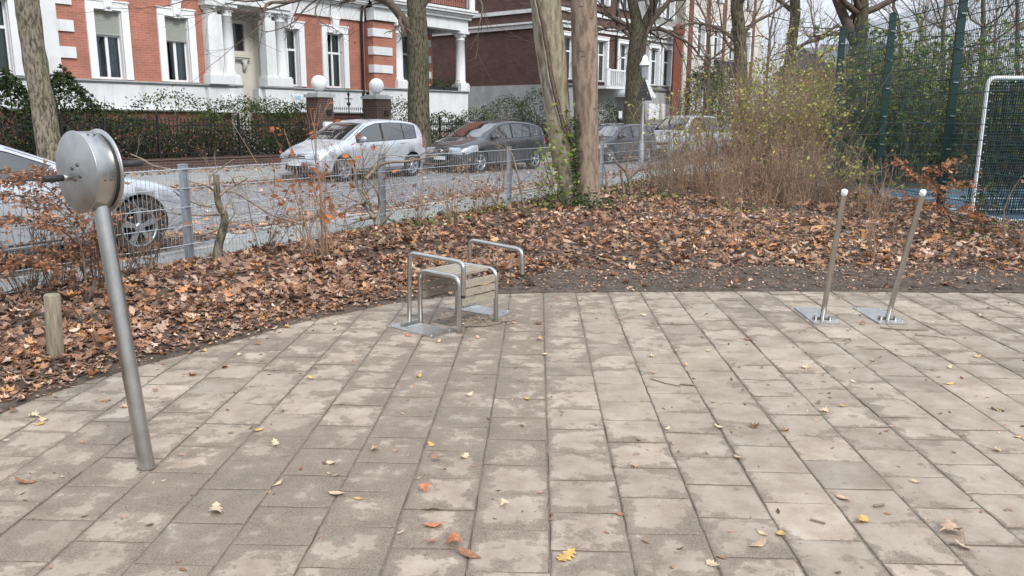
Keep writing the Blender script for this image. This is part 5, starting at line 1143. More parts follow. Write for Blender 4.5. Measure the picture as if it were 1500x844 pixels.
for i, (a, b_) in enumerate(gp):
    c = (a+b_)/2; hw_ = (b_-a)/2*.62; pr = thing('gate_pier', ['red brown brick gate pier left of the iron gate, with a white ball on top', 'red brown brick gate pier right of the iron gate, with a white ball on top'][i], 'gate pier', tuple(ST(c, PF)), HB, 'gate piers of the brick villa')
    zt = FP(468, 143, PF)[1]
    mb = MB(); mb.box((-hw_, -hw_, 0), (hw_, hw_, zt)); part('pier', mb, M['brick_pier'], pr)
    mb = MB(); mb.box((-hw_*1.16, -hw_*1.16, zt+.002), (hw_*1.16, hw_*1.16, zt+.10)); mb.box((-hw_*.9, -hw_*.9, zt+.101), (hw_*.9, hw_*.9, zt+.15)); part('cap', mb, M['grey_render'], pr)
    mb = MB(); mb.lathe([(.12, zt+.15), (.10, zt+.2), (.12, zt+.22)], n=16); part('ball_foot', mb, M['grey_render'], pr)
    mb = MB(); mb.sphere((0, 0, zt+.21+.25), .262, 32); part('ball_lamp', mb, M['ball'], pr)
    mb = MB(); mb.box((.02, -hw_-.06, zt-.55), (.2, -hw_-.001, zt-.40)); part('pier_light', mb, M['black_plastic'], pr)
    if i == 0:
        mb = MB()
        for k in range(6): mb.box((-.16+.0, -hw_-.12, .5+k*.16), (.16, -hw_-.002, .5+k*.16+.15))
        part('letterbox', mb, M['white_frame'], pr)
    else:
        mb = MB(); mb.box((-.1, -hw_-.05, .95), (.2, -hw_-.002, 1.5)); part('intercom', mb, M['galv'], pr)
g0, g1 = gp[0][1]+.0, gp[1][0]-.0; gt = bframe('iron_gate', 'black iron gate with a crowned centre bar between the two brick piers', 'gate', PF, g0); Wg = g1-g0
for s_, (a, b_) in enumerate(((.03, Wg/2-.01), (Wg/2+.01, Wg-.03))):
    mb = MB(); 
    for z in (.25, 1.0, 1.55): mb.box((a, -.02, z), (b_, .02, z+.035))
    n_ = 8
    for j in range(n_+1):
        x = a+(b_-a)*j/n_; zt = 1.85 + .0*j; mb.tube([(x, 0, .2), (x, 0, zt)], .012, 4, False); mb.lathe([(.01, zt-.01), (.028, zt+.03), (0, zt+.12)], (x, 0, 0), n=4, caps=False)
    for j in range(4): mb.lathe([(.09, -.01), (.11, -.01), (.11, .01), (.09, .01)], (a+(b_-a)*(j+.5)/4, 0, .68), (0, 1, 0), 12, caps=False)
    part('gate_leaf', mb, M['iron'], gt)
mb = MB(); mb.tube([(Wg/2, 0, .1), (Wg/2, 0, 2.3)], .025, 6); mb.sphere((Wg/2, 0, 2.05), .07, 8); mb.bar((Wg/2-.16, 0, 2.22), (Wg/2+.16, 0, 2.22), .03, .03); mb.lathe([(.02, 2.3), (.05, 2.36), (0, 2.5)], (Wg/2, 0, 0), n=6, caps=False); part('crown_bar', mb, M['iron'], gt)
# street lamp, warning-sign shaped post, notice on fence, white marker post by the trunk
Yl = 26.; l0 = AT(941, 190, Yl); sl = thing('street_lamp', 'old style street lamp with white hood beside the forked street tree', 'street lamp', (l0[0], l0[1], .1)); zh = AT(941, 86, Yl)[2]
mb = MB(); mb.lathe([(.10, 0), (.09, .8), (.05, .9), (.035, zh-.75), (.05, zh-.70)], n=12); part('pole', mb, M['galv'], sl)
mb = MB(); mb.lathe([(.06, zh-.7), (.08, zh-.66), (.13, zh-.32), (.135, zh-.30)], n=6, smooth=False); part('lantern', mb, M['lamp_glass'], sl)
mb = MB(); mb.lathe([(.17, zh-.30), (.165, zh-.27), (.09, zh-.12), (.08, zh-.05), (.03, zh), (0, zh+.03)], n=16, caps=False); part('hood', mb, M['goal'], sl)
mb = MB(); zz = AT(941, 134, Yl)[2]; mb.add([(-.26, -.08, zz-.38), (.26, -.08, zz-.38), (0, -.08, zz+.3), (-.26, -.05, zz-.38), (.26, -.05, zz-.38), (0, -.05, zz+.3)], [(0, 1, 2), (3, 5, 4), (0, 3, 4, 1), (1, 4, 5, 2), (2, 5, 3, 0)]); part('sign_back', mb, M['panel_black'], sl)
q = ST(FT(908, 22.0), 22.0, .0); zz = FP(908, 168, 22)[1]; mb = MB(); mb.box((-.16, -.04, zz-.18), (.16, -.02, zz+.18)); o = thing('notice', 'small white notice hung on the iron railing left of the street lamp', 'notice', tuple(q), HB); part('notice_board', mb, M['white_frame'], o)
q = ST(FT(622, 18.8), 18.8, .1); zz = FP(622, 183, 18.8)[1]; mb = MB(); mb.box((-.11, -.05, 0), (.11, .05, zz-.15)); mb.box((-.11, -.05, zz-.149), (.11, .05, zz-.1)); o = thing('marker_post', 'white marker post standing right of the dark street tree trunk', 'post', tuple(q), HB); part('post_body', mb, M['white_frame'], o)

# ================================================================== VEGETATION
TR = np.random.default_rng(42)
def unit(v): v = np.asarray(v, float); return v/(np.linalg.norm(v)+1e-12)
def quads(mb, P, size, cols, rng=TR, flat=.0, asp=.55):
    """folded diamond leaves"""
    n = len(P)
    if not n: return
    T = np.array([(-.5, 0, 0), (-.05, -.5*asp, .06), (.5, 0, -.04), (-.05, .5*asp, .06)])
    Rm = rotmats(rng.uniform(0, 6.283, n), rng.uniform(-1.4, 1.4, n)*(1-flat), rng.uniform(-1.4, 1.4, n)*(1-flat))
    W = np.einsum('nij,kj->nki', Rm, T)*np.asarray(size)[:, None, None] + P[:, None]
    F_ = np.arange(n*4).reshape(n, 4); F3 = np.concatenate([F_[:, [0, 1, 2]], F_[:, [0, 2, 3]]])
    mb.add(W.reshape(-1, 3), F3, np.repeat(cols, 4, 0))
def curve(p, d, L, k, wob, grav=0., rng=TR):
    pts = [np.array(p, float)]; d = unit(d)
    for i in range(k):
        d = unit(d + rng.normal(0, wob, 3) + np.array([0, 0, grav])); pts.append(pts[-1] + d*L/k)
    return pts, d
def grow(mb, p, d, L, r, depth, tips=None, n=5, ratio=.62, spread=.75, up=.06, wob=.12, kids=(2, 4), rng=TR):
    k = 5 if depth > 1 else 3; pts, de = curve(p, d, L, k, wob, up, rng)
    mb.tube(pts, np.linspace(r, r*.55, len(pts)), n if depth > 1 else 3, False)
    if depth <= 0:
        if tips is not None: tips += pts[1:]
        return
    nk = rng.integers(kids[0], kids[1]+1) + 1
    for c in range(nk):
        f = 1.0 if c == 0 else rng.uniform(.3, .95); j = min(int(f*k), k-1); q = pts[j] + (pts[j+1]-pts[j])*(f*k-j if f < 1 else 1); base_d = unit(pts[min(j+1, k)]-pts[j])
        a = rng.normal(0, 1, 3); a -= base_d*(a @ base_d); a = unit(a); s = spread*(.35 if c == 0 else 1)*rng.uniform(.6, 1.25)
        grow(mb, q, unit(base_d + a*s), L*ratio*rng.uniform(.75, 1.2), r*(.62 if c == 0 else .45)*(1-.25*f*(c > 0)), depth-1, tips, max(n-1, 4), ratio, spread, up, wob, kids, rng)
def trunk_mesh(pts, rad, n=40, bump_=.09, seed=0, flare=True, sub_=8):
    P = resample3(pts, sub_); t = np.linspace(0, 1, len(P)); rr = np.interp(t, np.linspace(0, 1, len(rad)), rad)
    mb = MB(); mb.tube(P, rr, n); V = mb.v[0]; k = len(P)
    C = np.repeat(P, n, 0); D = V[:len(C)]-C; ang = np.tile(np.arange(n), k); row = np.repeat(np.arange(k), n)
    nz = vnoise(ang/n*9, row*.35, seed, 3)-.5; nz2 = np.sin(ang/n*2*math.pi*5 + seed)*.3
    f = 1 + bump_*(2*nz + nz2*.5)
    if flare: f *= 1 + .45*np.exp(-(row/ (k*.05+1)))*(.7+.6*np.sin(ang/n*2*math.pi*4+seed)**2)
    V[:len(C)] = C + D*f[:, None]; return mb
def resample3(pts, s):
    P = np.array(pts, float); out = [P[0]]
    for i in range(len(P)-1):
        p0, p1, p2, p3 = P[max(i-1, 0)], P[i], P[i+1], P[min(i+2, len(P)-1)]
        for j in range(1, s+1): t = j/s; out.append(.5*((2*p1) + (-p0+p2)*t + (2*p0-5*p1+4*p2-p3)*t*t + (-p0+3*p1-3*p2+p3)*t**3))
    return np.array(out)
def px_pts(L_, Y): return [AT(x, y, Y if not isinstance(Y, (list, tuple)) else Y[i]) for i, (x, y) in enumerate(L_)]
def tree(lab, trunk_px, Y, rpx, gz, mat, limbs=(), depth=4, topz=None, group=None, crownL=3., extra=6, seed=1, name='street_tree', tipleaf=0, leafcol=None, wob=.12):
    """trunk_px from the ground up; continues to topz; limbs given in pixels at the trunk's distance"""
    rng = np.random.default_rng(seed); m2p = Y/1176.; P = px_pts(trunk_px, Y); base = P[0].copy(); base[2] = gz; P = [base - np.array([0, 0, .1])] + P[1:] if len(P) > 2 else P
    rad = [r*m2p for r in rpx]; top_ = P[-1]; d = unit(P[-1]-P[-2])
    if topz:
        while P[-1][2] < topz: d = unit(d + rng.normal(0, .07, 3)*np.array([1, 1, .3]) + [0, 0, .06]); P.append(P[-1] + d*1.2); rad.append(rad[-1]*.86)
    root = thing(name, lab, 'tree', tuple(base), 0, group)
    tm = trunk_mesh(P, rad, seed=seed); part('trunk', tm, M[mat], root, world=True)
    mb = MB(); tips = []
    for lp, r0, r1, dp in limbs:
        Q = px_pts(lp, [Y - i*.25 for i in range(len(lp))]) if dp < 9 else px_pts(lp, Y); Q = resample3(Q, 4); rr = np.linspace(r0*m2p, r1*m2p, len(Q)); mb.tube(Q, rr, 8, False)
        for i in range(3, len(Q), 2):
            a = rng.normal(0, 1, 3); grow(mb, Q[i], unit(unit(Q[i]-Q[i-1]) + a*.7), crownL*.45*rng.uniform(.6, 1.1), rr[i]*.5, max((dp % 10)-1, 0), tips, 5, rng=rng, wob=wob)
        grow(mb, Q[-1], unit(Q[-1]-Q[-2]), crownL*.6, rr[-1], dp % 10, tips, 5, rng=rng, wob=wob)
    if extra:
        z0 = P[0][2] + (P[-1][2]-P[0][2])*.45; 
        for i in range(extra):
            k = rng.integers(int(len(P)*.6), len(P)); q = P[k]; a = rng.uniform(0, 6.28); grow(mb, q, unit([math.cos(a), math.sin(a), rng.uniform(.3, 1.1)]), crownL*rng.uniform(.8, 1.2), rad[min(k, len(rad)-1)]*.5, depth-1, tips, 6, rng=rng, wob=wob)
        grow(mb, P[-1], d, crownL, rad[-1], depth, tips, 6, rng=rng, wob=wob)
    if mb.v: part('crown', mb, M[{'bark_pale': 'twig_tan', 'bark_far': 'twig_far'}.get(mat, 'twig')], root, world=True)
    if tipleaf and tips:
        T = np.array(tips); T = T[rng.choice(len(T), min(tipleaf, len(T)), replace=False)]; lm = MB(); c = np.array(leafcol or (.30, .17, .07)); scatter_leaves(lm, T, rng.uniform(.07, .13, len(T)), np.clip(c*rng.uniform(.7, 1.3, (len(T), 1)), 0, 1), 1.2, rng); part('foliage', lm, M['leaf'], root, world=True)
    return root
def Yp(px, p): k = (px-750)/1176.; return p/(.629*1 - .777*k)
def YP(px, p): r = ray(px, 170); return float(r[1]*p/(r[:2] @ ND[:2]))
# street trees
YL = YP(70, 18.75)
tree('mossy grey street tree trunk behind the near silver car at the far left', [(78, 300), (76, 240), (68, 190), (55, 110), (44, 40), (36, -30), (30, -120)], YL, [19, 16.5, 16, 15.5, 15.5, 16, 16], .1, 'bark_old', depth=3, topz=9, crownL=2.6, seed=3)
Y2 = YP(612, 18.9)
tree('dark mossy street tree between silver and dark grey cars, forking near the top edge', [(614, 250), (614, 190), (613, 130), (612, 70), (611, 30), (610, -20), (611, -90)], Y2, [17, 15, 14.5, 15, 13.5, 13, 12], .1, 'bark_dark',
     limbs=[([(604, 50), (590, 28), (572, 6), (550, -14), (520, -30)], 7, 4, 3), ([(520, -30), (470, -14), (430, 2), (396, 4), (387, 14), (386, 28), (376, 42), (362, 54)], 3.2, .6, 1), ([(430, 2), (400, 12), (370, 18), (330, 14), (300, 20)], 1.6, .5, 2),
            ([(520, -30), (480, -10), (462, 14), (470, 32), (486, 40)], 1.6, .5, 2), ([(500, -25), (452, 8), (428, 34), (396, 46), (380, 44)], 1.4, .4, 1), ([(430, -10), (400, -3), (360, 2), (300, -4), (240, 10)], 1.8, .5, 2), ([(611, 20), (640, -10), (680, -20), (704, 2), (706, 18), (702, 36)], 3, .6, 1)], depth=3, topz=10, crownL=2.6, seed=8, tipleaf=90, leafcol=(.35, .14, .05))
Y4 = YP(934, 18.9)
tree('dark forked street tree behind the black estate car, beside the street lamp', [(928, 205), (929, 160), (930, 110), (934, 62), (932, 30), (926, 0), (922, -40)], Y4, [16, 13.5, 12.5, 12, 8, 7, 6], .1, 'bark_dark',
     limbs=[([(932, 60), (922, 42), (905, 30), (880, 18), (850, 10)], 5, 1.6, 13), ([(930, 66), (915, 46), (895, 40), (872, 46), (850, 52)], 2.6, 1, 12), ([(938, 58), (948, 40), (962, 22), (975, 8), (988, -10)], 6, 2.5, 13), ([(937, 54), (945, 30), (955, 8), (962, -14)], 5, 3, 13), ([(945, 46), (965, 42), (992, 54), (1012, 66), (1026, 84)], 3.6, 1.2, 12)], depth=4, topz=9, crownL=3.4, seed=5)
# tall twin trunk tree in the bed
YT = 14.0; rt = thing('twin_trunk_tree', 'pale smooth barked tree with two tall trunks rising from ivy in the leaf bed', 'tree', tuple(G(850, 303)))
PL = px_pts([(846, 306), (836, 278), (824, 228), (817, 170), (810, 100), (804, 50), (799, 0), (792, -60), (785, -140), (779, -240)], YT); RL = np.array([17, 14.5, 16, 17.5, 20.5, 21, 21, 20, 18, 16])*YT/1176
PR = px_pts([(862, 310), (861, 285), (860, 225), (858, 160), (857, 100), (856, 50), (855, 0), (853, -60), (851, -140), (850, -240)], YT-.1); RR = np.array([21, 17, 16.5, 17, 18.5, 18.3, 18, 17, 15, 13])*YT/1176
tl = part('trunk', trunk_mesh(PL, RL, 48, .05, 4), M['bark_pale'], rt, 'pale trunk leaning to the left with a long dark crack', world=True)
tr_ = part('trunk', trunk_mesh(PR, RR, 36, .022, 9), M['bark_brown'], rt, 'straight brown trunk on the right', world=True)
_ck = px_pts([(846, 255), (836, 215), (826, 190), (815, 150), (806, 110), (800, 70), (795, 40), (789, 12), (784, -20)], YT)
crack = []
for q in _ck:
    j = int(np.argmin([abs(p[2]-q[2]) for p in PL])); c0 = np.array([np.interp(q[2], [p[2] for p in PL], [p[0] for p in PL]), YT]); r0 = float(np.interp(q[2], [p[2] for p in PL], RL)); dx = np.clip(q[0]-c0[0], -r0*.9, r0*.9); crack.append(np.array([c0[0]+dx, YT-math.sqrt(r0*r0-dx*dx)-.004, q[2]]))
for dx_, rr_, mt in ((0, .030, 'twig'), (.045, .016, 'bark_brown'), (-.045, .014, 'bark_pale')):
    mb = MB(); C_ = resample3(crack, 6); C_ = C_ + np.array([dx_, .0, 0]) + TR.normal(0, .003, C_.shape); mb.tube(C_, rr_*(1+.5*(vnoise(np.arange(len(C_))*.5, 0*np.arange(len(C_)), 3, 3)-.5)), 6); part('bark_crack', mb, M[mt], tl, world=True)
mb = MB()
for k in range(26):
    tp, tr0 = (PR, RR) if k % 2 else (PL, RL); f = TR.uniform(.2, .75)*(len(tp)-1); j = int(f); c = tp[j]+(tp[j+1]-tp[j])*(f-j); r_ = tr0[j]*1.012; a0 = -math.pi/2 + TR.uniform(-1.2, .8); w_ = TR.uniform(.15, .55)
    mb.tube([c + np.array([math.cos(a0+q)*r_, math.sin(a0+q)*r_, TR.normal(0, .006)]) for q in np.linspace(0, w_, 6)], [.001, .004, .005, .005, .004, .001], 4, False)
part('bark_scars', mb, M['twig'], rt, world=True)['kind'] = 'stuff'
mb = MB()
for P_, R__ in ((PL, RL), (PR, RR)):
    for a in range(4): q = TR.uniform(0, 6.28); grow(mb, P_[-1] - np.array([0, 0, TR.uniform(0, 1.6)]), unit([math.cos(q), math.sin(q), 1.1]), 2.3, R__[-1]*.5, 3, None, 6)
part('crown', mb, M['twig_tan'], rt, world=True)
# trees right of the centre and far behind
tree('ivy dark tree standing right behind the tall thicket', [(1088, 240), (1090, 180), (1086, 120), (1084, 60), (1080, 10), (1084, -30)], 30, [15, 11, 9.5, 9, 8.5, 8], 0, 'bark_dark', limbs=[([(1084, 70), (1066, 50), (1044, 38), (1012, 34), (990, 42)], 3, 1.2, 12), ([(1084, 55), (1104, 34), (1130, 20), (1150, 6)], 3, 1.2, 12), ([(1083, 80), (1070, 70), (1060, 52), (1055, 20)], 2.6, 1, 12)], depth=4, topz=8, crownL=3, seed=21, name='bare_tree')
tree('slender bare tree left of the stout forked trunk by the court fence', [(1160, 230), (1158, 160), (1155, 110), (1160, 60), (1165, 20), (1162, -30)], 36, [9, 8, 7.5, 7, 7, 6], 0, 'bark_dark', limbs=[([(1160, 80), (1175, 66), (1200, 58), (1222, 48)], 2.6, 1.2, 12)], depth=4, topz=9, crownL=3, seed=22, name='bare_tree')
tree('stout brown trunk forking in a V just behind the court fence corner', [(1256, 230), (1256, 150), (1254, 90), (1258, 60), (1261, 20), (1262, -20), (1264, -80)], 34, [15, 13, 12.5, 10.5, 10, 9, 8], 0, 'bark_dark', limbs=[([(1252, 62), (1244, 42), (1236, 24), (1226, 0), (1216, -30)], 8, 6, 12), ([(1250, 70), (1232, 40), (1216, 44), (1200, 54)], 2.6, 1.2, 12)], depth=4, topz=9, crownL=3, seed=23, name='bare_tree')
far_trees = [('bare', 1040, 44, 9), ('bare', 1120, 50, 10), ('bare', 1190, 60, 11), ('bare', 1320, 38, 8), ('bare', 1375, 33, 8), ('bare', 1430, 30, 8), ('bare', 1490, 34, 9), ('bare', 1410, 44, 9), ('bare', 1465, 52, 10), ('bare', 1345, 58, 9), ('bare', 1560, 38, 9), ('bare', 1005, 60, 10), ('bare', 1640, 42, 9)]
fl_ = ['between the cream house and the ivy dark tree', 'just right of the ivy dark tree', 'farther behind the slender bare tree', 'right of the orange brick house', 'directly behind the tallest visible court fence post', 'above the left post of the ball goal', 'above the dark net of the ball goal', 'farther back above the left post of the goal', 'farther back above the net of the goal', 'far away between the orange brick house and the tall fence post', 'beyond the right edge of the court', 'far down the street before the cream house', 'farthest beyond the right edge of the court']
for i, (k_, px, Y, hh) in enumerate(far_trees):
    tree('bare brown tree ' + fl_[i], [(px, 240), (px+TR.uniform(-5, 5), 150), (px+TR.uniform(-8, 8), 90)], Y, [150/Y, 125/Y, 105/Y], 0, 'bark_far', depth=4, topz=hh*.62, crownL=hh*.27, extra=7, seed=60+i, name='bare_tree', group='bare trees far behind the court', tipleaf=50, leafcol=(.32, .2, .09), wob=.15)

YG2 = np.array([(.16, .24, .055), (.22, .31, .08), (.12, .19, .05), (.27, .34, .10)])
# ---------------- shrubs
GREENY = np.array([(.20, .22, .055), (.27, .28, .07), (.33, .31, .10), (.15, .18, .05), (.38, .35, .12), (.24, .20, .08)])
DARKG = np.array([(.03, .055, .02), (.045, .075, .025), (.06, .09, .03), (.025, .04, .018), (.08, .10, .04)])
MIDG = np.array([(.07, .11, .03), (.10, .14, .04), (.05, .085, .03), (.13, .15, .06)])
def shrub(lab, base, h, nst, spread, mat='twig_tan', leaves=0, pal=GREENY, lsize=(.03, .06), zr=(.4, 1.), twigs=3, r=.007, seed=0, group=None, name='shrub', lean=(0, 0), quad=True, cat='shrub', tw=.35):
    rng = np.random.default_rng(seed+500); base = np.asarray(base, float); root = thing(name, lab, cat, tuple(base), 0, group); mb = MB(); S_ = []
    for i in range(nst):
        a = rng.uniform(0, 6.28); o = np.array([math.cos(a), math.sin(a), 0])*rng.uniform(0, .16*h) ; L_ = h*rng.uniform(.45, 1.2); d = np.array([math.cos(a)*spread*rng.uniform(.1, 1)+lean[0], math.sin(a)*spread*rng.uniform(.1, 1)+lean[1], 1])
        pts, de = curve(base + o - [0, 0, .03], d, L_, 6, .09, -.02, rng); rr = r*rng.uniform(.6, 1.5); mb.tube(pts, np.linspace(rr, rr*.35, 7), 4, False); S_ += pts[2:]
        for t in range(twigs):
            k = rng.integers(2, 6); dd = unit(pts[k]-pts[k-1] + rng.normal(0, .55, 3)); p2, _ = curve(pts[k], dd, L_*tw*rng.uniform(.4, 1.1), 4, .14, 0, rng); mb.tube(p2, np.linspace(rr*.55, rr*.22, 5), 3, False); S_ += p2[1:]
            if tw > .3:
                p3, _ = curve(p2[2], unit(p2[2]-p2[1] + rng.normal(0, .6, 3)), L_*tw*.4, 3, .15, 0, rng); mb.tube(p3, np.linspace(rr*.35, rr*.2, 4), 3, False); S_ += p3[1:]
    part('branches', mb, M[mat], root, world=True)
    if leaves:
        S_ = np.array(S_); zrel = (S_[:, 2]-base[2])/h; S_ = S_[(zrel > zr[0]) & (zrel < zr[1]+.15)]; hs = rng.choice(len(S_), max(int(len(S_)*.30), 1), replace=False); P = S_[hs[rng.integers(0, len(hs), leaves)]] + rng.normal(0, .035, (leaves, 3)); P[:, 2] = np.maximum(P[:, 2], base[2]+.02); lm = MB(); c = pick(leaves, None, rng, pal); sz = rng.uniform(*lsize, leaves)
        (quads(lm, P, sz, c, rng, 0, .6) if quad else scatter_leaves(lm, P, sz, c, .9, rng, templ=[12, 13, 14, 15, 0, 6])); part('foliage', lm, M['leaf'], root, world=True)
    return root
def gb(px, py): q = G(px, py); q[2] = float(bed_h(q[0], q[1])); return q
def gy(px, Y, z=.03): q = AT(px, 300, Y); q[2] = z; return q
# thicket between twin tree and court fence: px, Y, height, stems, leaves, label
TH_ = [(972, 17.5, 1.9, 34, 60, 'reddish bare shrub at the left end of the thicket by a fence post'), (998, 18.5, 2.3, 36, 190, 'shrub with yellow leaves up high, second from the left end of the thicket'),
       (1024, 16.8, 1.9, 40, 120, 'dense reddish brown shrub below the black balcony in the thicket'), (1046, 19.0, 2.6, 38, 330, 'green flecked shrub left of the ivy dark tree'),
       (1072, 17.2, 2.2, 42, 220, 'bushy brown shrub right in front of the ivy dark tree'), (1096, 18.6, 2.9, 44, 560, 'tall yellow green shrub just right of the ivy dark tree'),
       (1118, 16.4, 2.2, 42, 240, 'brown stemmed shrub low in the middle of the thicket'), (1136, 18.0, 3.0, 46, 700, 'leafy yellow green shrub in the middle of the thicket'),
       (1145, 16.2, 2.4, 44, 420, 'shrub with brown foot and green top in front of the slender bare tree'), (1165, 17.6, 3.3, 50, 900, 'tallest yellow green shrub of the thicket, near the court fence'),
       (1184, 16.2, 2.3, 34, 380, 'leafy shrub touching the left post of the court fence'), (1205, 14.6, 1.2, 20, 60, 'brown bare shrub at the foot of the leftmost court fence post'),
       (1235, 14.8, 1.15, 16, 60, 'low brown twiggy shrub between the two left posts of the court fence'), (1262, 13.4, 1.0, 13, 40, 'low bare shrub behind the top of the left leaning bar'), (1290, 12.6, 1.0, 14, 30, 'twiggy shrub between the tops of the two leaning bars'),
       (985, 15.9, 1.4, 30, 20, 'low red brown twig clump at the front left of the thicket'), (1060, 14.6, 1.1, 26, 14, 'thin bare bush standing forward of the thicket in the leaf bed'), (1140, 14.6, 1.3, 34, 40, 'low brown bush at the front middle of the thicket'), (1185, 14.0, 1.2, 34, 40, 'low brown bush at the front right of the thicket'), (1100, 15.2, 1.4, 34, 40, 'low brown bush in front of the bushy brown shrub')]
for i, (px, Y, h, ns, lv, lab) in enumerate(TH_):
    shrub(lab, gy(px, Y), h, int(ns*(.75 if i in (0, 1, 2, 15) else 1.15)), .24, 'twig_tan' if i % 3 else 'twig_grey', int(lv*1.0), GREENY*1.35, (.045, .095), (.45, 1), 4, .0062, i, 'shrubs of the bare thicket')
# saplings with few stems in the litter
for i, (px, py, h, ns, lab) in enumerate([(1075, 372, 1.0, 5, 'thin bare sapling in the leaf bed right of the twin tree'), (1128, 350, .9, 4, 'dark thin sapling in the leaf bed left of the leaning bars'), (1258, 370, .95, 6, 'pale bare sapling behind the left leaning bar'), (1287, 385, .8, 6, 'bare forked sapling between the two leaning bars'), (1172, 330, .9, 7, 'small dry bush in the leaf bed left of the left bar top')]):
    shrub(lab, gb(px, py), h, ns, .3, 'twig_tan', 0, twigs=3, r=.006, seed=40+i, name='sapling', cat='sapling')
shrub('reddish stemmed sapling at the right edge below the ball goal', gb(1489, 372), 1.0, 3, .12, 'twig_tan', 16, PAL[[5, 8]], (.05, .08), (.2, 1), 1, .011, 51, name='sapling', quad=False, cat='sapling')
# beech sprays with copper leaves
BEE = np.array([(.36, .17, .09), (.30, .14, .08), (.42, .22, .12), (.25, .12, .07), (.46, .27, .17)])
def spray(lab, base, stems, pal, seed, name='beech_shrub', lsz=(.035, .065), dens=26, mat='twig'):
    rng = np.random.default_rng(seed); root = thing(name, lab, 'shrub', tuple(base)); mb = MB(); LP = []
    for pts, r0 in stems:
        Q = resample3([np.array(p) for p in pts], 5); mb.tube(Q, np.linspace(r0, r0*.35, len(Q)), 5, False)
        for i in range(len(Q)//4, len(Q), 1):
            for s_ in (-1, 1):
                dd = unit(Q[min(i+1, len(Q)-1)]-Q[i-1]); side = unit(np.cross(dd, [0, 0, 1]) + [0, 0, rng.uniform(-.3, .3)])*s_; p2, _ = curve(Q[i], unit(dd + side*1.1), rng.uniform(.12, .30), 4, .12, -.03, rng); mb.tube(p2, np.linspace(r0*.35, .001, 5), 3, False)
                for q in p2[1:]: LP += [q + rng.normal(0, .018, 3) for _ in range(int(dens/9) + (rng.uniform() < .5))]
    part('branches', mb, M[mat], root, world=True); LP = np.array(LP); lm = MB(); c = pick(len(LP), None, rng, pal); scatter_leaves(lm, LP + [0, 0, -.02], rng.uniform(*lsz, len(LP)), c, .55, rng, templ=[12, 13, 14, 15]); part('foliage', lm, M['leaf'], root, world=True)
b0 = gb(128, 462)
def P7(x, y, Y): return AT(x, y, Y)
spray('beech shrub with dry copper leaves behind the leaning post, at the left edge', b0, [
    ([b0, P7(125, 400, 6.3), P7(118, 360, 6.4), P7(100, 322, 6.5), P7(60, 292, 6.7), P7(0, 284, 6.9)], .012), ([P7(118, 360, 6.4), P7(80, 330, 6.2), P7(40, 318, 6.0), P7(-10, 325, 5.9)], .008),
    ([b0, P7(140, 400, 6.5), P7(128, 350, 6.6), P7(95, 300, 6.7), P7(50, 262, 6.9), P7(5, 250, 7.1)], .011), ([P7(95, 300, 6.7), P7(100, 270, 6.8), P7(60, 248, 6.9), P7(20, 262, 7.0)], .006),
    ([P7(118, 370, 6.4), P7(70, 372, 6.3), P7(20, 385, 6.2)], .006), ([b0, P7(150, 390, 6.4), P7(142, 350, 6.4), P7(150, 320, 6.4)], .009), ([b0, P7(110, 410, 6.2), P7(70, 385, 6.1), P7(30, 378, 6.1)], .008)], BEE, 5, dens=20)
shrub('bare dark stems with a few leaves behind the leaning post', gb(150, 440), 1.0, 9, .35, 'twig', 40, PAL[[0, 6]], (.05, .09), (.15, .7), 3, .007, 61, quad=False)
shrub('bare twiggy bush against the wire fence under the near silver car', gb(95, 428), .8, 16, .6, 'twig', 60, PAL[[0, 2, 6]], (.05, .08), (.1, .8), 4, .005, 62, quad=False)
shrub('thin bare twigs at the wire fence between leaning post and first fence post', gb(215, 405), .7, 12, .7, 'twig', 30, PAL[[0, 2, 6]], (.05, .08), (.1, .8), 4, .004, 63, quad=False)
shrub('dense twig tangle with brown leaves hiding the door of the near silver car', gb(40, 440), 1.0, 22, .7, 'twig', 150, BEE, (.04, .065), (.2, 1), 4, .0045, 161, quad=False)
shrub('bare twig tangle over the front wheel of the near silver car', gb(175, 415), .95, 14, .6, 'twig', 50, BEE, (.04, .065), (.2, 1), 4, .0042, 162, quad=False)
shrub('bare twiggy bush between the pruned stub and the rusty leaved bush', gb(385, 382), .85, 12, .6, 'twig', 30, BEE, (.04, .065), (.2, 1), 4, .004, 163, quad=False)
bR = gb(1400, 345)
spray('beech sapling with bright copper leaves in front of the thickest court fence post', bR, [([bR, P7(1385, 310, 10.8), P7(1378, 285, 10.8), P7(1350, 262, 10.9), P7(1320, 240, 11)], .012), ([P7(1378, 285, 10.8), P7(1365, 262, 10.5), P7(1375, 248, 10.3), P7(1388, 240, 10.2)], .007), ([P7(1380, 290, 10.8), P7(1402, 268, 11), P7(1418, 266, 11.2)], .006), ([P7(1388, 300, 10.6), P7(1365, 300, 10.5), P7(1330, 285, 10.5)], .006), ([P7(1392, 312, 10.4), P7(1410, 306, 10.4), P7(1428, 312, 10.4)], .006)], np.array([(.44, .19, .09), (.38, .15, .07), (.52, .27, .14)]), 6, lsz=(.05, .085), dens=9)
shrub('small green leaved sapling at the right of the bright beech', gb(1425, 352), .75, 6, .3, 'twig', 60, MIDG, (.05, .09), (.3, 1), 2, .005, 64, quad=False)
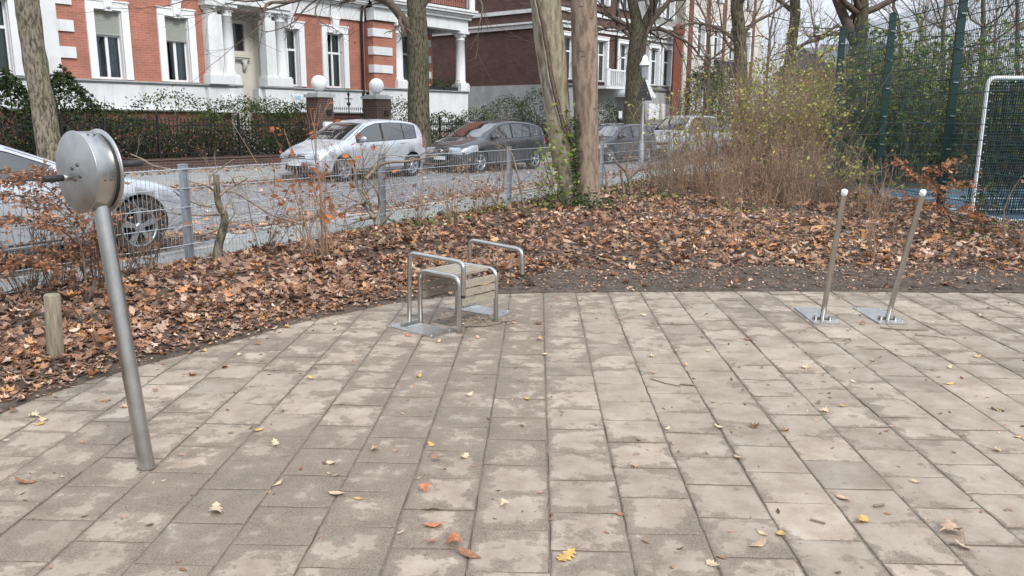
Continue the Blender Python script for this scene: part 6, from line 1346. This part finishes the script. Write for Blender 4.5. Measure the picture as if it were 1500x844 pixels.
# pruned stub tree at the fence
Ys = 8.72; rt = thing('pruned_tree', 'short pruned tree stub with crooked bare side branches beside the first fence post', 'tree', tuple(gb(318, 385)))
P_ = px_pts([(317, 388), (320, 360), (327, 335), (329, 318), (321, 302), (318, 285), (317, 256)], Ys); mb = trunk_mesh(P_, np.array([7.2, 6, 6.2, 5.4, 5, 4.6, 4.4])*Ys/1176, 14, .12, 3, True, 5); part('trunk', mb, M['bark_old'], rt, world=True)
mb = MB(); f4 = lambda L_: [(180+x/4.22, 200+y/4.22) for x, y in L_]
for L_, r0 in (([(600, 480), (520, 488), (430, 486), (330, 478), (250, 462)], 2.0), ([(590, 570), (510, 605), (400, 622), (300, 618), (235, 600)], 1.8), ([(600, 365), (650, 325), (705, 298), (772, 258)], 1.9), ([(575, 345), (505, 298), (440, 285), (395, 268)], 1.6), ([(550, 435), (470, 420), (380, 385), (310, 338)], 1.8), ([(610, 345), (690, 345), (790, 405), (930, 490), (1080, 535)], 1.6), ([(545, 300), (540, 250), (600, 200), (688, 142)], 1.8), ([(620, 480), (635, 430), (665, 398)], 1.9), ([(545, 300), (520, 220), (470, 190)], 1.2), ([(700, 300), (680, 260), (740, 245), (770, 262)], 1.), ([(630, 560), (690, 480), (700, 440)], 1.), ([(500, 610), (430, 690), (360, 680)], .9), ([(330, 480), (250, 440), (130, 480), (60, 390)], .8), ([(300, 205), (190, 180), (120, 140), (50, 110)], 1.6)):
    Q = resample3(px_pts(f4(L_), [Ys + .06*math.sin(i*2+r0*9) for i in range(len(L_))]), 4); mb.tube(Q, np.linspace(r0, r0*.5, len(Q))*Ys/1176, 6)
    for i in range(4, len(Q), 3): grow(mb, Q[i], unit(unit(Q[i]-Q[i-1]) + TR.normal(0, .6, 3)), .22, .003, 1, None, 3, .6)
part('branches', mb, M['twig_grey'], rt, world=True)
# bush with rusty leaves, gnarled shrubs at the fence
shrub('twiggy bush with rusty leaves before the front of the silver hatchback', gb(478, 388), 1.45, 26, .42, 'twig_tan', 120, np.array([(.40, .13, .05), (.33, .12, .06), (.46, .17, .06)]), (.05, .10), (.35, 1), 4, .0055, 65, quad=False, lean=(-.1, 0))
shrub('sparse red twigs with few leaves left of the rusty leaved bush', gb(440, 378), .9, 8, .5, 'twig_tan', 16, PAL[[0, 6]], (.05, .09), (.3, 1), 3, .004, 66, quad=False)
rt = thing('gnarled_shrub', 'gnarled pruned shrub with crooked stems left of the second fence post', 'shrub', tuple(gb(548, 345))); mb = MB()
for L_ in ([(552, 345), (548, 318), (540, 296), (530, 270), (545, 245), (556, 232)], [(548, 320), (532, 300), (515, 292), (500, 285)], [(542, 300), (524, 275), (520, 250), (505, 232)], [(550, 330), (556, 305), (552, 280), (536, 262)], [(552, 335), (570, 315), (578, 296)], [(540, 296), (520, 300), (500, 315)], [(536, 262), (560, 240), (600, 236), (640, 228)], [(548, 318), (530, 322), (510, 330)]):
    Q = resample3(px_pts(L_, [11.0 + .1*math.sin(i*3+len(L_)) for i in range(len(L_))]), 4); mb.tube(Q, np.linspace(.028, .008, len(Q)), 6)
    for i in range(3, len(Q), 2): grow(mb, Q[i], unit(unit(Q[i]-Q[i-1]) + TR.normal(0, .7, 3)), .42, .006, 2, None, 4, .6)
part('branches', mb, M['twig_grey'], rt, world=True)
rt = thing('gnarled_shrub', 'dark crooked shrub in front of the middle fence post right of the dark grey car', 'shrub', tuple(gb(735, 318))); mb = MB()
for L_ in ([(732, 315), (728, 292), (738, 268), (736, 250)], [(730, 300), (716, 285), (700, 275)], [(770, 315), (765, 290), (760, 262), (752, 232), (748, 222)], [(740, 310), (752, 290), (762, 282)], [(732, 300), (722, 296), (712, 300)]):
    Q = resample3(px_pts(L_, 13.8), 4); mb.tube(Q, np.linspace(.026, .009, len(Q)), 6)
    for i in range(3, len(Q), 2): grow(mb, Q[i], unit(unit(Q[i]-Q[i-1]) + TR.normal(0, .7, 3)), .5, .006, 2, None, 4, .6)
part('branches', mb, M['twig_grey'], rt, world=True)
rt = thing('bare_sapling', 'crooked dark bare sapling just right of the twin tree by a fence post', 'sapling', tuple(gb(925, 288))); mb = MB()
for L_ in ([(924, 288), (922, 268), (917, 250), (921, 232), (928, 210)], [(914, 286), (912, 268), (909, 248)], [(890, 285), (888, 262), (886, 245)], [(917, 250), (905, 240), (896, 226)], [(920, 262), (934, 250), (944, 238)]):
    Q = resample3(px_pts(L_, 16.3), 4); mb.tube(Q, np.linspace(.035, .012, len(Q)), 6)
    for i in range(3, len(Q), 3): grow(mb, Q[i], unit(unit(Q[i]-Q[i-1]) + TR.normal(0, .7, 3)), .55, .007, 2, None, 4, .6)
part('branches', mb, M['twig_grey'], rt, world=True)
for i, (px, py, h, lab) in enumerate([(610, 335, .7, 'thin bare bush right of the second fence post'), (665, 325, .75, 'sparse brown bush below the front of the dark grey car'), (700, 318, .9, 'brown leafed twig bush at the wire fence under the dark grey car'), (800, 305, .8, 'light twiggy bush against the left foot of the twin tree'), (952, 283, 1.1, 'bare bush beside the fence post right of the twin tree')]):
    shrub(lab, gb(px, py), h, 16, .5, 'twig_tan', [20, 50, 150, 20, 20][i], PAL[[0, 2, 5]], (.04, .08), (.3, 1), 4, .0045, 70+i, quad=False)
# green sprigs and ivy
def clump(name, lab, P, sz, pal, rng, cat='plant', kind=None, templ=None):
    lm = MB(); scatter_leaves(lm, P, sz, pick(len(P), None, rng, pal), .6, rng, templ=templ or [12, 13, 14, 15, 6]); return solo(name, lm, M['leaf'], P.mean(0)*[1, 1, 0], lab, cat, None, kind)
rng = np.random.default_rng(77); n = 1300
def cloud(px, py, Y, rx, rz, n, ry=.35): c = AT(px, py, Y); return c + rng.normal(0, 1, (n, 3))*np.array([rx, ry, rz])*.5
P = np.vstack([cloud(850, 300, 13.4, .55, .22, 420), cloud(835, 312, 13.1, .4, .14, 200), cloud(872, 305, 13.3, .3, .16, 160)]); P = P[P[:, 2] > .02]
clump('ivy', 'dark green ivy heaped round the foot of the twin trunk tree', P, rng.uniform(.05, .09, len(P)), DARKG*1.3, rng, 'ivy')
Q = resample3(px_pts([(848, 295), (845, 270), (842, 240), (843, 200), (841, 172)], 13.72), 30); P = Q + rng.normal(0, .04, Q.shape); P = np.vstack([P, Q + rng.normal(0, .05, Q.shape)])
clump('ivy', 'narrow ivy strand climbing between the two trunks', P, rng.uniform(.05, .085, len(P)), MIDG, rng, 'ivy')
YG = np.array([(.22, .30, .06), (.30, .36, .09), (.16, .24, .05), (.38, .40, .14)])
P = np.vstack([cloud(812, 245, 13.6, .35, .7, 70), cloud(815, 280, 13.4, .45, .5, 80), cloud(800, 228, 13.8, .3, .3, 40), cloud(818, 180, 13.9, .2, .3, 30), cloud(830, 215, 13.6, .2, .5, 40)])
q0 = gb(815, 308); rt = thing('elder_sprout', 'bright green leafy sprout growing before the left leaning trunk', 'plant', tuple(q0)); mb = MB()
for t in range(9): a = P[rng.integers(0, len(P))]; mb.tube(resample3([q0, (q0+a)/2 + rng.normal(0, .05, 3), a], 4), .006, 4, False)
part('branches', mb, M['twig'], rt, world=True); lm = MB(); scatter_leaves(lm, P, rng.uniform(.06, .12, len(P)), pick(len(P), None, rng, YG), .8, rng, templ=[12, 13, 14, 15]); part('foliage', lm, M['leaf'], rt, world=True)
# ground cover along the fence
gp_ = []
for s_ in np.linspace(2.6, 16, 60):
    c = F0 + FD*s_ - FN*rng.uniform(.1, .7); k = rng.integers(5, 34); gp_.append(np.column_stack([c[0]+rng.normal(0, .22, k), c[1]+rng.normal(0, .22, k), np.abs(rng.normal(.08, .08, k))]))
for px, py, k in ((1225, 300, 60), (1090, 320, 50), (1430, 300, 50), (1460, 345, 50), (930, 300, 60), (985, 300, 60), (1440, 360, 30), (640, 345, 40), (1110, 300, 40)):
    c = gb(px, py); gp_.append(c + rng.normal(0, 1, (k, 3))*np.array([.3, .3, .05]) + [0, 0, .07])
P = np.vstack(gp_); P[:, 2] = np.maximum(P[:, 2], bed_h(P[:, 0], P[:, 1])+.03)
clump('ground_cover', 'patches of low green weeds along the wire fence and in the leaf bed', P, rng.uniform(.045, .10, len(P)), np.vstack([MIDG*1.2, YG[:2], DARKG*1.6]), rng, 'weeds', 'stuff')
# garden plants behind the iron fence
def bush(lab, t, p, w_, h, n, pal, seed, z0=.12, lsz=(.05, .10), dp=None, name='garden_bush', group='evergreen bushes behind the iron fence', cone=False):
    rng = np.random.default_rng(seed); base = ST(t, p, z0); root = thing(name, lab, 'bush', tuple(base), HB, group); dp = dp or w_*.6
    a = rng.uniform(0, 6.283, n); u = rng.uniform(-1, 1, n); rr = rng.uniform(.55, 1, n)**.5; s = np.sqrt(1-u*u)
    lump = .72 + .5*vnoise(a*1.9+seed, u*3.1+seed, seed, 3)
    X_ = np.cos(a)*s*rr*w_/2*lump; Y_ = np.sin(a)*s*rr*dp/2*lump; Z_ = (u*rr*lump*.5+.5)*h
    if cone: f = 1.25-np.clip(Z_/h, 0, 1.1); X_ *= f; Y_ *= f
    Z_ = np.maximum(Z_, .03); P = np.column_stack([X_, Y_, Z_]); lm = MB(); c = pick(n, None, rng, pal); quads(lm, P, rng.uniform(*lsz, n), c, rng, 0, .55); part('foliage', lm, M['leaf'], root)
    mb = MB()
    for i in range(14):
        q = P[rng.integers(0, n)]; mb.tube(resample3([(0, 0, 0), q*[.35, .35, .6], q*[1.05, 1.05, 1.05]], 3), [.03]*1 + list(np.linspace(.025, .004, 6)), 4, False)
    part('branches', mb, M['twig'], root)
def fz(px, py, p): return FP(px, py, p)
BU = [(20, 23.4, 2.3, 2.6, 'feathery dark conifer behind the left street tree trunk', True, 3200), (95, 23.6, 2.6, 2.75, 'spiky dark conifer between the left trunk and the drum', True, 3800), (150, 23.2, 2.2, 1.85, 'dark evergreen bush above the rear grip of the drum', False, 2800), (200, 23.4, 1.9, 1.5, 'low dark evergreen bush right of the drum', False, 2200),
      (255, 23.8, 2.6, 2.35, 'airy green garden bush under the second shuttered window', False, 2200), (300, 23.4, 1.6, 1.7, 'small dark bush below the porch columns', False, 1500), (352, 23.8, 2.4, 2.2, 'green hedge bush hiding the foot of the entrance door', False, 2600), (400, 23.6, 2.2, 2.15, 'green hedge bush between door and left gate pier', False, 2600), (440, 23.5, 1.9, 2.1, 'green hedge bush touching the left gate pier', False, 2400),
      (588, 24.0, 1.7, 2.25, 'round clipped box bush right of the right gate pier', False, 2400), (650, 23.6, 2.4, 1.8, 'low hedge bush below the corner loggia', False, 2600), (700, 23.6, 2.6, 1.9, 'low hedge bush before the grey plinth wall', False, 2800), (745, 24.2, 3.0, 2.5, 'dark green hedge bush left of the twin tree', False, 3400), (790, 24.6, 3.2, 3.1, 'tall dark green bush directly left of the twin trunks', False, 3600), (885, 24.4, 3.4, 2.5, 'dark hedge bush right of the twin trunks', False, 3200), (912, 24.4, 3.0, 2.2, 'dark hedge bush behind the fence notice', False, 2600)]
for i, (px, p, w_, h, lab, cone, n) in enumerate(BU):
    bush(lab, FT(px, p), p, w_*1.25, h, n, DARKG if i in (0, 1, 2, 3, 12, 13, 14, 15, 9) else MIDG*.8, 200+i, cone=cone, lsz=(.05, .11) if not cone else (.06, .16), dp=1.5)
# hedge of dark undergrowth right behind the railing
rng = np.random.default_rng(9)
for i, (pa, pb) in enumerate([(-60, 180), (180, 330), (330, 452), (572, 700), (700, 830), (868, 960)]):
    t0, t1 = FT(pa, 22.8), FT(pb, 22.8); n = int((t1-t0)*950); t = rng.uniform(t0, t1, n); p = 22.45 + rng.uniform(0, 1.0, n); z = .15 + 1.05*rng.uniform(0, 1, n)**.8*(.55 + .75*vnoise(t*.9, t*0, 5, 3))
    P = SD*t[:, None] + ND*p[:, None]; P[:, 2] = z; c = pick(n, [3, 3, 2, 3, 1], rng, DARKG)*.75; br_ = rng.uniform(0, 1, n) < .10; c[br_] = pick(int(br_.sum()), None, rng, PAL[[5, 0, 8]]); lm = MB(); quads(lm, P, rng.uniform(.05, .11, n), c, rng, 0, .55)
    base = ST(t0, 22.9, .12); mb = MB()
    for j in range(int((t1-t0)*7)): tt = rng.uniform(t0, t1); q = ST(tt, 22.9+rng.uniform(-.3, .3), .1); pts, _ = curve(q, (rng.normal(0, .25), rng.normal(0, .25), 1), rng.uniform(.7, 1.6), 4, .12, 0, rng); mb.tube(pts, [.012, .01, .008, .006, .003], 4, False)
    rt = thing('hedge', ['dark undergrowth behind the railing at the far left', 'dark undergrowth behind the railing below the second shuttered window', 'dark hedge behind the railing left of the gate', 'dark hedge behind the railing between gate and loggia corner', 'dark hedge behind the railing left of the twin tree', 'dark hedge behind the railing right of the twin tree'][i], 'hedge', tuple(base), 0, 'hedge sections behind the railing')
    part('foliage', lm, M['leaf'], rt, world=True); part('branches', mb, M['twig'], rt, world=True)
# planters on the loggia parapet and the balcony
def planter(lab, B_, x, y, z, w_, n, seed):
    rng = np.random.default_rng(seed); q = ST(x, 26.5+y, z); root = thing('planter', lab, 'planter', tuple(q), HB); mb = MB(); mb.box((-w_/2, -.1, 0), (w_/2, .1, .16)); part('trough', mb, M['black_plastic'], root)
    P = rng.normal(0, 1, (n, 3))*np.array([w_*.33, .1, .13]) + [0, 0, .32]; P[:, 2] = np.maximum(P[:, 2], .1); lm = MB(); quads(lm, P, rng.uniform(.05, .1, n), pick(n, None, rng, DARKG), rng); part('foliage', lm, M['leaf'], root)
planter('bushy planter on the loggia parapet left of the corner column', B, 26.6, -.42, 2.83, .9, 260, 1); planter('bushy planter on the loggia parapet next to the corner column', B, 27.6, -.42, 2.83, .9, 280, 2); planter('small planter on the parapet between the two front columns', B, 24.98, -.42, 2.83, .4, 60, 3)
# evergreen by the cream house
bush('dark evergreen in front of the cream house, seen through the thicket', FT(1035, 24), 24, 4, 5.2, 3000, DARKG*1.3, 333, lsz=(.12, .22), dp=3, name='evergreen_tree', group=None)
bush('dark shrubbery between the cream house and the ivy dark tree', FT(1075, 20), 20, 6, 4.2, 2600, MIDG, 334, lsz=(.1, .2), dp=3, name='evergreen_tree', group=None)
# green shrubs beyond the court
HL = ['at the left end, behind the leftmost fence post', 'second from the left, below the stout forked trunk', 'below the orange brick house', 'left of the thickest fence post', 'right behind the thickest fence post', 'between thickest post and goal post', 'directly behind the left goal post', 'behind the middle of the goal net', 'behind the right part of the goal net', 'beyond the right picture edge']
for i, px in enumerate([1222, 1252, 1285, 1318, 1350, 1385, 1425, 1465, 1505, 1550]):
    Y = 21.5 + (i % 3)*.9; shrub('yellow green leafy shrub ' + HL[i], gy(px, Y, -.02), 3.5 + .25*math.sin(i*2.3), 60, .30, 'twig_grey', 4200 if i < 6 else 3400, np.vstack([GREENY*1.25, YG2, YG2*.8]), (.07, .13), (.12, 1), 4, .009, 90+i, 'green shrubs beyond the court')
rng = np.random.default_rng(19)
for i in range(9):
    px = 1110 + i*60; Y = 27 + (i % 3)*2.5; bl = ['beneath the slender bare tree', 'left of the stout forked trunk', 'right of the stout forked trunk', 'below the orange brick house roof', 'left of the thickest fence post', 'right of the thickest fence post', 'above the goal crossbar corner', 'above the goal net', 'beyond the picture edge'][i]
    shrub('brown bare undergrowth far behind the court, ' + bl, gy(px, Y, -.02), 3.8 + rng.uniform(-.4, .6), 60, .35, 'twig_grey', 420, np.vstack([GREENY[[1, 5]], PAL[[0, 4]]]), (.06, .12), (.2, 1), 4, .012, 120+i, 'brown undergrowth behind the court')
for i in range(13):
    px = 962 + i*17; lab = ['reddish brown bare twig clump before the left end of the thicket', 'bare twig clump right in front of the first yellow leaved shrub', 'low twig clump under the black balcony', 'thin twig clump left of the ivy dark tree foot', 'twig clump before the ivy dark tree foot', 'twig clump right of the ivy dark tree foot', 'tan twig clump in the middle front of the thicket', 'tan twig clump right of the middle of the thicket', 'tan twig clump under the leafy middle shrub', 'tan twig clump left of the slender bare tree foot', 'tan twig clump before the slender bare tree foot', 'tan twig clump under the tallest shrub', 'brown twig clump left of the leftmost fence post', 'brown twig clump at the leftmost fence post', 'brown twig clump just right of the leftmost fence post', 'brown twig clump below the second fence post'][i]
    shrub(lab, gy(px, 15.6 + 1.9*math.sin(i*1.9) + (.9 if i < 4 else 0) - max(i-11, 0)*.35), 1.2 + .35*math.sin(i*2.7), (22, 10, 17)[i % 3] if i > 3 else 9, .30, 'twig_tan', 14, PAL[[0, 2, 5]], (.04, .08), (.2, 1), 5, .0055, 300+i, 'bare twig clumps along the foot of the thicket', tw=.32)

# ================================================================== LIGHT, SKY, CAMERA
SUN_EL, SUN_AZ = 42, 148          # azimuth: compass-like, clockwise from +Y
w = bpy.data.worlds.new("World"); scene.world = w; w.use_nodes = True; nt = w.node_tree; bg = nt.nodes['Background']; bg.inputs['Strength'].default_value = .09
sky = nt.nodes.new('ShaderNodeTexSky'); sky.sky_type = 'NISHITA'; sky.sun_disc = False; sky.sun_elevation = R(SUN_EL); sky.sun_rotation = R(SUN_AZ)
tc = nt.nodes.new('ShaderNodeTexCoord'); mp = nt.nodes.new('ShaderNodeMapping'); mp.inputs['Scale'].default_value = (1, 1, 2.2); nt.links.new(tc.outputs['Generated'], mp.inputs[0])
f = noise(nt, mp.outputs[0], 3.2, 7, .6); cl = ramp(nt, f, [(.34, (.25,)*3), (.50, (1, 1, 1))])
f2 = noise(nt, mp.outputs[0], 5, 5, .6); cc = ramp(nt, f2, [(.3, (5.4, 6.1, 7.3)), (.7, (8.2, 8.6, 9.2))])
sx = nt.nodes.new('ShaderNodeSeparateXYZ'); nt.links.new(tc.outputs['Generated'], sx.inputs[0])
el = ramp(nt, sx.outputs[2], [(0., (.66,)*3), (.25, (.80,)*3), (.9, (1.35,)*3)])      # an overcast sky is brightest overhead
nt.links.new(mixc(nt, 1., mixc(nt, cl, sky.outputs[0], cc), el, 'MULTIPLY'), bg.inputs['Color'])
ld = bpy.data.lights.new('sun', 'SUN'); ld.energy = 1.5; ld.angle = R(20); ld.color = (1, .96, .90); lo = bpy.data.objects.new('sun', ld); COLL.objects.link(lo)
dv = Vector((math.sin(R(SUN_AZ))*math.cos(R(SUN_EL)), math.cos(R(SUN_AZ))*math.cos(R(SUN_EL)), math.sin(R(SUN_EL))))
lo.rotation_euler = dv.to_track_quat('Z', 'Y').to_euler(); lo.location = (0, -5, 20)
cd = bpy.data.cameras.new('camera'); co = bpy.data.objects.new('camera', cd); COLL.objects.link(co)
cd.sensor_width = 36; cd.lens = F/1500*36; cd.clip_start = .05; cd.clip_end = 3000
right = Vector((_c, -_s*_st, -_s*_ct)); down = Vector((-_s, -_c*_st, -_c*_ct)); fwd = Vector((0, _ct, -_st))
mw = Matrix((( right.x, -down.x, -fwd.x, 0), (right.y, -down.y, -fwd.y, 0), (right.z, -down.z, -fwd.z, H), (0, 0, 0, 1))); co.matrix_world = mw
scene.camera = co
scene.view_settings.view_transform = 'Standard'; scene.view_settings.look = 'None'; scene.view_settings.gamma = 1; scene.view_settings.use_curve_mapping = False
scene.view_settings.exposure = 1.02
cy_ = scene.cycles; cy_.max_bounces = 6; cy_.diffuse_bounces = 3; cy_.glossy_bounces = 3; cy_.transmission_bounces = 3; cy_.transparent_max_bounces = 10
cy_.use_denoising = True
